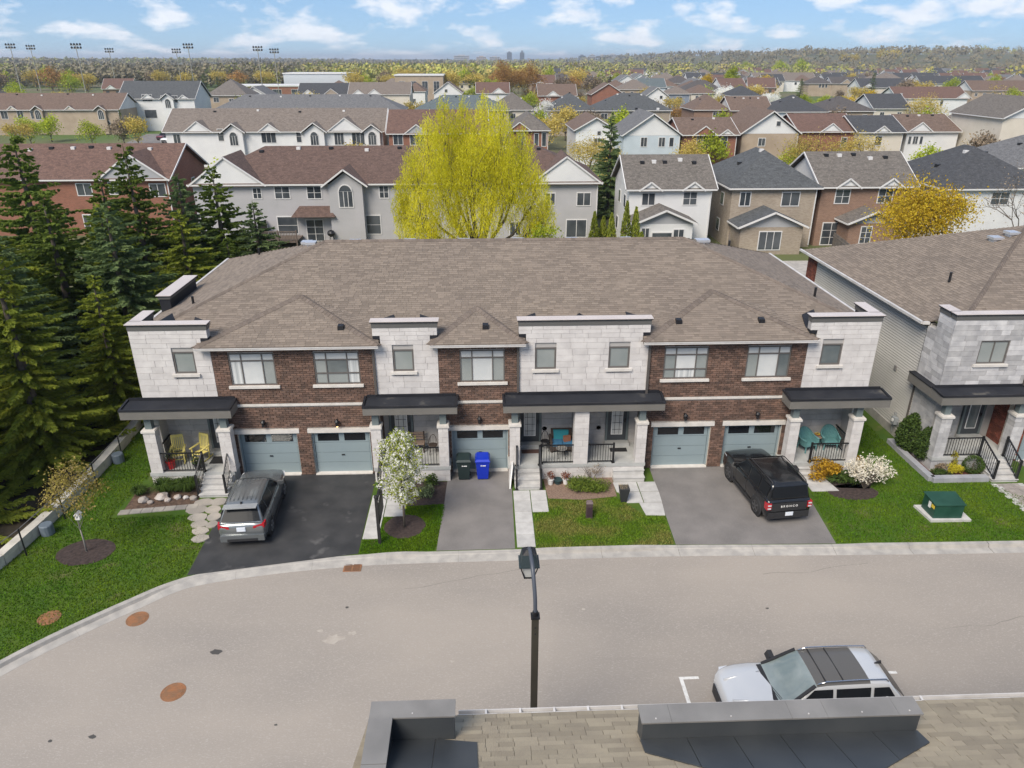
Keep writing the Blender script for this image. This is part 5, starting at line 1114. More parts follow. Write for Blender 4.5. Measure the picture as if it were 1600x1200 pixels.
# cable pedestal
t = thing('cable_pedestal', 'brown rectangular cable pedestal standing in the middle lawn', 'utility box', (4.1,24.9,0)); M_ped = mat('brown_plastic', (.075,.05,.05), .6); q = MB(); q.hexa([(3.97,24.8,-.02),(4.23,24.8,-.02),(4.23,25.0,-.02),(3.97,25.0,-.02),(3.98,24.81,.7),(4.22,24.81,.7),(4.22,24.99,.7),(3.98,24.99,.7)]); q.build('body', M_ped, t); q = MB(); q.hexa([(3.96,24.79,.701),(4.24,24.79,.701),(4.24,25.01,.701),(3.96,25.01,.701),(4.0,24.83,.79),(4.2,24.83,.79),(4.2,24.97,.79),(4.0,24.97,.79)]); q.build('cap', mat('faded_brown_plastic',(.16,.12,.12),.6), t); q = MB(); q.box(4.0,4.2,24.785,24.799,.1,.55); q.build('access_panel', mat('purple_brown',(.05,.03,.04),.5), t)
# leaning white board by the steps
q = MB(); q.hexa([(.93,27.15,.02),(.98,27.15,.02),(.98,27.9,.02),(.93,27.9,.02),(1.05,27.55,.95),(1.1,27.55,.95),(1.1,27.9,.95),(1.05,27.9,.95)]); tag(q.build('leaning_board', M_white), 'white board leaning on the pier beside the concrete steps', 'board')
t = thing('storage_box', 'small black lidded box at the foot of the right hand porch', 'box', (13.55,27.62,.02)); q = MB(); q.box(13.3,13.78,27.5,27.8,.02,.5); q.build('body', M_plastic, t); q = MB(); q.hexa([(13.28,27.48,.501),(13.8,27.48,.501),(13.8,27.82,.501),(13.28,27.82,.501),(13.33,27.53,.56),(13.75,27.53,.56),(13.75,27.78,.56),(13.33,27.78,.56)]); q.build('lid', M_plastic, t)
# transformer on its pad
t = thing('transformer_box', 'dark green transformer cabinet on a concrete pad in the right lawn', 'utility box', (18.6,24.55,0)); q = MB(); q.prism([(17.75,25.15,-.02),(17.85,24.02,-.02),(19.5,24.0,-.02),(19.5,25.1,-.02)],(0,0,.12)); q.build('pad', M_walk, t)
M_tg = mat('transformer_green', (.012,.055,.038), .45, (.02,.075,.052), 2, 4); M_tg2 = M_tg; q = MB(); q.hexa([(17.98,24.15,.101),(19.15,24.12,.101),(19.2,24.95,.101),(17.98,25.0,.101),(17.98,24.15,.70),(19.15,24.12,.70),(19.2,24.95,.78),(17.98,25.0,.78)]); q.build('cabinet', M_tg, t); q = MB(); q.hexa([(17.94,24.11,.701),(19.19,24.08,.701),(19.24,24.99,.785),(17.94,25.04,.785),(17.94,24.11,.74),(19.19,24.08,.74),(19.24,24.99,.825),(17.94,25.04,.825)]); q.build('lid', M_tg2, t)
q = MB(); q.box(17.965,17.979,24.45,24.6,.4,.66); q.build('white_label', M_white, t); q = MB(); q.box(17.965,17.979,24.2,24.4,.5,.64); q.build('warning_label', mat('yellow_label',(.7,.5,.05),.6), t)
# gas meter
t = thing('gas_meter', 'grey gas meter and pipe on the flank of the corner house', 'meter', (20.0,31.3,0)); M_gm = mat('meter_grey', (.26,.28,.29), .5); q = MB(); q.box(19.86,20.08,31.1,31.4,.75,1.1); q.build('body', M_gm, t); q = MB(); q.tube([(20.05,31.45,.2),(20.0,31.45,1.25),(19.98,31.25,1.3),(19.98,31.25,1.1)],.025,8); q.tube([(20.1,31.05,.75),(20.0,31.05,.95)],.025,8); q.build('pipe', M_gm, t); q = MB(); q.lathe([(.09,0),(.09,-.02)],(19.855,31.25,.95),12,axis='x'); q.build('dial', M_white, t)
t = thing('gazing_ball', 'shiny blue gazing ball behind the right hand porch pier', 'ornament', (16.9,29.95,0)); q = MB(); q.lathe([(.14,0),(.06,.1),(.05,.95),(.12,1.08)],(16.9,29.95,0),12); q.build('pedestal', M_terra, t); q = MB(); q.lathe([(.02,1.06),(.14,1.12),(.2,1.27),(.14,1.42),(.02,1.48)],(16.9,29.95,0),18); q.build('globe', mat('blue_glass',(.06,.10,.55),.1,coat=.5,metal=.3), t, smooth=True)
# rocks in the bed of the corner house
M_rock = mat('garden_rock', (.46,.43,.40), .9, (.34,.27,.22), 2, 5, objrand=.25, bump=.4, bscale=14, coords='World')
for x,y,s,l in [(-14.55,26.75,.22,'brown rounded rock at the outer end of the corner garden bed'),(-14.2,26.62,.14,'small white rock near the outer end of the corner garden bed'),(-13.85,26.95,.28,'large pale rock in the middle of the corner garden bed'),(-13.55,26.78,.15,'small pale rock beside the largest garden rock'),(-13.2,26.98,.17,'tan rock between grass tufts in the corner garden bed'),(-12.85,26.95,.13,'small grey rock near the porch steps'),(-12.5,26.85,.17,'pinkish rock nearest the flagstone path')]:
    bm = bmesh.new(); bmesh.ops.create_icosphere(bm, subdivisions=2, radius=s)
    for v in bm.verts: v.co *= R(.82,1.1); v.co.z *= .62
    me = bpy.data.meshes.new('garden_rock'); bm.to_mesh(me); bm.free(); me.materials.append(M_rock); o = obj('garden_rock', me); o.location = (x,y,s*.4+.01); o.rotation_euler = (0,0,R(0,6)); tag(o, l, 'rock', 'rocks in the corner garden bed')
# retaining wall and mesh fence along the spruces
rw = thing('retaining_wall', 'low concrete block retaining wall running along the dark spruces', 'wall', (-17.6,26,0)); M_rw = mat('weathered_block', (.56,.53,.46), .95, (.45,.425,.37), 3, 6, bump=.5, bscale=14, objrand=.1, coords='World')
wl_pts = [(-18.5,20.9),(-18.0,22.7),(-17.75,24.9),(-17.6,27.2),(-17.55,29.5),(-17.6,32.0),(-17.75,34.5),(-17.9,37)]
for (xa,ya),(xb,yb_) in zip(wl_pts[:-1],wl_pts[1:]):
    for i in range(3):
        a = Vector((xa,ya)).lerp(Vector((xb,yb_)),i/3); b = Vector((xa,ya)).lerp(Vector((xb,yb_)),(i+1)/3-.006)
        for z0,z1 in ((-.02,.245),(.25,.47)):
            q = MB(); q.bar((a.x,a.y,(z0+z1)/2),(b.x,b.y,(z0+z1)/2),.34 if z0<0 else .36,z1-z0); q.build('block', M_rw, rw)
for x,y in ((-17.25,24.6),(-17.0,30.2)):
    q = MB(); q.lathe([(.24,0),(.25,.02),(.25,.42),(.22,.46)],(x-.1,y,0),14); tag(q.build('drum_planter', mat('blue_grey_planter',(.12,.15,.18),.6)), 'blue grey drum against the retaining wall, %s' % ('near the mulched young tree' if y<26 else 'near the corner porch'), 'planter')
fc = thing('mesh_fence', 'black post and rail fence in front of the retaining wall', 'fence', (-17.3,26,0)); fp = [(-17.75,21.6),(-17.4,23.2),(-17.2,25.6),(-17.05,28.0),(-17.0,30.4),(-17.1,33.5),(-17.3,37)]
for x,y in fp: q = MB(); q.tube([(x,y,-.05),(x,y,1.22)],.03,8); q.build('post', M_black, fc)
for (xa,ya),(xb,yb_) in zip(fp[:-1],fp[1:]): q = MB(); q.tube([(xa,ya,1.2),(xb,yb_,1.2)],.018,6); q.build('rail', mat('rail_grey',(.16,.155,.15),.6), fc)
# corner house planting kerb and paver path
pk = thing('raised_bed_edge', 'grey stone edging of the raised bed in front of the corner house', 'edging', (20,27.2,0)); M_ek = mat('grey_edging', (.27,.275,.30), .9, (.33,.335,.35), 2, 5, objrand=.08, coords='World')
ep = [(19.62,30.7),(19.6,28.9),(19.63,27.1),(21.0,27.1),(22.15,27.1)]
for (xa,ya),(xb,yb_) in zip(ep[:-1],ep[1:]):
    for i in range(3):
        a = Vector((xa,ya)).lerp(Vector((xb,yb_)),i/3+.004); b = Vector((xa,ya)).lerp(Vector((xb,yb_)),(i+1)/3-.004); q = MB(); q.bar((a.x,a.y,.09),(b.x,b.y,.09),.3,.26); q.build('edging_stone', M_ek, pk)
pp = thing('paver_path', None, None, (22.9,25.5,0)); pp['kind'] = 'structure'; M_pav = mat('paver', (.34,.30,.27), .9, (.26,.235,.215), 4, 5, objrand=.14, coords='World')
for j in range(17):
    for i in range(6):
        x = 22.1+i*.24+(.12 if j%2 else 0)+(26.9-j*.235<25)*.0; y = 26.75-j*.235; q = MB(); q.box(x+.004,x+.232,y-.227,y,-.03,.026+R(-.003,.003)); q.build('paver', M_pav if 0<i<5 else M_walk, pp)
text_obj('32',.2,M_black,nb,Matrix.Translation((21.05-26,29.895-34,2.35)) @ Matrix.Rotation(pi/2,4,'X'),name='house_number')
# ================================================================ houses behind
def brickmat(k, a, b, m): return mat(k, a, .9, b, .6, 4, brick=(a, b, m, .24, .085), bump=.0)
WALLS = {'red': brickmat('far_red_brick',(.27,.10,.06),(.20,.075,.045),(.30,.20,.15)), 'buff': brickmat('far_buff_brick',(.36,.30,.235),(.28,.225,.17),(.36,.32,.27)), 'brownbrick': brickmat('far_brown_brick',(.26,.155,.105),(.20,.115,.08),(.30,.23,.18)),
 'white': mat('far_white_siding',(.70,.70,.69),.6,(.64,.64,.64),.5,3,siding=.12,bump=.5), 'greysiding': mat('far_grey_siding',(.44,.43,.44),.6,(.40,.395,.40),.5,3,siding=.12,bump=.5), 'cream': mat('far_cream_stucco',(.60,.55,.47),.8,(.54,.49,.41),.5,3), 'tan': mat('far_tan_brick',(.40,.32,.24),.9,(.33,.26,.19),.5,4),
 'lightblue': mat('far_blue_siding',(.50,.56,.60),.6,(.45,.51,.55),.5,3,siding=.12,bump=.5), 'slateblue': mat('far_slateblue_siding',(.20,.23,.28),.6), 'grey': mat('far_pale_gable',(.36,.365,.38),.6,siding=.12,bump=.5), 'brown': mat('far_brown_gable',(.24,.11,.07),.9)}
def roofmat(k, a): a = tuple(c*.74 for c in a); return mat('roof_'+k, a, .95, tuple(c*.62 for c in a), 2.2, 9, bump=.6, bscale=9, coords='World', stretch=(1,1,3), spots=(tuple(c*1.4 for c in a), 6, .54, .7))
ROOFS = {'brownred': roofmat('brownred',(.20,.118,.092)), 'darkbrown': roofmat('darkbrown',(.165,.105,.085)), 'brown': roofmat('brown',(.21,.145,.112)), 'taupe': roofmat('taupe',(.255,.212,.18)), 'taupedark': roofmat('taupedark',(.20,.178,.157)), 'slate': roofmat('slate',(.115,.122,.128)), 'slatedark': roofmat('slatedark',(.085,.088,.096)), 'greyroof': roofmat('greyroof',(.20,.20,.205)), 'blueroof': roofmat('blueroof',(.155,.19,.20)), 'greybrown': roofmat('greybrown',(.22,.195,.175)), 'darkgrey': roofmat('darkgrey',(.125,.112,.108))}
M_farglass = mat('far_window_glass', (.035,.042,.05), .08, (.09,.10,.11), .5, 2, spec=.6, coords='World'); M_trimw = mat('far_white_trim', (.62,.61,.60), .6)
def roof_volume(par, x0, x1, yf, yb, zE, kind, sl, rm, ov=.38, gm=None, name='roof', detail=True):
    a0, a1, b0, b1 = x0-ov, x1+ov, yf-ov, yb+ov; T = (0,0,.12); q = MB(); z = zE-sl*ov*.0
    if kind in ('hip','hiplow'):
        s = sl if kind == 'hip' else .45; run = min(b1-b0,a1-a0)/2; zr = z+s*run
        if a1-a0 >= b1-b0: A, B = (a0+run,(b0+b1)/2,zr),(a1-run,(b0+b1)/2,zr); F = [[(a0,b0,z),(a1,b0,z),B,A],[(a1,b1,z),(a0,b1,z),A,B],[(a1,b0,z),(a1,b1,z),B],[(a0,b1,z),(a0,b0,z),A]]
        else: A, B = ((a0+a1)/2,b0+run,zr),((a0+a1)/2,b1-run,zr); F = [[(a0,b0,z),(a1,b0,z),A],[(a1,b1,z),(a0,b1,z),B],[(a1,b0,z),(a1,b1,z),B,A],[(a0,b1,z),(a0,b0,z),A,B]]
    elif kind == 'gx':
        ym = (b0+b1)/2; zr = z+sl*(ym-b0); A, B = (a0,ym,zr),(a1,ym,zr); F = [[(a0,b0,z),(a1,b0,z),B,A],[(a1,b1,z),(a0,b1,z),A,B]]
    else:
        xm = (a0+a1)/2; zr = z+sl*(xm-a0); A, B = (xm,b0,zr),(xm,b1,zr); F = [[(a0,b1,z),(a0,b0,z),A,B],[(a1,b0,z),(a1,b1,z),B,A]]
    for P in F: q.prism(P, T)
    r = q.build(name, rm, par)
    t = MB()
    if kind != 'gy': t.box(a0,a1,b0-.07,b0-.002,z-.08,z+.06)
    if kind in ('hip','hiplow'): t.box(a0-.07,a0-.002,b0,b1,z-.08,z+.06); t.box(a1+.002,a1+.07,b0,b1,z-.08,z+.06)
    if kind == 'gx':
        for xx in (a0-.06,a1+.06): t.bar((xx,b0,z+.03),(xx,ym,zr+.03),.08,.15); t.bar((xx,b1,z+.03),(xx,ym,zr+.03),.08,.15)
    if kind == 'gy':
        t.bar((a0,b0-.06,z),(xm,b0-.06,zr),.08,.17); t.bar((a1,b0-.06,z),(xm,b0-.06,zr),.08,.17); t.box(a0-.07,a0-.002,b0,b1,z-.08,z+.06); t.box(a1+.002,a1+.07,b0,b1,z-.08,z+.06)
    t.build('fascia', M_trimw, r)
    if kind == 'gx':
        for xx in (x0,x1-.12):
            e = MB(); e.prism([(xx,yf,zE),(xx,yb,zE),(xx,ym,zE+sl*(ym-yf))],(.12,0,0)); e.build('gable_end', gm or M_trimw, par)
    if kind == 'gy':
        e = MB(); e.prism([(x0,yf,zE),(x1,yf,zE),(xm,yf,zE+sl*(xm-x0))],(0,.12,0)); e.build('gable_end', gm or M_trimw, par)
    return zr
WINC = {}
def far_window(par, cx, cz, w, h, nx, ny, y):
    q = MB(); q.box(cx-w/2-.09,cx+w/2+.09,y-.05,y+.02,cz-h/2-.1,cz+h/2+.09); f = q.build('window', M_trimw, par)
    pw, ph = w/nx, h/ny
    for i in range(nx):
        for j in range(ny):
            g = .035; q = MB(); q.box(cx-w/2+i*pw+g*(i>0),cx-w/2+(i+1)*pw-g*(i<nx-1),y-.062,y-.051,cz-h/2+j*ph+g*.7*(j>0),cz-h/2+(j+1)*ph-g*.7*(j<ny-1)); q.build('pane', M_farglass, f)
def front_gable(par, cx, w, m, proj, yf, zE, sl, msl, rm, wallm):
    h = w/2*.72; y = yf-.42-proj; back = yf + max(0.3,(h/msl)) ; q = MB()
    if proj:
        b = MB(); b.box(cx-w*.40,cx+w*.40,yf-proj,yf-.002,0,zE); b.build('bay_wall', wallm, par); b = MB(); b.prism([(cx-w*.40,yf-proj,zE),(cx+w*.40,yf-proj,zE),(cx,yf-proj,zE+w*.40*.72)],(0,.1,0)); b.build('bay_gable', wallm, par)
        far_window(par,cx,zE-1.35,1.3,1.5,3,1,yf-proj)
        a = MB(); n = 10; pts = [(cx+.65*cos(pi*i/n),yf-proj-.06,zE-.58+.65*sin(pi*i/n)) for i in range(n+1)]; a.prism(pts,(0,.05,0)); a.build('arched_light', M_farglass, par)
        a = MB()
        for (p1,p2) in zip(pts[:-1],pts[1:]): a.bar(p1,p2,.08,.12)
        a.build('arch_trim', M_trimw, par)
    for s in (-1,1): q.prism([(cx+s*(w/2+.15),y,zE-.1),(cx,y,zE+h),(cx,back,zE+h),(cx+s*(w/2+.15),yf+.1,zE-.1)],(0,0,.1))
    g = q.build('gable_roof', rm, par)
    if not proj: f = MB(); f.prism([(cx-w/2,y+.1,zE),(cx+w/2,y+.1,zE),(cx,y+.1,zE+h-.05)],(0,.2,0)); f.build('gable_face', m, g)
    f = MB()
    for s in (-1,1): f.bar((cx+s*(w/2+.18),y-.02,zE-.1),(cx,y-.02,zE+h+.02),.08,.15)
    f.build('rake_trim', M_trimw, g)
    if not proj and w > 1.5:
        f = MB(); f.hexa([(cx-w/2,y-.05,zE-.12),(cx+w/2,y-.05,zE-.12),(cx+w/2,y+.12,zE-.12),(cx-w/2,y+.12,zE-.12),(cx-w/2,y+.02,zE-.02),(cx+w/2,y+.02,zE-.02),(cx+w*.42,y+.09,zE+.16),(cx-w*.42,y+.09,zE+.16)]); f.build('skirt_roof', rm, g)
def bg_house(label, name, x0, x1, yf, dep, zE, roof, wall, roofm, sl, wins, gables, vents, ext, cat, group):
    t = thing(name, label, cat, (round((x0+x1)/2,2),yf+dep/2,-.2), 0, group); wm, rm = WALLS[wall], ROOFS[roofm]; yb = yf+dep
    q = MB(); q.box(x0,x1,yf,yb,-.25,zE+.02); q.build('wall', wm, t); zr = roof_volume(t,x0,x1,yf,yb,zE,roof,sl,rm,gm=WALLS['white'] if wall != 'red' else WALLS['red'])
    for w in wins:
        cz = min(max(w[1],.95),zE+1.6); far_window(t,w[0],cz,w[2],w[3],w[4],w[5],yf if cz < zE else yf-.01)
    for g in gables: front_gable(t,g[0],g[1],WALLS.get(g[2],M_trimw),g[3],yf,zE,sl,sl,rm,wm)
    if not wins and roof != 'gy' and not gables:
        n = max(2,int((x1-x0)/3.2))
        for i in range(n): far_window(t,x0+(i+.5)*(x1-x0)/n,zE-1.35,1.0,1.1,2,1,yf)
    for k in range(vents):
        x = x0+(x1-x0)*(.1+.8*(k+.5)/vents)+R(-.2,.2); y = (yf+yb)/2 - R(.5,1.2); z = zE+sl*(min(y-yf+.38,x-x0+.38 if roof=='hip' else 9,x1-x+.38 if roof=='hip' else 9)); q = MB(); q.box(x-.2,x+.2,y-.2,y+.2,z,z+.3); q.build('roof_vent', M_trimw if k%2 else M_black, t)
    for e in (ext or []):
        a,b,yy,pr,ze,ty,ww = e; q = MB(); q.box(a,b,yy,yf-.002,-.2,ze) if ty != 'hiplow' else None
        if ty != 'hiplow': q.build('rear_wing', wm, t)
        if ty == 'hiplow': rr = MB(); rr.hexa([(a-.3,yy-.3,ze-.05),(b+.3,yy-.3,ze-.05),(b+.3,yf-.002,ze-.05),(a-.3,yf-.002,ze-.05),(a+.4,yf-.3,ze+.85),(b-.4,yf-.3,ze+.85),(b-.4,yf-.01,ze+.85),(a+.4,yf-.01,ze+.85)]); rr.build('lean_to_roof', rm, t)
        else: roof_volume(t,a,b,yy,yf-.4,ze,'gy',.42,rm,gm=WALLS['grey'],name='wing_roof')
        for w in ww: far_window(t,w[0],w[1],w[2],w[3],w[4],w[5],yy)
    if yf < 100:      # flank windows on the side one can see
        xs_ = x0 if x0 > 5 else x1
        for k,zz in ((.25,zE-1.4),(.62,zE-1.4),(.3,1.5),(.7,1.4)):
            y = yf+dep*k; q = MB(); q.box(xs_-.05,xs_+.05,y-.5,y+.5,zz-.65,zz+.65); f = q.build('flank_window', M_trimw, t); q = MB(); q.box(xs_-.062,xs_+.062,y-.41,y+.41,zz-.56,zz+.56); q.build('pane', M_farglass, f)
    # downpipe at a corner
    q = MB(); q.box(x1-.14,x1-.04,yf-.08,yf-.01,0,zE-.1); q.build('downpipe', M_trimw, t)
    return t
bg_house('red brick house with brown roof and one grey gable behind the tall spruces','brick_house',-53.87,-32.92,79.7,11,5.6,'gx','red','brownred',0.5,[(-41.66, 4.61, 1.44, 1.13, 2, 1), (-38.61, 4.72, 0.92, 1.13, 2, 1), (-34.11, 4.5, 1.52, 1.21, 2, 1), (-41.89, 1.35, 1.07, 1.22, 2, 1)],[(-36.34, 7.11, 'grey', 0)],8,None,'house','houses backing onto the row')
bg_house('long pale grey sided townhouse block with arched window bay under a dark brown roof','sided_townhouse',-29.01,11.71,75.82,12,5.6,'hip','greysiding','darkbrown',0.461,[(-22.71, 4.74, 0.76, 0.96, 2, 2), (-20.22, 4.79, 1.4, 1.1, 2, 2), (-17.03, 4.77, 1.34, 1.1, 2, 2), (-10.04, 4.79, 0.84, 1.11, 2, 2), (-0.68, 4.02, 1.31, 0.98, 2, 1), (2.78, 4.0, 1.18, 0.99, 2, 1), (6.85, 3.97, 0.86, 1.13, 2, 1), (10.27, 3.95, 1.32, 1.21, 2, 1), (-20.05, 1.51, 1.94, 1.67, 1, 2), (-17.32, 0.96, 1.63, 2.11, 2, 3), (-11.32, 1.5, 1.38, 1.83, 1, 2), (3.25, 0.99, 1.07, 1.29, 2, 1), (9.61, 0.34, 2.02, 1.73, 2, 1), (-6.34, 1.4, 1.32, 1.56, 2, 1)],[(-25.48, 7.31, 'white', 0), (-13.75, 4.21, 'grey', 0.9), (8.38, 7.06, 'white', 0)],9,[(-19.04, -15.21, 74.82, 1.0, 2.6, 'hiplow', [])],'townhouse','houses backing onto the row')
bg_house('white sided house with two little gables and a low rear extension','white_house',14.06,22.08,71.24,8,5.6,'gx','white','taupedark',0.61,[(15.93, 4.7, 1.19, 1.07, 2, 1), (19.98, 4.74, 1.26, 1.15, 2, 2), (17.88, 3.03, 1.01, 0.68, 2, 1)],[(16.04, 1.93, 'white', 0), (20.21, 1.93, 'white', 0)],5,[(14.28, 19.68, 68.24, 3.0, 2.91, 'gy', [(15.19, 2.08, 0.67, 0.85, 2, 1), (18.37, 1.93, 0.92, 0.86, 2, 1), (16.8, 1.82, 1.83, 0.49, 1, 1)])],'house','houses backing onto the row')
bg_house('buff brick house with slate hip roof and a gabled rear wing','brick_house',24.19,32.58,71.6,11,5.6,'hip','buff','slate',0.654,[(25.52, 4.58, 0.95, 1.23, 2, 1), (30.02, 4.55, 1.66, 1.23, 2, 1)],[],3,[(24.42, 30.42, 68.6, 3.0, 2.45, 'gy', [(27.33, 1.16, 2.06, 1.68, 3, 1)])],'house','houses backing onto the row')
bg_house('brown brick house with two small gables and grey extension roof','brick_house',33.2,42.36,72.02,9,5.6,'gx','brownbrick','taupedark',0.561,[(35.35, 4.69, 1.35, 1.25, 2, 2), (39.65, 4.72, 1.36, 1.25, 2, 2), (34.79, 1.02, 1.71, 2.12, 2, 3)],[(35.69, 2.24, 'white', 0), (39.98, 2.25, 'white', 0)],5,[(35.36, 40.09, 69.52, 2.5, 2.54, 'gy', [(37.09, 1.43, 0.96, 1.53, 2, 3)])],'house','houses backing onto the row')
bg_house('white rendered house with wide charcoal hip roof behind the yellow maple','white_house',44.6,54.9,70.4,12,5.6,'hip','white','slatedark',0.595,[(50.18, 4.68, 1.66, 1.1, 2, 2), (46.35, 4.22, 1.02, 0.96, 2, 1)],[],4,None,'house','houses backing onto the row')
bg_house('house with pale grey hip roof at the end of the back lane','white_house',61.51,74.45,84.68,12,5.6,'hip','white','greyroof',0.55,[],[],3,None,'house','houses backing onto the row')
bg_house('white townhouse terrace with many small gables and taupe roof','white_terrace',-54.19,-17.21,133.79,12,5.6,'gx','white','taupe',0.527,[(-52.39, 4.3, 1.08, 1.86, 2, 1), (-44.89, 5.11, 0.87, 1.87, 1, 2), (-42.58, 4.58, 2.83, 1.64, 2, 1), (-36.8, 4.66, 2.4, 1.64, 3, 1), (-31.64, 4.85, 0.77, 1.88, 1, 2), (-28.84, 4.42, 2.74, 1.77, 2, 1), (-24.78, 4.41, 1.54, 1.89, 3, 1), (-21.48, 4.4, 2.09, 1.9, 3, 1)],[(-48.59, 4.76, 'white', 0), (-42.53, 3.9, 'white', 0.8), (-36.56, 3.7, 'white', 0), (-28.83, 4.16, 'white', 0.8), (-23.58, 6.15, 'white', 0), (-18.97, 3.3, 'white', 0.8)],4,None,'townhouse','houses across the back street')
bg_house('red brick house with gabled porch glimpsed left of the yellow willow','brick_house',-15.69,0.66,129.2,12,5.6,'gx','red','brownred',0.527,[(-14.15, 4.71, 1.5, 1.61, 2, 1), (-10.93, 4.9, 2.35, 2.07, 3, 1)],[(-11.0, 4.06, 'grey', 0)],0,None,'house','houses across the back street')
bg_house('brick house with cone roofed corner turret right of the willow','brick_house',5.17,11.56,134.54,14,5.6,'hip','red','taupedark',0.7,[(6.86, 4.01, 1.13, 2.18, 2, 1), (9.45, 4.1, 0.68, 1.94, 1, 1), (10.8, 4.1, 0.68, 2.19, 1, 1)],[(6.51, 3.81, 'brown', 0)],0,None,'house','houses across the back street')
bg_house('white gabled house with brown roof and round vent behind the orange tree','white_house',16.34,23.32,134.1,14,5.6,'gy','white','brown',0.55,[(20.48, 3.68, 1.81, 1.22, 3, 1), (20.41, 5.17, 0.56, 0.61, 1, 1)],[],0,None,'house','houses across the back street')
bg_house('pale blue sided house with front gable beside the tall pointed spruce','blue_house',23.06,32.33,124.52,12,5.6,'gy','lightblue','greyroof',0.67,[(26.39, 4.61, 0.95, 1.37, 2, 1), (29.35, 4.6, 0.95, 1.37, 2, 1), (30.94, 4.59, 0.64, 1.37, 1, 1)],[],2,None,'house','houses across the back street')
bg_house('orange brick house with white trimmed windows and a small balcony','brick_house',32.82,41.98,125.23,12,5.6,'gx','red','brown',0.354,[(35.69, 4.6, 0.64, 2.07, 1, 1), (36.65, 4.6, 0.64, 2.07, 1, 1), (37.62, 4.59, 0.64, 2.07, 1, 1), (39.87, 4.49, 0.97, 2.08, 1, 1)],[(36.54, 3.84, 'red', 0), (40.17, 2.35, 'white', 0)],2,None,'house','houses across the back street')
bg_house('tan house with broad brown roof and round gable window','tan_house',43.44,53.0,127.06,13,5.6,'gy','tan','brown',0.686,[(49.33, 7.52, 0.65, 0.7, 1, 1), (46.88, 4.28, 1.09, 1.17, 2, 1)],[],0,None,'house','houses across the back street')
bg_house('red brick house with brown roof and white pointed gable behind the yellow tree','brick_house',54.46,64.3,130.14,12,5.6,'gx','red','brownred',0.392,[(62.37, 3.91, 0.9, 1.46, 1, 1)],[(59.82, 3.81, 'white', 0)],0,None,'house','houses across the back street')
bg_house('cream house with slate roof and white gable end','cream_house',64.01,71.79,128.62,11,5.6,'gx','cream','slatedark',0.389,[(67.62, 4.25, 1.12, 1.44, 1, 1)],[(68.01, 2.89, 'white', 0)],0,None,'house','houses across the back street')
bg_house('white house with dark skirted front gable and brown roof','white_house',72.9,81.9,129.45,12,5.6,'gx','white','brown',0.375,[(73.55, 4.25, 0.45, 1.21, 1, 1), (74.56, 4.25, 0.79, 1.22, 2, 1), (75.58, 4.24, 0.45, 1.21, 1, 1)],[(75.03, 4.28, 'white', 0)],3,None,'house','houses across the back street')
bg_house('white stuccoed corner house with pyramid roof and tall arched window','white_house',91.42,97.33,144.87,7,5.6,'hip','white','taupe',0.705,[(94.9, 2.91, 1.9, 1.91, 2, 1)],[],0,None,'house','houses across the back street')
bg_house('large cream house with front gable at the edge of the wooded slope','cream_house',82.75,93.99,120,14,8.4,'gy','cream','taupedark',0.5,[],[],0,None,'house','houses across the back street')
bg_house('tan townhouse terrace with long dark brown roof left of the playing field','tan_terrace',-135.77,-89.18,194.71,12,5.6,'gx','tan','brown',0.555,[(-116.8, 4.43, 1.53, 1.65, 2, 1), (-112.94, 4.57, 1.38, 1.65, 2, 1), (-109.76, 4.42, 1.38, 1.65, 2, 1), (-93.69, 4.67, 1.24, 2.32, 2, 1), (-92.59, 1.99, 1.55, 2.01, 2, 1)],[(-93.34, 2.78, 'tan', 0.6), (-100.72, 2.46, 'cream', 0), (-108.38, 2.76, 'cream', 0.6), (-114.49, 2.44, 'cream', 0)],6,None,'townhouse','houses of the third row')
bg_house('white and blue townhouse terrace with porches behind the parked van','white_terrace',-93.23,-74.16,205,12,7.6,'gx','white','slate',0.633,[(-92.04, 7.55, 2.27, 1.39, 3, 1), (-85.99, 7.85, 2.43, 1.57, 2, 1), (-82.01, 7.53, 0.97, 1.57, 1, 1), (-79.09, 7.53, 1.46, 1.57, 2, 1), (-91.62, 4.15, 3.91, 1.75, 1, 1), (-85.79, 3.98, 2.94, 1.93, 1, 1), (-79.2, 4.28, 3.28, 1.59, 1, 1)],[(-91.94, 2.74, 'white', 0.9), (-85.81, 3.24, 'white', 0), (-80.64, 3.56, 'white', 0.9), (-76.75, 2.6, 'white', 0)],0,None,'townhouse','houses of the third row')
bg_house('half timbered house with grey roof beside the sports field','tudor_house',-80.02,-68.63,232,12,7.2,'hip','tan','greybrown',0.701,[(-77.57, 6.07, 1.48, 1.19, 2, 1), (-73.19, 5.71, 1.3, 1.19, 2, 1)],[],0,None,'house','houses of the third row')
bg_house('long beige brick block with grey roof behind the white terrace','beige_house',-64.22,-19.19,187.26,13,5.6,'hip','buff','greyroof',0.497,[(-26.74, 4.41, 1.22, 1.48, 2, 1), (-22.77, 4.4, 1.38, 1.32, 2, 1), (-23.48, 0.76, 1.39, 1.99, 2, 1)],[],5,None,'house','houses of the third row')
bg_house('house with blue grey hip roof behind the crown of the yellow willow','grey_house',-16.2,6.45,188.18,13,5.6,'hip','buff','blueroof',0.461,[],[],6,None,'house','houses of the third row')
bg_house('house with tall taupe hip roof right of the willow crown','grey_house',2.61,12.63,190.1,13,5.6,'hip','cream','taupedark',0.69,[],[],2,None,'house','houses of the third row')
bg_house('wide beige brick pair with slate hip roof and small square windows','beige_house',15.99,27.3,187.16,13,5.6,'hip','buff','slate',0.605,[(18.65, 4.45, 1.55, 1.5, 2, 1), (22.69, 4.44, 1.24, 1.51, 2, 1)],[],5,None,'house','houses of the third row')
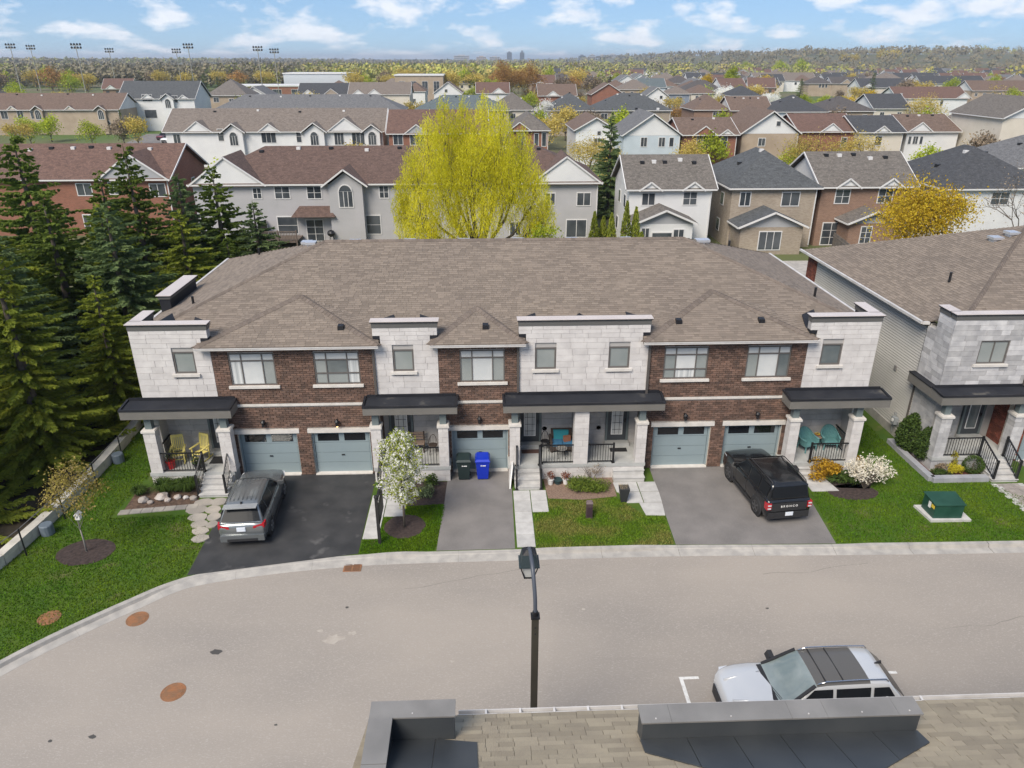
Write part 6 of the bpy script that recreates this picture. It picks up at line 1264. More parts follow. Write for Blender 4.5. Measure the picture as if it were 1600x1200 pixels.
bg_house('beige brick house with slate hip roof behind the pointed spruce','beige_house',27.37,45.56,186.59,13,5.6,'hip','buff','slate',0.525,[(29.45, 4.31, 1.4, 1.34, 2, 1), (33.19, 4.3, 1.25, 1.34, 2, 1), (36.45, 4.44, 1.56, 1.51, 2, 1)],[],5,None,'house','houses of the third row')
bg_house('brown brick house with brown hip roof above the orange bush','brick_house',51.78,60.15,188.24,12,5.6,'hip','brownbrick','brown',0.694,[(57.12, 4.42, 1.27, 1.37, 2, 1)],[],2,None,'house','houses of the third row')
bg_house('orange brown brick house with ridged brown roof','brick_house',60.08,69.77,185.5,11,5.6,'gx','brownbrick','brown',0.497,[(62.57, 4.44, 1.72, 1.69, 2, 1)],[],4,None,'house','houses of the third row')
bg_house('light blue house with charcoal hip roof beyond the tan gable','blue_house',68.54,81.09,180.5,12,5.6,'hip','lightblue','slatedark',0.531,[(72.49, 4.76, 1.53, 1.32, 2, 1)],[],3,None,'house','houses of the third row')
bg_house('house with dark brown hip roof in front of the golden shrubs','brick_house',80.79,93.52,182.31,12,5.6,'hip','tan','darkgrey',0.47,[],[],2,None,'house','houses of the third row')
bg_house('dark roofed house with gables at the foot of the wooded hill','grey_house',98.07,106.9,191.42,12,5.6,'gx','cream','slatedark',0.5,[],[],0,None,'house','houses of the third row')
bg_house('dark roofed house with white and beige gables near the school','white_house',-63.71,-46.94,275.31,12,5.6,'gx','white','slatedark',0.55,[],[(-60.19, 4.42, 'white', 0), (-52.25, 5.31, 'buff', 0)],0,None,'house','far houses before the school')
bg_house('taupe roofed house with twin gables near the school','tan_house',-46.15,-25.13,274.55,13,5.6,'gx','cream','taupe',0.55,[],[(-42.84, 4.42, 'white', 0), (-37.32, 4.88, 'white', 0)],0,None,'house','far houses before the school')
bg_house('brown roofed house with white tower bay near the school','white_house',-29.44,-21.66,301.09,13,5.6,'hip','white','brown',0.7,[(-25.98, 2.18, 1.22, 1.58, 2, 1)],[],0,None,'house','far houses before the school')
bg_house('brown house with white pointed gable left of the golden willow','white_house',-17.24,-7.11,283.83,13,5.6,'gy','white','brown',0.7,[(-12.84, 6.46, 0.92, 0.99, 1, 1)],[],0,None,'house','far houses before the school')
bg_house('mauve roofed house with white gable above the willow','white_house',-1.81,9.72,283.21,12,5.6,'gx','white','brownred',0.55,[],[(6.03, 5.09, 'white', 0)],0,None,'house','far houses before the school')
bg_house('brown roofed house with white gable left of the slate pair','tan_house',19.12,31.62,262.72,12,5.6,'gx','red','brown',0.55,[],[(23.86, 4.32, 'white', 0)],0,None,'house','far houses before the school')
bg_house('red brick gabled house above the slate roofs','brick_house',38.24,49.43,271.5,12,5.6,'gy','red','brown',0.6,[],[],0,None,'house','far houses before the school')
bg_house('taupe hip roofed house beside the blue gabled house','tan_house',55.68,69.25,316.52,12,5.6,'hip','tan','taupe',0.55,[],[],0,None,'house','far houses before the school')
bg_house('house with blue grey roof and twin dormer windows','blue_house',68.19,79.32,337.37,12,5.6,'gx','lightblue','blueroof',0.55,[],[(69.85, 1.95, 'white', 0), (72.36, 1.95, 'white', 0)],0,None,'house','far houses before the school')
bg_house('white gabled house among the brown hip roofs','white_house',52.94,60.7,252.65,10,5.6,'gy','white','greyroof',0.7,[(58.18, 5.6, 0.84, 0.9, 1, 1)],[],0,None,'house','far houses before the school')
bg_house('small grey blue cottage with brown hip roof','blue_house',65.64,73.64,275.51,10,5.6,'hip','slateblue','taupe',0.55,[(69.93, 3.7, 1.84, 1.98, 2, 1)],[],0,None,'house','far houses before the school')
bg_house('mauve roofed house behind the white blossom tree','tan_house',75.36,84.22,280.3,12,5.6,'hip','cream','brown',0.55,[],[],0,None,'house','far houses before the school')
bg_house('dark grey roofed house behind the cottage','grey_house',80.4,95.79,309.02,12,5.6,'hip','cream','darkgrey',0.55,[],[],0,None,'house','far houses before the school')
bg_house('dark slate hip roofed house left of the yellow shrubs','grey_house',83.72,93.51,260.29,12,5.6,'hip','cream','slatedark',0.55,[],[],0,None,'house','far houses before the school')
bg_house('white terrace with taupe roof among the evergreens','white_terrace',155.12,190.16,443.12,14,5.6,'gx','white','taupe',0.55,[(160.46, 4.27, 1.11, 1.59, 1, 1), (165.99, 4.26, 1.11, 1.59, 1, 1), (170.79, 4.26, 1.11, 1.59, 1, 1), (177.44, 4.25, 1.11, 1.59, 1, 1), (183.36, 4.24, 1.11, 1.59, 1, 1)],[],0,None,'townhouse','far houses under the hill')
bg_house('buff house with dark roof and bay windows among golden shrubs','tan_house',162.34,173.96,385.97,10,5.6,'hip','tan','darkgrey',0.55,[(167.98, 4.72, 0.97, 1.74, 1, 1), (169.6, 4.71, 0.97, 1.74, 1, 1), (171.21, 4.71, 0.97, 1.74, 1, 1)],[],0,None,'house','far houses under the hill')
bg_house('beige townhouses with grey gables between two spruces','tan_terrace',173.74,188.29,385.48,10,5.6,'gx','tan','darkgrey',0.55,[],[(180.85, 5.83, 'tan', 0)],0,None,'townhouse','far houses under the hill')
bg_house('cream terrace with slate roof and orange porch','white_terrace',163.22,184.33,333.53,12,5.6,'gx','cream','slatedark',0.55,[(178.12, 3.02, 0.85, 1.83, 1, 1), (181.0, 2.76, 0.85, 1.83, 1, 1)],[(166.59, 4.78, 'white', 0)],0,None,'townhouse','far houses under the hill')
bg_house('white house with maroon roof and gabled ends behind two spruces','white_house',130.48,152.89,241.1,12,5.6,'gx','white','brownred',0.5,[(144.76, 4.28, 0.83, 1.56, 1, 1), (131.25, 6.74, 0.61, 0.66, 1, 1)],[(151.44, 4.96, 'white', 0)],0,None,'house','far houses under the hill')
bg_house('long slate roofed terrace with white chimney walls','grey_terrace',217.98,250.49,383.43,12,5.6,'gx','cream','slatedark',0.55,[],[],0,None,'townhouse','far houses under the hill')
bg_house('long mauve roofed terrace on the right','tan_terrace',190.37,226.12,298.14,12,5.6,'gx','tan','brown',0.55,[],[],0,None,'townhouse','far houses under the hill')
bg_house('dark grey terrace below the right hand wood','grey_terrace',249.4,280.93,467.41,12,5.6,'gx','cream','slatedark',0.55,[],[(255.69, 3.55, 'white', 0)],0,None,'townhouse','far houses under the hill')
bg_house('long grey terrace at the right edge below the wood','grey_terrace',436.89,505.38,672.37,12,5.6,'gx','cream','slatedark',0.55,[],[],0,None,'townhouse','far houses under the hill')
# ---- generic far houses: a few models, copied
FAR = []
def far_model(label, name, w, d, h, roof, wall, rm, sl, gab=0):
    t = thing(name, label, 'house', (0,0,0), 0, 'distant houses'); q = MB(); q.box(-w/2,w/2,0,d,-.2,h); q.build('wall', WALLS[wall], t); roof_volume(t,-w/2,w/2,0,d,h,roof,sl,ROOFS[rm],gm=WALLS['white'])
    for i in range(3): q = MB(); x = -w/2+w*(i+.5)/3; q.box(x-.6,x+.6,-.05,.02,h-2.0,h-.7); q.build('window', M_farglass, t)
    if gab: front_gable(t,-w*.2,w*.36,WALLS['white'],0,0,h,sl,sl,ROOFS[rm],WALLS[wall])
    return t
FAR = [far_model('distant white house with brown hip roof','white_house',11,11,5.6,'hip','white','brown',.55), far_model('distant cream house with charcoal gabled roof','cream_house',12,11,5.6,'gx','cream','slatedark',.6,1), far_model('distant brick house with mauve brown gabled roof','brick_house',11,12,5.8,'gx','brownbrick','brownred',.6,1),
 far_model('distant tan house with taupe hip roof','tan_house',12,11,5.6,'hip','tan','taupe',.6), far_model('distant white gable fronted house with grey roof','white_house',10,12,5.6,'gy','white','greyroof',.6), far_model('distant buff house with dark grey hip roof','beige_house',13,11,5.6,'hip','buff','darkgrey',.55)]
used = set(); rnd = random.Random(5); spots = []
def upx(x, y): return 800 + 1141*( (x*cos(radians(2.2)) - y*sin(radians(2.2))) / ((x*sin(radians(2.2))+y*cos(radians(2.2)))*.9135 + 17*.407) )
for Y in (330,362,400,440,485,535,590,650,720):
    x = -20*Y/300-R(0,10)
    while x < Y*.85:
        u_ = upx(x,Y)
        if 835 < u_ < 1660 and not (Y < 390 and u_ > 1230) and rnd.random() < (.9 if u_ > 960 else .5): spots.append((x,Y+rnd.uniform(-5,5)))
        x += rnd.uniform(13.5,19)
for x,Y in [(-250,300),(-225,305),(-200,298),(-165,262),(-150,330),(-125,300),(-100,250),(-75,262),(-270,270),(-228,262),(-205,255),(-60,330),(-40,352),(-20,342),(-10,400)]: spots.append((x,Y))
for x,Y in spots:
    k = rnd.randrange(6); src = FAR[k]
    if k not in used: used.add(k); src.location = (x,Y,-.2); src.rotation_euler = (0,0,rnd.choice((0,0,0,.15,-.2)))
    else: copy_tree(src,(x,Y,-.2),rnd.choice((0,0,0,.15,-.2)))
# ---- school: low red brick wing, buff hall with tall windows, white metal hall
def school(label, name, x0,x1,y,d,h,m,win=0):
    t = thing(name,label,'school',((x0+x1)/2,y,-.2)); q = MB(); q.box(x0,x1,y,y+d,-.2,h); q.build('wall',m,t); q = MB(); q.box(x0-.3,x1+.3,y-.3,y+d+.3,h,h+.5); q.build('parapet',M_trimw,t)
    for i in range(win): x = x0+(x1-x0)*(i+.6)/(win+.2); far_window(t,x,h*.55,(x1-x0)/win*.45,h*.5,2,2,y)
M_metalwall = mat('pale_metal_cladding',(.50,.53,.55),.5,siding=.5,bump=.3)
school('long low red brick school wing behind the houses','school_wing',-110,-35,345,20,6,WALLS['red'],9); school('buff brick school hall with tall white windows','school_hall',-36,-16,330,18,10.5,WALLS['tan'],4); school('pale metal clad school gymnasium behind the brick wing','gymnasium',-92,-62,372,20,10.5,M_metalwall)
# ---- floodlight masts
for x,h,y,l in [(-188.6,22.1,330,'floodlight mast at the far end of the sports field, single head'),(-197.2,22,360,'floodlight mast behind the far end mast'),(-148,21.7,300,'floodlight mast with wide lamp rack over the tan terrace'),(-168.2,20.9,370,'floodlight mast with wide rack behind the tan terrace'),(-134.6,20.6,360,'floodlight mast above the orange trees, shorter of a pair'),(-114.8,22,320,'floodlight mast above the orange trees, taller of a pair'),(-90.7,21.2,330,'floodlight mast beside the green field, taller of a pair'),(-88,20.5,345,'floodlight mast beside the green field, shorter of a pair')]:
    t = thing('floodlight_mast',l,'floodlight',(x,y,-.2),0,'sports field floodlights'); q = MB(); q.tube([(x,y,-.2),(x,y,h)],[.2,.13],8); q.build('pole',mat('mast_grey',(.30,.28,.25),.6),t)
    q = MB(); q.bar((x-1.9,y,h-.2),(x+1.9,y,h-.2),.2); q.bar((x-1.7,y,h-1.3),(x+1.7,y,h-1.3),.2); q.build('crossarm',MATS['mast_grey'],t)
    for zz in (h-.1,h-1.2):
        for i in range(4): q = MB(); q.lathe([(.2,-.3),(.42,.15),(.4,.2)],(x-1.6+i*1.07,y,zz+.25),8,axis='y'); q.build('flood_lamp',M_darkmetal,t)
# ---- far tower blocks
for x,h,w,l in [(-88.7,28.5,69,'broad grey slab block, widest on the skyline'),(.2,23.2,44,'low beige slab block on the skyline beside the widest one'),(60.5,23.2,47,'low white slab block on the skyline'),(126.8,41.6,22,'tall dark tower with flat top on the skyline'),(184.3,41.6,19,'tall dark tower with stepped top on the skyline'),(456,28.5,28,'dark stubby tower heading the right hand skyline cluster'),(502.5,31.2,25,'pale tower in the right hand skyline cluster'),(546,31.2,16,'narrow pale tower in the right hand skyline cluster'),(595.3,33.8,28,'pale twin tower closing the right hand skyline cluster')]:
    y = 3600; t = thing('tower_block',l,'tower block',(x,y,-.2),0,'tower blocks on the skyline'); dark = 'dark' in l; m = mat('tower_dark',(.10,.12,.15),.7) if dark else mat('tower_pale',(.40,.40,.41),.8)
    if 'beige' in l: m = mat('tower_beige',(.42,.34,.28),.8)
    q = MB(); q.box(x-w/2,x+w/2,y,y+30,-1,h); q.build('wall',m,t)
    n = max(4,int(h/6))
    for i in range(n): q = MB(); z = h*(i+.5)/n; q.box(x-w/2*.94,x+w/2*.94,y-.6,y-.01,z-h/n*.2,z+h/n*.2); q.build('window_band',M_farglass,t)
    q = MB(); q.box(x-w*.22,x+w*.22,y+6,y+22,h,h+(8 if 'stepped' in l else 4)); q.build('roof_plant',m,t)
# ---- road and lawn patches seen between the far houses, parked cars there
sheet('street',[(-110,158),(-60,158),(-60,166),(-110,166)],M_asphalt,-.15); sheet('driveway',[(-78,166),(-62,166),(-66,196),(-84,196)],M_drive,-.14); sheet('grass_field',[(-190,290),(-70,290),(-60,420),(-190,420)],mat('field_grass',(.09,.20,.02),1,(.12,.22,.03),.05,4,coords='World'),-.15); sheet('front_lawn',[(-82,152),(-60,152),(-58,164),(-80,164)],MATS['field_grass'],-.13)
car('white minivan parked before the white and blue terrace','van',(-70.5,176,-.14),radians(-100),paint('white_paint_car',(.75,.75,.75),.3,0),L=5,W=1.95,H=1.8,detail=False,rails=False); car('maroon car parked before the white and blue terrace','car',(-74,182,-.14),radians(-100),paint('maroon_paint',(.12,.015,.03)),L=4.7,W=1.85,H=1.6,detail=False,rails=False)

# ---- timber deck, barbecue and yard fences behind the row
M_deck = mat('weathered_deck', (.15,.115,.09), .9, (.11,.085,.07), 4, 4)
t = thing('timber_deck','weathered brown timber deck with slatted rail behind the grey townhouses','deck',(-20.5,74.3,-.2)); q = MB(); q.box(-22.2,-18.6,73.0,75.7,.35,.5); q.build('floor',M_deck,t)
q = MB(); q.bar((-22.2,73.0,1.45),(-18.6,73.0,1.45),.1,.08); q.build('top_rail',M_deck,t)
for i in range(24): x = -22.15+i*.152; q = MB(); q.box(x-.025,x+.025,72.97,73.03,.5,1.42); q.build('slat',M_deck,t)
for x in (-22.2,-20.4,-18.6): q = MB(); q.box(x-.06,x+.06,72.9,73.02,-.25,1.6); q.build('post',M_deck,t)
q = MB(); q.box(-22.25,-22.15,73.0,75.7,.5,2.1); q.build('privacy_screen',M_deck,t)
t = thing('barbecue','round black barbecue on the ground behind the grey townhouses','barbecue',(-15.5,74.6,-.2)); q = MB(); q.lathe([(.1,.55),(.36,.75),(.4,.95),(.3,1.15),(.08,1.25)],(-15.5,74.6,0),14); q.build('kettle',M_black,t)
for i in range(3): a = i*2.09; q = MB(); q.bar((-15.5+.2*cos(a),74.6+.2*sin(a),.7),(-15.5+.35*cos(a),74.6+.35*sin(a),-.2),.04); q.build('leg',M_black,t)
def yard_fence(label, a, b):
    t = thing('timber_fence',label,'fence',(a[0],a[1],-.2)); a, b = Vector((*a,0)), Vector((*b,0)); n = max(4,int((b-a).length/.28)); d = (b-a)/n; al = atan2(d.y,d.x)
    for i in range(n):
        p = a+d*i; e = a+d*(i+.95); h = 1.7+R(-.03,.03); q = MB(); q.bar((p.x,p.y,h/2-.1),(e.x,e.y,h/2-.1),.03,h); q.build('board',M_fenceb,t)
    q = MB(); q.bar((a.x,a.y+.05,1.3),(b.x,b.y+.05,1.3),.05,.09); q.build('rail',M_fenceb,t)
M_fenceb = mat('grey_fence_board', (.19,.165,.145), .95, (.14,.12,.105), 3, 4, objrand=.15)
yard_fence('grey board fence between the white house and the buff brick house',(22.6,66),(24.0,70.5)); yard_fence('grey board fence between the buff and the brown brick houses',(33.0,62),(34.2,70)); yard_fence('grey board fence along the backyards right of the long row',(19.2,48.5),(33.0,49.5)); yard_fence('grey board fence behind the corner house gable',(20.5,50.5),(20.9,66)); yard_fence('grey board fence left of the timber deck',(-24.5,62),(-24.2,75))
sheet('patio',[(21.2,52),(31,52),(31,66),(21.2,66)],M_conc,-.15)
# ================================================================ terrain beyond the town
def sm(a,b,x): t = max(0,min(1,(x-a)/(b-a))); return t*t*(3-2*t)
def terrain(x, y):
    return -.15 + 24*sm(250,620,x)*sm(780,1350,y)*(1-.5*sm(2500,5000,y)) + 5*sm(-900,-200,-x)*0 + 6*sm(300,900,-x)*sm(900,1800,y)
hl = MB(); xs = [-9000,-5000,-3000,-1800,-1000,-500,-150,100,250,330,410,500,600,750,1000,1500,2500,4500,9000]; ys = [760,900,1050,1200,1400,1800,2400,3200,4500,7000,13000]
idx = {}
for j,y in enumerate(ys):
    for i,x in enumerate(xs): idx[(i,j)] = len(hl.v); hl.v.append((x,y,terrain(x,y) if j else -.19))
for j in range(len(ys)-1):
    for i in range(len(xs)-1): hl.f.append((idx[(i,j)],idx[(i+1,j)],idx[(i+1,j+1)],idx[(i,j+1)])); hl.t.append(.5)
structure('hills', hl, mat('hill_ground',(.13,.115,.075),1,(.09,.10,.05),.01,6,coords='World'), smooth=True)
# ================================================================ foliage materials
def mat_ramp(key, stops, trans=.25, rough=.8):
    if key in MATS: return MATS[key]
    m = bpy.data.materials.new(key); m.use_nodes = True; N = m.node_tree.nodes; L = m.node_tree.links; b = N['Principled BSDF']; b.inputs['Roughness'].default_value = rough; b.inputs['Specular IOR Level'].default_value = .25
    a = N.new('ShaderNodeAttribute'); a.attribute_name = 'tint'; r = N.new('ShaderNodeValToRGB'); el = r.color_ramp.elements
    el[0].position, el[0].color = stops[0][0], (*stops[0][1],1); el[1].position, el[1].color = stops[-1][0], (*stops[-1][1],1)
    for p,c in stops[1:-1]: e = el.new(p); e.color = (*c,1)
    oi = N.new('ShaderNodeObjectInfo'); mr = N.new('ShaderNodeMapRange'); mr.inputs[3].default_value = .82; mr.inputs[4].default_value = 1.18; L.new(oi.outputs['Random'], mr.inputs[0])
    L.new(a.outputs['Fac'], r.inputs[0]); mx = N.new('ShaderNodeMixRGB'); mx.blend_type = 'MULTIPLY'; mx.inputs[0].default_value = 1; L.new(r.outputs[0], mx.inputs[1]); L.new(mr.outputs[0], mx.inputs[2]); L.new(mx.outputs[0], b.inputs['Base Color'])
    t = N.new('ShaderNodeBsdfTranslucent'); L.new(mx.outputs[0], t.inputs[0]); s = N.new('ShaderNodeMixShader'); s.inputs[0].default_value = trans; L.new(b.outputs[0], s.inputs[1]); L.new(t.outputs[0], s.inputs[2]); L.new(s.outputs[0], N['Material Output'].inputs[0])
    MATS[key] = m; return m
V_spruce = mat_ramp('spruce_green', [(0,(.08,.125,.02)),(.5,(.165,.23,.036)),(.85,(.26,.32,.055)),(1,(.38,.39,.07))], .28)
V_spruceb = mat_ramp('spruce_blue', [(0,(.08,.125,.05)),(.5,(.165,.23,.085)),(.9,(.26,.33,.13)),(1,(.33,.38,.14))], .28)
V_sprucey = mat_ramp('spruce_yellow', [(0,(.12,.16,.02)),(.5,(.24,.28,.034)),(.9,(.37,.39,.05)),(1,(.52,.48,.06))], .28)
V_willow = mat_ramp('willow_chartreuse', [(0,(.50,.47,.02)),(.5,(.70,.66,.03)),(1,(.84,.79,.08))], .5)
V_maple = mat_ramp('maple_gold', [(0,(.32,.20,.015)),(.5,(.54,.37,.025)),(.85,(.66,.53,.04)),(1,(.62,.42,.03))], .35)
V_gold = mat_ramp('golden_leaf', [(0,(.38,.28,.06)),(.5,(.54,.42,.10)),(1,(.66,.55,.18))], .35)
V_orange = mat_ramp('orange_leaf', [(0,(.26,.13,.04)),(.5,(.40,.22,.07)),(1,(.52,.34,.12))], .3)
V_lime = mat_ramp('lime_leaf', [(0,(.20,.28,.015)),(.5,(.36,.42,.03)),(1,(.52,.56,.06))], .35)
V_blossom = mat_ramp('white_blossom', [(0,(.74,.74,.66)),(.55,(.86,.85,.80)),(1,(.92,.91,.89))], .4)
V_green = mat_ramp('shrub_green', [(0,(.025,.05,.010)),(.5,(.055,.095,.018)),(1,(.10,.15,.035))], .2)
V_bare = mat_ramp('bare_twig', [(0,(.13,.10,.07)),(.5,(.22,.17,.12)),(1,(.32,.25,.16))], .1)
V_forest = mat_ramp('forest_mix', [(0,(.17,.15,.10)),(.3,(.22,.19,.12)),(.5,(.22,.23,.08)),(.68,(.32,.32,.09)),(.84,(.40,.31,.10)),(1,(.44,.46,.11))], .2)
# ================================================================ tree builders (local coordinates, base at the origin)
def spruce_mesh(h, r, seed, dens=1.0, fine=True):
    rn = random.Random(seed); mb = MB(); z = .04*h; ph = rn.uniform(0,6.28); ph2 = rn.uniform(0,6.28)
    while z < h*.985:
        f = z/h; L = r*((1-f)**.80)*rn.uniform(.85,1.08)+.10; n = max(4,int((8*(1-f)+4)*dens)); a0 = rn.uniform(0,6.28)
        for k in range(n):
            az = a0+2*pi*k/n+rn.uniform(-.3,.3); Lk = L*rn.uniform(.62,1.15)*(1+.14*sin(3*az+ph)+.10*sin(z*4.1+2*az+ph2)); d = Vector((cos(az),sin(az),0)); side = Vector((-sin(az),cos(az),0)); drop = (-.34*(1-f)+.14*f)*rn.uniform(.45,1.55); zz = z+rn.uniform(-.32,.32); tb = rn.gauss(.40,.13)
            m = max(3,int(Lk/((.14 if fine else .17)/dens)))
            for q in range(m):
                s = .16+.84*(q+rn.uniform(0,1))/m; p = d*(Lk*s)+Vector((0,0,zz+Lk*(drop*s+.24*s*s*(1-f)-.03)))
                wd = (.14+.17*Lk)*(1-s*.7)*.72+.07
                for sg in ((-1,-.5,0,.5,1) if fine else (-1,0,1)):
                    dirv = (d*.8+side*sg*.85+Vector((0,0,rn.uniform(-.65,.12)))).normalized(); ln = (wd if sg else .26)*rn.uniform(.65,1.3); e = p+dirv*ln; w_ = dirv.cross(Vector((0,0,1))).normalized()*((.042+.04*rn.random()) if fine else (.08+.07*rn.random())); t = min(1,max(0,tb+rn.gauss(0,.14)))
                    mid = p.lerp(e,.45)+Vector((0,0,.015)); mb.poly([p,mid+w_,e,mid-w_],t)
                    v_ = Vector((0,0,-.07-.06*rn.random())); mb.poly([p,mid+v_,e,mid-v_*.3],t)
        z += (.165+.13*(1-f))*(h/11)**.5
    for k in range(14): a = rn.uniform(0,6.28); p = Vector((0,0,h-rn.uniform(0,.5))); e = p+Vector((cos(a)*.16,sin(a)*.16,.22)); mb.poly([p,p.lerp(e,.5)+Vector((.03,0,0)),e,p.lerp(e,.5)-Vector((.03,0,0))],.6)
    mb.poly([(0.03,0,h-.4),(-.03,0,h-.4),(0,0,h+.35)],.5); mb.poly([(0,.03,h-.4),(0,-.03,h-.4),(0,0,h+.35)],.5)
    return mb
SPM = {}
def conifer(label, name, loc, h, r, m, seed, group, rz=0, dens=1.0):
    """crowns are drawn from a few grown models, scaled; the needle colour sits on the object"""
    key = ('near',seed % 6) if dens > .8 else ('far',seed % 3)
    if key not in SPM:
        me = spruce_mesh(10,3.6,500+key[1]*7,1.0,True).mesh('spruce_crown',V_spruce,fix=False) if key[0] == 'near' else spruce_mesh(10,3.6,600+key[1],.6,False).mesh('spruce_crown',V_spruce,fix=False)
        SPM[key] = me
    t = thing(name, label, 'tree', loc, 0, group); c = obj('crown',SPM[key],t,local=True); c.scale = (r/3.6,r/3.6,h/10); c.rotation_euler = (0,0,seed*1.7); c.material_slots[0].link = 'OBJECT'; c.material_slots[0].material = m
    q = MB(); q.tube([(0,0,-.1),(0,0,h*.5),(0,0,h*.97)],[r*.07+.05,r*.045+.03,.02],8); q.build('trunk', M_bark, t, local=True); return t
def limb(mb, p, d, L, r, rn, depth, ends, bend=.25, split=3, up=.15, shrink=.68):
    pts = [p]; n = 4
    for i in range(n):
        d = (d+Vector((rn.gauss(0,bend),rn.gauss(0,bend),rn.gauss(0,bend)+up))*.35).normalized(); p = p+d*(L/n); pts.append(p)
    mb.tube(pts,[r*(1-.45*i/n) for i in range(n+1)],5 if r < .06 else 7,cap=False)
    if depth == 0: ends.append((pts[-1],d)); ends.append((pts[-2],d)); return
    for k in range(split):
        a = rn.uniform(0,6.28); s = d.orthogonal().normalized(); s = s*cos(a)+d.cross(s)*sin(a); nd = (d+s*rn.uniform(.45,.95)).normalized(); limb(mb,pts[-1] if k else pts[-1],nd,L*shrink*rn.uniform(.8,1.15),r*.55,rn,depth-1,ends,bend,split,up,shrink)
    if depth <= 2: ends.append((pts[2],d))
def decid(h, cr, seed, nleaf, size, clump=.55, depth=3, split=3, th=.28, asp=.6, flat=1.0, thin=1.0):
    """returns wood and leaf builders fitted to height h and crown radius cr"""
    rn = random.Random(seed); st = random.getstate(); random.seed(seed); wood = MB(); ends = []; H0 = h*th
    wood.tube([(0,0,-.1),(rn.gauss(0,.03)*h*.2,0,H0*.5),(0,0,H0)],[thin*(.034*h*.6+.02),thin*(.028*h*.6+.015),thin*(.024*h*.6+.012)],9)
    n = 5
    for k in range(n):
        a = 2*pi*k/n+rn.uniform(-.4,.4); limb(wood,Vector((0,0,H0*rn.uniform(.85,1))),Vector((cos(a)*.62,sin(a)*.62,rn.uniform(.5,1))).normalized(),h*.30,thin*(.014*h*.6+.012),rn,depth-1,ends,split=split)
    limb(wood,Vector((0,0,H0*.97)),Vector((0,0,1)),h*.34,thin*(.017*h*.6+.01),rn,depth-1,ends,split=split)
    mx = max(hypot(e[0].x,e[0].y) for e in ends); mz = max(e[0].z for e in ends); sx = cr*.92/mx; sz = (h-H0)*.95/(mz-H0)
    def fit(v): return (v[0]*sx if v[2] > H0 else v[0], v[1]*sx if v[2] > H0 else v[1], H0+(v[2]-H0)*sz if v[2] > H0 else v[2])
    wood.v = [fit(v) for v in wood.v]; lv = MB(); per = max(1,nleaf//len(ends)); C = cr*clump*.42
    for e,d in ends:
        c = Vector(fit(e)); tb = rn.random()
        for i in range(int(per*rn.uniform(.4,1.6))):
            o = Vector((rn.gauss(0,1),rn.gauss(0,1),rn.gauss(0,.8)*flat))*C*.62; leaf(lv,c+o,size*rn.uniform(.6,1.35),min(1,max(0,tb*.6+rn.random()*.4)),asp=asp)
    random.setstate(st); return wood, lv
def broad(label, name, loc, h, cr, m, seed, group=None, nleaf=2500, size=.22, barkm=None, cat='tree', **k):
    t = thing(name, label, cat, loc, 0, group); w, l = decid(h,cr,seed,nleaf,size,**k); l.build('crown', m, t, fix=False, local=True); w.build('trunk', barkm or M_bark, t, smooth=True, fix=False, local=True); return t
# ---- spruce belt on the left
SG = 'spruces along the left boundary'
for i,(x,y,h,r,m,l) in enumerate([(-27.5,46,13.0,4.6,V_spruce,'tall dark spruce with broad skirts left of the brick house'),(-22.4,48.5,12.1,3.7,V_spruce,'slender spruce rising before the brick house gable'),(-20.4,30.5,9.9,3.5,V_sprucey,'yellow tipped spruce leaning over the retaining wall'),(-22.0,25.0,10.2,3.7,V_sprucey,'sunlit yellow green spruce at the near end of the retaining wall'),(-19.6,39,10.2,4.3,V_spruceb,'broad blue green spruce behind the left roof parapet'),(-18.6,52.5,10.2,3.9,V_spruce,'dark twin spruce nearer the grey townhouse block'),(-20.6,51.5,9.9,3.8,V_spruceb,'dark twin spruce nearer the brick house'),(-18.4,45.2,8.7,3.7,V_sprucey,'short olive spruce between the broad blue one and the twins'),(-22.6,34.5,9.6,3.6,V_spruceb,'blue green spruce behind the yellow tipped one'),(-23.5,40.5,10.6,4.0,V_spruce,'dense spruce between the broad blue one and the tallest'),(-24.5,29.5,10.4,3.8,V_spruce,'shaded spruce in the second rank by the retaining wall'),(-18.7,34.6,7.6,2.7,V_sprucey,'small golden green spruce beside the roof eave'),(-31.5,38.5,12.6,4.6,V_spruce,'large dark spruce at the left edge of the view'),(-27.5,33.5,11.0,4.2,V_spruce,'deep green spruce in the third rank at the left edge'),(-16.0,52.0,8.0,3.4,V_spruceb,'low rounded spruce beside the grey townhouse deck'),(-22.2,43.5,9.4,3.8,V_sprucey,'bushy olive spruce before the brick house windows'),(-26.0,52.0,10.0,4.0,V_spruce,'broad dark spruce against the brick house wall'),(-24.3,36.8,10.2,4.0,V_sprucey,'full yellow green spruce behind the blue green ones'),(-16.6,47.5,6.6,2.8,V_spruce,'short dark spruce close behind the left eave')]):
    conifer(l,'spruce_tree',(x,y,0),h,r,m,100+i,SG,0,dens=1.0)
sheet('forest_floor',[(-40,20),(-19.2,20),(-18.0,26),(-17.9,38),(-14.8,58),(-40,58)],mat('needle_litter',(.03,.024,.014),1,(.045,.035,.02),3,5,bump=.6,bscale=20,coords='World'),.02)
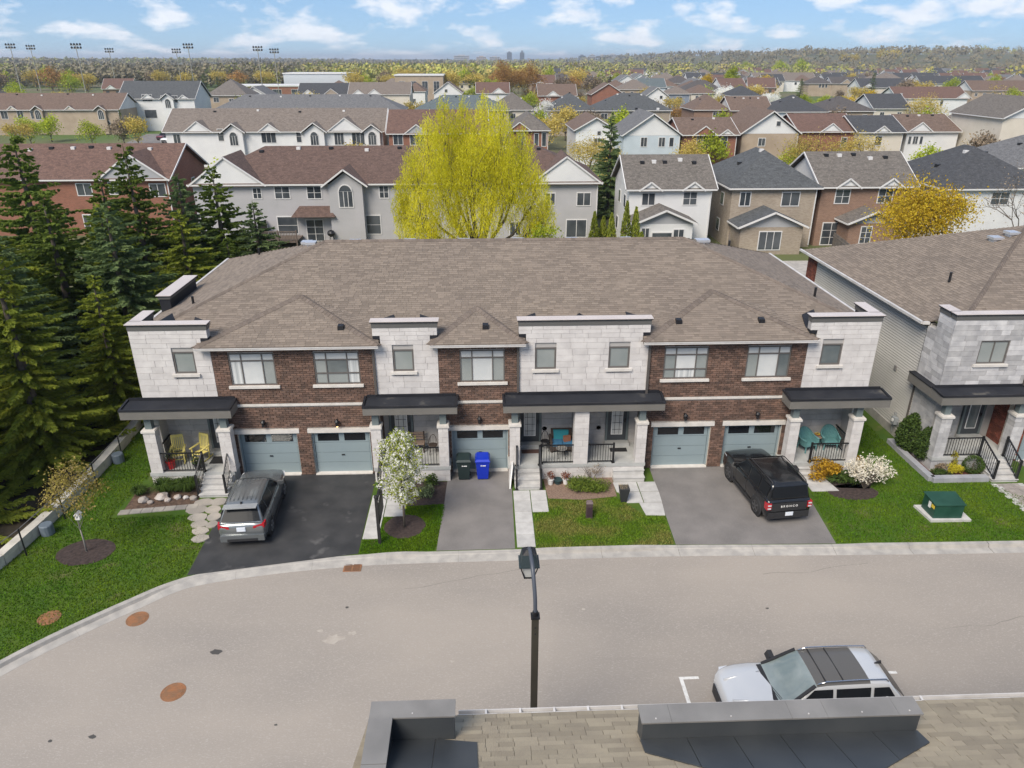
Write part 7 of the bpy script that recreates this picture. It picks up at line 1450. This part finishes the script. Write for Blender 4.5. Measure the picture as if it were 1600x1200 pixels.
# ---- the yellow willow
wt = thing('willow_tree','tall feathery yellow green willow behind the long roof','tree',(-.6,60,-.2)); rn = random.Random(3); wood = MB(); lv = MB(); random.seed(33)
wood.tube([(0.3,0,0),(.25,0,1.3),(.2,.1,2.3)],[.5,.42,.38],10)
plumes = [(-5.0,0,8.0,1.25,2.9),(-4.4,-1.2,5.6,1.45,2.6),(-3.7,.8,10.0,1.3,3.3),(-2.3,-.6,11.2,1.2,3.6),(-.9,.4,11.3,1.15,3.2),(-.3,-1.4,9.0,1.55,3.2),(.75,.2,11.6,1.1,3.3),(2.0,-.5,11.0,1.25,3.5),(2.6,-1.4,7.8,1.6,3.0),(3.7,.5,9.2,1.25,3.2),(4.8,-.4,7.0,1.25,2.6),(-2.6,-1.9,7.6,1.6,3.0),(-1.2,1.5,8.4,1.8,3.0),(1.6,1.6,8.4,1.8,3.0),(-5.7,.3,4.9,1.0,2.2),(5.6,.1,5.2,.95,2.1),(-3.4,-1.8,4.0,1.1,1.8),(.8,-2.1,5.9,1.3,2.2),(-6.0,-.4,6.6,.8,2.0),(4.3,-1.2,4.6,1.0,1.7),(-1.4,-2.0,5.2,1.1,1.9)]
for (x,y,z,pr,ph) in plumes:
    a = Vector((.2,.1,2.2)); c = Vector((x,y,z)); mid = a.lerp(c,.5)+Vector((x*.10,y*.1,-.5)); wood.tube([a,a.lerp(mid,.5),mid,mid.lerp(c,.5),c,c+Vector((0,0,ph*.8))],[.20,.15,.11,.075,.045,.012],6,cap=False)
    for k in range(16):
        o = Vector((rn.gauss(0,.55)*pr,rn.gauss(0,.55)*pr,rn.uniform(-.75,.8)*ph)); s = mid.lerp(c,rn.uniform(.4,1)); wood.tube([s,s.lerp(c+o,.5)+Vector((0,0,.15)),c+o],[.035,.022,.008],4,cap=False)
    n = int(330*pr*ph); tb = rn.uniform(.1,.7)
    for k in range(n):
        d = Vector((rn.gauss(0,1),rn.gauss(0,1),rn.gauss(0,1))); d = d.normalized()*rn.random()**.42; q = c+Vector((d.x*pr*(1-.4*max(0,d.z)),d.y*pr*(1-.4*max(0,d.z)),d.z*ph))
        up_ = rn.random() < .55; dirv = Vector((d.x*.45+rn.gauss(0,.18),d.y*.45+rn.gauss(0,.18),1 if up_ else -1)).normalized(); t_ = min(1,max(0,tb+rn.gauss(.15,.22)))
        for j in range(5):
            p_ = q+dirv*(j*.11)+Vector((rn.gauss(0,.035),rn.gauss(0,.035),rn.gauss(0,.03))); leaf(lv,p_,rn.uniform(.14,.24),t_,d=dirv,asp=.22)
lv.build('crown',V_willow,wt,fix=False,local=True); wood.build('trunk',M_bark,wt,smooth=True,fix=False,local=True); random.seed(44)
# ---- gold maple and other yard trees
broad('gold leaved maple behind the roof of the corner house','maple_tree',(36.2,58.5,-.2),8.4,4.9,V_maple,11,nleaf=15000,size=.20,th=.2)
broad('bare spring tree with thin twigs at the right edge behind the corner house','bare_tree',(45.5,60,-.2),10.5,4.0,V_bare,12,nleaf=900,size=.16,th=.25,depth=4)
broad('bright lime green shrub at the foot of the willow','lime_shrub',(4.6,57,-.2),5.4,2.4,V_lime,13,nleaf=3800,size=.2,th=.12)
broad('salmon pink shrub left of the willow trunk','pink_shrub',(-8.5,58,-.2),3.6,1.9,V_orange,14,nleaf=1600,size=.16,th=.1); broad('reddish bare shrub beside the grey townhouse wall','pink_shrub',(11.4,62,-.2),3.0,2.4,V_orange,15,nleaf=1300,size=.14,th=.1)
for i,(x,y,h,l) in enumerate([(12.6,64.5,5.8,'tallest columnar cedar beside the white house'),(13.5,64.8,5.2,'columnar cedar right of the tallest one beside the white house'),(13.9,63.9,3.2,'shortest columnar cedar before the white house extension'),(10.0,66,4.6,'columnar cedar between grey townhouse and white house'),(10.9,66.5,4.1,'columnar cedar nearer the white house in the side gap'),(11.6,66.2,4.4,'columnar cedar closest to the white house corner')]):
    t = thing('columnar_cedar',l,'tree',(x,y,-.2),0,'columnar cedars'); mb = MB()
    for k in range(1900):
        zf = R(0,1); rr = .62*(1-zf**2.2)*.9+.06; a = R(0,6.28); q = Vector((cos(a)*rr*R(.5,1),sin(a)*rr*R(.5,1),.1+zf*h)); leaf(mb,q,R(.18,.34),min(1,max(0,random.gauss(.45,.22))),d=(cos(a)*.3,sin(a)*.3,1),asp=.4)
    mb.build('crown',V_sprucey,t,fix=False,local=True); q = MB(); q.tube([(0,0,-.1),(0,0,h*.8)],[.1,.03],6); q.build('trunk',M_bark,t,local=True)
conifer('tall pointed blue green spruce between the houses across the back street','spruce_tree',(14.8,88,-.2),11.6,2.9,V_spruceb,131,None)
# ---- trees among the houses: (x, y, height, width, palette, label)
PAL = {'gold':V_gold,'orange':V_orange,'lime':V_lime,'bare':V_bare,'blossom':V_blossom,'maple':V_maple}
for i,(x,y,h,w,p,l) in enumerate([(52,116,6.6,12.5,'gold','wide golden tree before the red brick house with white gable'),(60,118,6.0,9,'gold','smaller golden tree beside the wide golden one'),(85,128,4.8,7,'gold','golden shrub under the stuccoed corner house'),(15.6,112,7.2,8.5,'gold','amber tree beside the brick turret house'),(18.8,110,5.4,5.5,'gold','amber sapling left of the white balcony house'),(30.5,112,6.4,6.5,'gold','thin pale golden tree before the blue house'),(53.1,206,5.2,8,'orange','rusty orange bush under the brown hip roof'),(9,298,16.5,15,'orange','great russet willow on the left of a pair'),(17.3,300,16.3,13.5,'orange','great russet willow on the right of a pair'),(15.9,190,8.2,7,'blossom','white blossoming tree beside the slate pair'),(89.2,287,7.7,11,'blossom','creamy blossoming tree behind the brown brick houses'),(104,280,5.5,8,'blossom','low cream blossoming tree beside the charcoal hip roof'),(123.8,262,5.2,9.5,'maple','golden shrub left in the row under the hill'),(136,268,7,7.5,'maple','taller golden shrub in the row under the hill'),(142,263,5.2,6.2,'maple','small golden shrub in the row under the hill'),(152,258,7.4,7.5,'maple','upright golden shrub beside the spruces under the hill'),(113,356,14,8,'lime','tall yellow green tree above the cottage roofs'),(104,362,11,9,'maple','golden tree beside the tall yellow green one'),(128,352,10,12,'maple','golden spreading tree before the white terrace'),(82,148,7.5,8,'bare','bare branched tree before the cream house'),(76,150,6,7,'bare','bare branched tree left of the cream house'),(44,140,6,9,'bare','bare pale tree before the tan house'),(98,150,8.5,9,'bare','bare tree beside the stuccoed corner house'),(112,158,7,10,'orange','rusty tree on the slope beside the cream house'),(110,190,8.5,11,'gold','tawny tree under the maroon roof'),(-85.9,262,7.4,5.5,'lime','bright yellow green tree before the half timbered house'),(-124.6,195,5.5,9,'lime','pale lime tree before the tan terrace'),(-108,200,4,6,'lime','small pale tree at the end of the tan terrace'),(-64,178,4.6,6,'bare','bare sapling before the white and blue terrace'),(-15,150,5.6,6,'gold','golden sapling beside the beige brick block'),(-8,160,6.5,6,'lime','olive tree between the grey roofs'),(120,150,6,9,'lime','green tree at the right edge below the maroon terrace'),(101,120,2.8,5,'bare','bare bush beside the cream corner house')]):
    broad(l,'garden_tree' if h > 3 else 'shrub',(x,y,-.2),h,w/2,PAL[p],200+i,'trees between the back houses',nleaf=int(2600+w*h*22),size=.13+.0009*y,th=.22,clump=.62)
for i,(x,y,h,r,l) in enumerate([(130.6,318,9.8,3.8,'dark spruce before the white terrace on the right'),(149.2,296,12.2,3.7,'dark spruce between the beige townhouses and the cream terrace'),(145,270,8.2,2.4,'narrow spruce beside the cream terrace'),(143.6,250,7.2,3.2,'spruce before the maroon roof, left of a pair'),(148.8,249,8.4,4.2,'spruce before the maroon roof, right of a pair'),(120,352,10,3,'dark spruce behind the golden spreading tree'),(-84.6,185,6.4,1.4,'pointed cypress at the end of the tan terrace'),(-151,420,9,4,'dark conifer by the sports field, left of three'),(-146,422,10,4,'dark conifer by the sports field, middle of three'),(-140,425,8.5,4,'dark conifer by the sports field, right of three'),(-47,228,5,1.2,'slim cypress beside the half timbered house')]):
    conifer(l,'spruce_tree',(x,y,-.2),h,r,V_spruceb if i%2 else V_spruce,300+i,'evergreens between the back houses',dens=.55)
# ---- belts of trees towards the horizon: copies of a few models, then one mass
BT = []
for k,(m,l) in enumerate([(V_gold,'golden spring tree in the belt beyond the houses'),(V_orange,'russet spring tree in the belt beyond the houses'),(V_lime,'yellow green spring tree in the belt beyond the houses'),(V_bare,'bare grey brown tree in the belt beyond the houses')]):
    BT.append(broad(l,'belt_tree',(0,0,0),11,5.5,m,400+k,'belt of trees beyond the houses',nleaf=1500,size=.75,th=.2,clump=.75))
usedb = set(); rb = random.Random(9); n_ = 0
def place_belt(x,y,k,s):
    if k not in usedb: usedb.add(k); o = BT[k]; o.location = (x,y,-.2); o.scale = (s,s,s*rb.uniform(.85,1.1)); o.rotation_euler = (0,0,rb.uniform(0,6))
    else: copy_tree(BT[k],(x,y,-.2),rb.uniform(0,6),(s,s,s*rb.uniform(.85,1.1)))
for _ in range(105):
    y = rb.uniform(340,560); u_ = rb.uniform(-60,930); x = (u_-800)/1141*(y*.93+7)+y*.038
    if -190 < x < -60 and y < 430: continue
    place_belt(x,y,rb.choices((0,1,2,3),(5,2,4,3))[0],rb.uniform(.7,1.15))
for _ in range(60):
    y = rb.uniform(300,560); u_ = rb.uniform(860,1650); x = (u_-800)/1141*(y*.93+7)+y*.038
    place_belt(x,y,rb.choices((0,1,2,3),(3,1,6,2))[0],rb.uniform(.5,.9))
for x,y,k,s in [(300,790,2,1.5),(322,792,2,1.45),(286,850,2,1.3),(538,1150,0,2.5),(596,1150,0,2.9)]: place_belt(x,y,k,s); 
for y0,y1,n in ((88,95,6),(117,124,10),(148,180,30),(206,246,40),(262,330,46)):
    for _ in range(n):
        y = rb.uniform(y0,y1); u_ = rb.uniform(-40,1640); x = (u_-800)/1141*(y*.93+7)+y*.038
        if y < 130 and 590 < u_ < 900: continue
        place_belt(x,y,rb.choices((0,1,2,3),(5,1,6,2))[0],rb.uniform(.36,.68)*(1 if y > 130 else .8))
fm = MB(); rf_ = random.Random(17)
for _ in range(5200):
    y = 520+4200*rf_.random()**2.1; u_ = rf_.uniform(-120,1720); x = (u_-800)/1141*(y*.93+7)+y*.038
    if u_ > 860 and y < 760 and rf_.random() < .8: continue
    z = terrain(x,y) if y > 800 else -.2; h = rf_.uniform(9,15); r = rf_.uniform(3.5,6.5)*(1+y/4000); tone = rf_.random()
    tone = min(1,max(0,tone*.55+.25*sin(x*.006+1)+.2*sin(x*.017+y*.004)+ (.12 if y < 800 else -.1)))
    nq = 46 if y < 1000 else 20 if y < 2000 else 11; sz = r*(.38 if y < 1000 else .6 if y < 2000 else .85)
    for k in range(nq):
        d = Vector((rf_.gauss(0,1),rf_.gauss(0,1),rf_.gauss(0,1))).normalized()*rf_.random()**.35; a = Vector((rf_.gauss(0,1),rf_.gauss(0,1),rf_.gauss(0,1))).normalized(); b = a.orthogonal().normalized(); p = Vector((x+d.x*r,y+d.y*r,z+h*.55+d.z*h*.45)); a *= sz*.5; b *= sz*.4
        fm.v.extend([tuple(p-a),tuple(p+b),tuple(p+a),tuple(p-b)]); i0 = len(fm.v)-4; fm.f.append((i0,i0+1,i0+2,i0+3)); fm.t.append(min(1,max(0,tone+rf_.uniform(-.1,.1))))
tag(fm.build('distant_forest',V_forest,None,fix=False),'hazy spring woodland covering the horizon','forest',kind='stuff')
# ================================================================ front garden planting
pt = thing('blossom_tree','young pear tree covered in white blossom beside the dark driveway','tree',(-3.36,24.5,0)); w,l = MB(),MB(); fl_m = MB(); rn = random.Random(21); random.seed(5)
w.tube([(0,0,-.05),(.02,0,1.0),(.0,.02,2.4),(.05,0,4.2)],[.05,.042,.03,.008],8)
for k in range(74):
    z = rn.uniform(1.1,3.95); a = rn.uniform(0,6.28); f = (z-1.1)/3.2; L = (.88*sin(pi*min(1,f*.80+.22))**.8)*rn.uniform(.75,1.05); e = Vector((cos(a)*L,sin(a)*L,z+L*.75)); w.tube([(0,0,z),Vector((0,0,z)).lerp(e,.5)+Vector((0,0,-.06)),e],[.014,.01,.004],4,cap=False)
    for q in range(13):
        s = rn.uniform(.22,1.05); c = Vector((0,0,z)).lerp(e,s)+Vector((rn.gauss(0,.09),rn.gauss(0,.09),rn.gauss(0,.09)))
        for j in range(8): leaf(fl_m,c+Vector((rn.gauss(0,.04),rn.gauss(0,.04),rn.gauss(0,.04))),rn.uniform(.05,.085),rn.random(),asp=.9)
        for j in range(6): leaf(l,c+Vector((rn.gauss(0,.08),rn.gauss(0,.08),rn.gauss(0,.08))),rn.uniform(.06,.11),rn.random(),asp=.6)
fl_m.build('blossom',V_blossom,pt,fix=False,local=True); l.build('leaves',V_lime,pt,fix=False,local=True); w.build('trunk',M_bark,pt,smooth=True,fix=False,local=True)
yt = broad('thin young tree with coppery buds in a mulch ring by the retaining wall','young_tree',(-15.28,23.38,0),4.1,1.25,mat_ramp('copper_bud',[(0,(.20,.15,.03)),(.5,(.34,.28,.06)),(1,(.46,.34,.16))],.3),31,nleaf=3000,size=.085,th=.27,clump=.55,thin=.36,depth=4,barkm=mat('pale_bark',(.24,.22,.20),.9))
bh = thing('bird_house','small white bird house hanging in the thin young tree','bird house',(-15.2,23.2,1.6)); q = MB(); q.box(-15.18,-15.02,23.12,23.28,1.6,1.8); q.build('box',M_white,bh); q = MB(); q.prism([(-15.21,23.08,1.8),(-14.99,23.08,1.8),(-15.1,23.08,1.92)],(0,.24,0)); q.build('roof',M_white,bh); q = MB(); q.lathe([(.025,0),(.025,-.006)],(-15.1,23.12,1.71),10,axis='y'); q.build('entrance_hole',M_black,bh); q = MB(); q.bar((-15.1,23.2,1.9),(-15.2,23.3,2.4),.012); q.build('hanger',M_black,bh)
def bush(label, loc, r, n, size, m, group=None, name='shrub', asp=.6, up=None, stem=True):
    t = thing(name,label,'shrub',loc,0,group); mb = MB(); rn = random.Random(hash(label)%9999 if False else sum(map(ord,label)))
    lobes = [(Vector((rn.uniform(-.5,.5)*r[0],rn.uniform(-.5,.5)*r[1],r[2]*rn.uniform(.5,1.2))),rn.uniform(.4,.62)) for _ in range(9)]
    for k in range(n):
        c,s = lobes[rn.randrange(9)]; d = Vector((rn.gauss(0,1),rn.gauss(0,1),rn.gauss(0,1))).normalized()*rn.random()**.4; p = c+Vector((d.x*r[0]*s,d.y*r[1]*s,d.z*r[2]*s)); p.z = max(.02,p.z); leaf(mb,p,size*rn.uniform(.65,1.35),rn.random(),d=up and (d+Vector(up)),asp=asp)
    mb.build('foliage',m,t,fix=False,local=True)
    if stem:
        q = MB()
        for k in range(6): a = rn.uniform(0,6.28); q.tube([(0,0,-.03),(cos(a)*r[0]*.3,sin(a)*r[1]*.3,r[2]*.7),(cos(a)*r[0]*.6,sin(a)*r[1]*.6,r[2]*1.3)],[.02,.014,.005],4,cap=False)
        q.build('stems',M_bark,t,fix=False,local=True)
    return t
V_forsy = mat_ramp('amber_shrub',[(0,(.16,.085,.01)),(.5,(.36,.20,.015)),(1,(.52,.33,.03))],.25)
bush('amber yellow spirea shrub before the right hand porch railing',(15.05,27.55,0),(.95,.6,.55),2600,.10,V_forsy); bush('small amber shrub behind the white magnolia',(16.7,28.2,0),(.45,.4,.55),700,.10,V_forsy); bush('low dark green juniper under the white flowering shrub',(16.1,27.1,0),(1.35,.6,.32),2600,.12,V_green,asp=.3)
wb = thing('flowering_shrub','white star magnolia shrub in bloom beside the right hand porch','shrub',(16.35,26.6,0)); w2,f2 = MB(),MB(); rn = random.Random(77); random.seed(77)
for k in range(60):
    a = rn.uniform(0,6.28); rr = rn.random()**.5; e = Vector((cos(a)*1.1*rr+.15,sin(a)*.8*rr+.15,.55+.95*sqrt(max(0,1-rr*rr*.85))*rn.uniform(.7,1))); w2.tube([(0,0,0),(e.x*.35,e.y*.35,e.z*.5),e],[.02,.012,.004],4,cap=False)
    for q in range(16):
        c = Vector((e.x*.35,e.y*.35,e.z*.5)).lerp(e,rn.uniform(.35,1.05))+Vector((rn.gauss(0,.10),rn.gauss(0,.10),rn.gauss(0,.09)))
        for j in range(4): leaf(f2,c+Vector((rn.gauss(0,.02),rn.gauss(0,.02),rn.gauss(0,.02))),rn.uniform(.05,.09),rn.random(),asp=.5)
f2.build('blossom',mat_ramp('magnolia_white',[(0,(.62,.56,.42)),(.5,(.78,.73,.62)),(1,(.86,.83,.76))],.3),wb,fix=False,local=True); w2.build('branches',M_bark,wb,fix=False,local=True)
bush('spreading bright green juniper before the middle double porch',(4.35,27.1,0),(1.05,.65,.28),3400,.13,mat_ramp('juniper_bright',[(0,(.045,.075,.01)),(.5,(.10,.15,.018)),(1,(.19,.24,.035))],.2),asp=.28); bush('leggy bare shrub against the wall of the middle double porch',(4.6,27.75,0),(.8,.2,.55),260,.06,V_bare)
bush('grey green boxwood before the porch with the blossom tree',(-2.75,26.75,0),(.5,.4,.28),1200,.075,mat_ramp('sage_shrub',[(0,(.07,.09,.04)),(.5,(.13,.17,.08)),(1,(.20,.25,.12))],.2)); bush('olive shrub against the porch wall behind the blossom tree',(-2.6,27.5,0),(.5,.3,.38),900,.085,V_green)
for x,y,z,r,l in ((19.98,29.75,1.0,.72,'tall dark globe yew nearest the cream siding'),(20.22,28.78,.92,.6,'dark upright yew against the grey stone pier')):
    t = thing('clipped_yew',l,'shrub',(x,y,0)); mb = MB(); rn = random.Random(int(x*100))
    for k in range(5200):
        d = Vector((rn.gauss(0,1),rn.gauss(0,1),rn.gauss(0,1))).normalized()*rn.uniform(.6,1.03); fz = min(1,max(0,(d.z+1)/2)); s = 1.05-.45*fz**1.6; leaf(mb,(d.x*r*s,d.y*r*s,.08+fz*z*1.95),rn.uniform(.09,.16),rn.random()*.9,asp=.5)
    mb.build('foliage',V_green,t,fix=False,local=True); q = MB(); q.tube([(0,0,-.05),(0,0,z*1.5)],[.06,.03],6); q.build('stem',M_bark,t,local=True)
t = thing('clipped_yew','round clipped boxwood ball beside the corner house steps','shrub',(21.85,27.75,0)); mb = MB()
for k in range(2400): d = Vector((random.gauss(0,1),random.gauss(0,1),random.gauss(0,1))).normalized()*R(.82,1.03); leaf(mb,(d.x*.45,d.y*.42,.42+d.z*.42),R(.05,.09),R(0,.9),d=d,asp=.5)
mb.build('foliage',V_green,t,fix=False,local=True); q = MB(); q.tube([(0,0,-.03),(0,0,.5)],.03,6); q.build('stem',M_bark,t,local=True)
V_ygold = mat_ramp('yellow_gold_shrub',[(0,(.30,.27,.02)),(.5,(.48,.42,.03)),(1,(.62,.55,.06))],.3)
bush('bright yellow gold thread cypress in the raised bed',(21.0,27.7,.02),(.38,.32,.28),1300,.09,V_ygold,asp=.3); bush('upright yellow shrub behind the gold thread cypress',(21.05,28.0,.02),(.22,.16,.62),650,.11,V_ygold,asp=.3,up=(0,0,1.2)); bush('low green groundcover at the corner of the raised bed',(20.35,27.6,.02),(.5,.3,.14),900,.08,V_green); bush('brown green heather clump beside the grey stone pier',(20.55,28.0,.02),(.35,.25,.25),600,.08,V_bare)
V_tuft = mat_ramp('grass_tuft',[(0,(.025,.05,.008)),(.5,(.05,.09,.012)),(1,(.09,.14,.025))],.2)
for x,y,s,l in ((-14.95,27.35,.4,'small tuft of ornamental grass at the outer end of the corner bed'),(-14.0,27.5,.62,'ornamental grass tuft under the corner porch railing'),(-12.95,27.55,.62,'ornamental grass tuft nearest the corner porch steps'),(-13.45,27.6,.5,'ornamental grass tuft between two larger tufts')):
    t = thing('ornamental_grass',l,'grass',(x,y,.01),0,'ornamental grass tufts'); mb = MB()
    for k in range(420):
        a = R(0,6.28); L = s*R(.6,1.1); r0 = R(0,.14); p = Vector((cos(a)*r0,sin(a)*r0,0)); m_ = p+Vector((cos(a)*L*.35,sin(a)*L*.35,L*.8)); e = p+Vector((cos(a)*L*.95,sin(a)*L*.95,L*R(.45,.9))); sd = Vector((-sin(a),cos(a),0))*.011; mb.poly([p-sd,p+sd,m_+sd,m_-sd],R(0,1)); mb.poly([m_-sd,m_+sd,e],R(0,1))
    mb.build('blades',V_tuft,t,fix=False,local=True)
# lawns: short blades over the soil sheet
def lawn_blades(name, label, poly, n, m, hh=.055, holes=()):
    mb = MB(); xs_ = [p[0] for p in poly]; ys_ = [p[1] for p in poly]; x0,x1,y0,y1 = min(xs_),max(xs_),min(ys_),max(ys_)
    def inside(x,y,P):
        c = False; j = len(P)-1
        for i in range(len(P)):
            if (P[i][1] > y) != (P[j][1] > y) and x < (P[j][0]-P[i][0])*(y-P[i][1])/(P[j][1]-P[i][1])+P[i][0]: c = not c
            j = i
        return c
    k = 0; V = mb.v; F = mb.f; T = mb.t; g = random.Random(len(label))
    while k < n:
        x, y = g.uniform(x0,x1), g.uniform(y0,y1)
        if not inside(x,y,poly) or any(inside(x,y,h) for h in holes): k += .3; continue
        a = g.uniform(0,6.28); w_ = g.uniform(.012,.024); h = hh*g.uniform(.5,1.5); lx, ly = g.gauss(0,.03), g.gauss(0,.03); i = len(V)
        V.extend([(x-cos(a)*w_,y-sin(a)*w_,0.001),(x+cos(a)*w_,y+sin(a)*w_,0.001),(x+lx,y+ly,h)]); F.append((i,i+1,i+2)); T.append(g.random()); k += 1
    o = mb.build(name, m, None, fix=False); return tag(o,label,'grass',kind='stuff')
kb = [(p.x,p.y) for p in K0 if -18.6 < p.x < -10.95 and p.y > 9]
lawn_blades('grass','mown green grass of the corner garden',[(-18.4,20.5)]+[q for q in kb if q[1] > 15.5]+[(-11.0,22.0),(-11.05,24.0),(-12.2,25.7),(-15.4,25.6),(-15.2,28.5),(-14.8,36),(-17.4,36),(-17.3,26),(-17.9,22.5)],52000,M_blade,holes=[ellipse(-15.28,23.35,1.05,.82)])
lawn_blades('grass','mown green grass under the blossom tree',[(-4.9,22.83),(-2.05,22.92),(-1.8,26.05),(-3.45,25.95),(-3.4,25.2),(-4.25,25.2),(-4.28,23.7),(-4.9,23.7)],11000,M_blade,holes=[ellipse(-3.36,24.55,.82,.82)])
lawn_blades('grass','patchy yellowing grass of the middle lawn',[(1.85,22.94),(7.15,22.96),(7.2,24.85),(6.4,24.9),(5.7,26.0),(5.4,26.35),(4,26.15),(2.55,26.3),(2.52,25.3),(1.85,25.3)],24000,M_bladedry)
lawn_blades('grass','lush green grass of the right hand lawn',[(13.45,22.8),(24.5,22.66),(24.5,23.2),(22.0,26.9),(19.45,26.9),(19.4,31),(19.6,36),(17.4,36),(17.3,28.5),(17.2,27.3),(16.6,26.4),(14.9,26.4),(13.9,26.4)],52000,M_blade,holes=[ellipse(15.75,26.35,1.1,.62),[(17.7,23.95),(19.6,23.95),(19.6,25.2),(17.7,25.2)]])

# ================================================================ air
hz_ = MB(); hz_.box(-8900,8900,-390,13500,-1.5,60.0)
M_haze = bpy.data.materials.new('haze'); M_haze.use_nodes = True; N = M_haze.node_tree.nodes; L = M_haze.node_tree.links
for n_ in list(N):
    if n_.type == 'BSDF_PRINCIPLED': N.remove(n_)
pv = N.new('ShaderNodeVolumePrincipled'); pv.inputs['Color'].default_value = (.80,.88,1,1); pv.inputs['Density'].default_value = .00016; pv.inputs['Anisotropy'].default_value = .2; L.new(pv.outputs[0], N['Material Output'].inputs['Volume'])
ho = hz_.build('haze', M_haze); tag(ho, 'thin pale haze lying over the whole town', 'haze', kind='stuff')
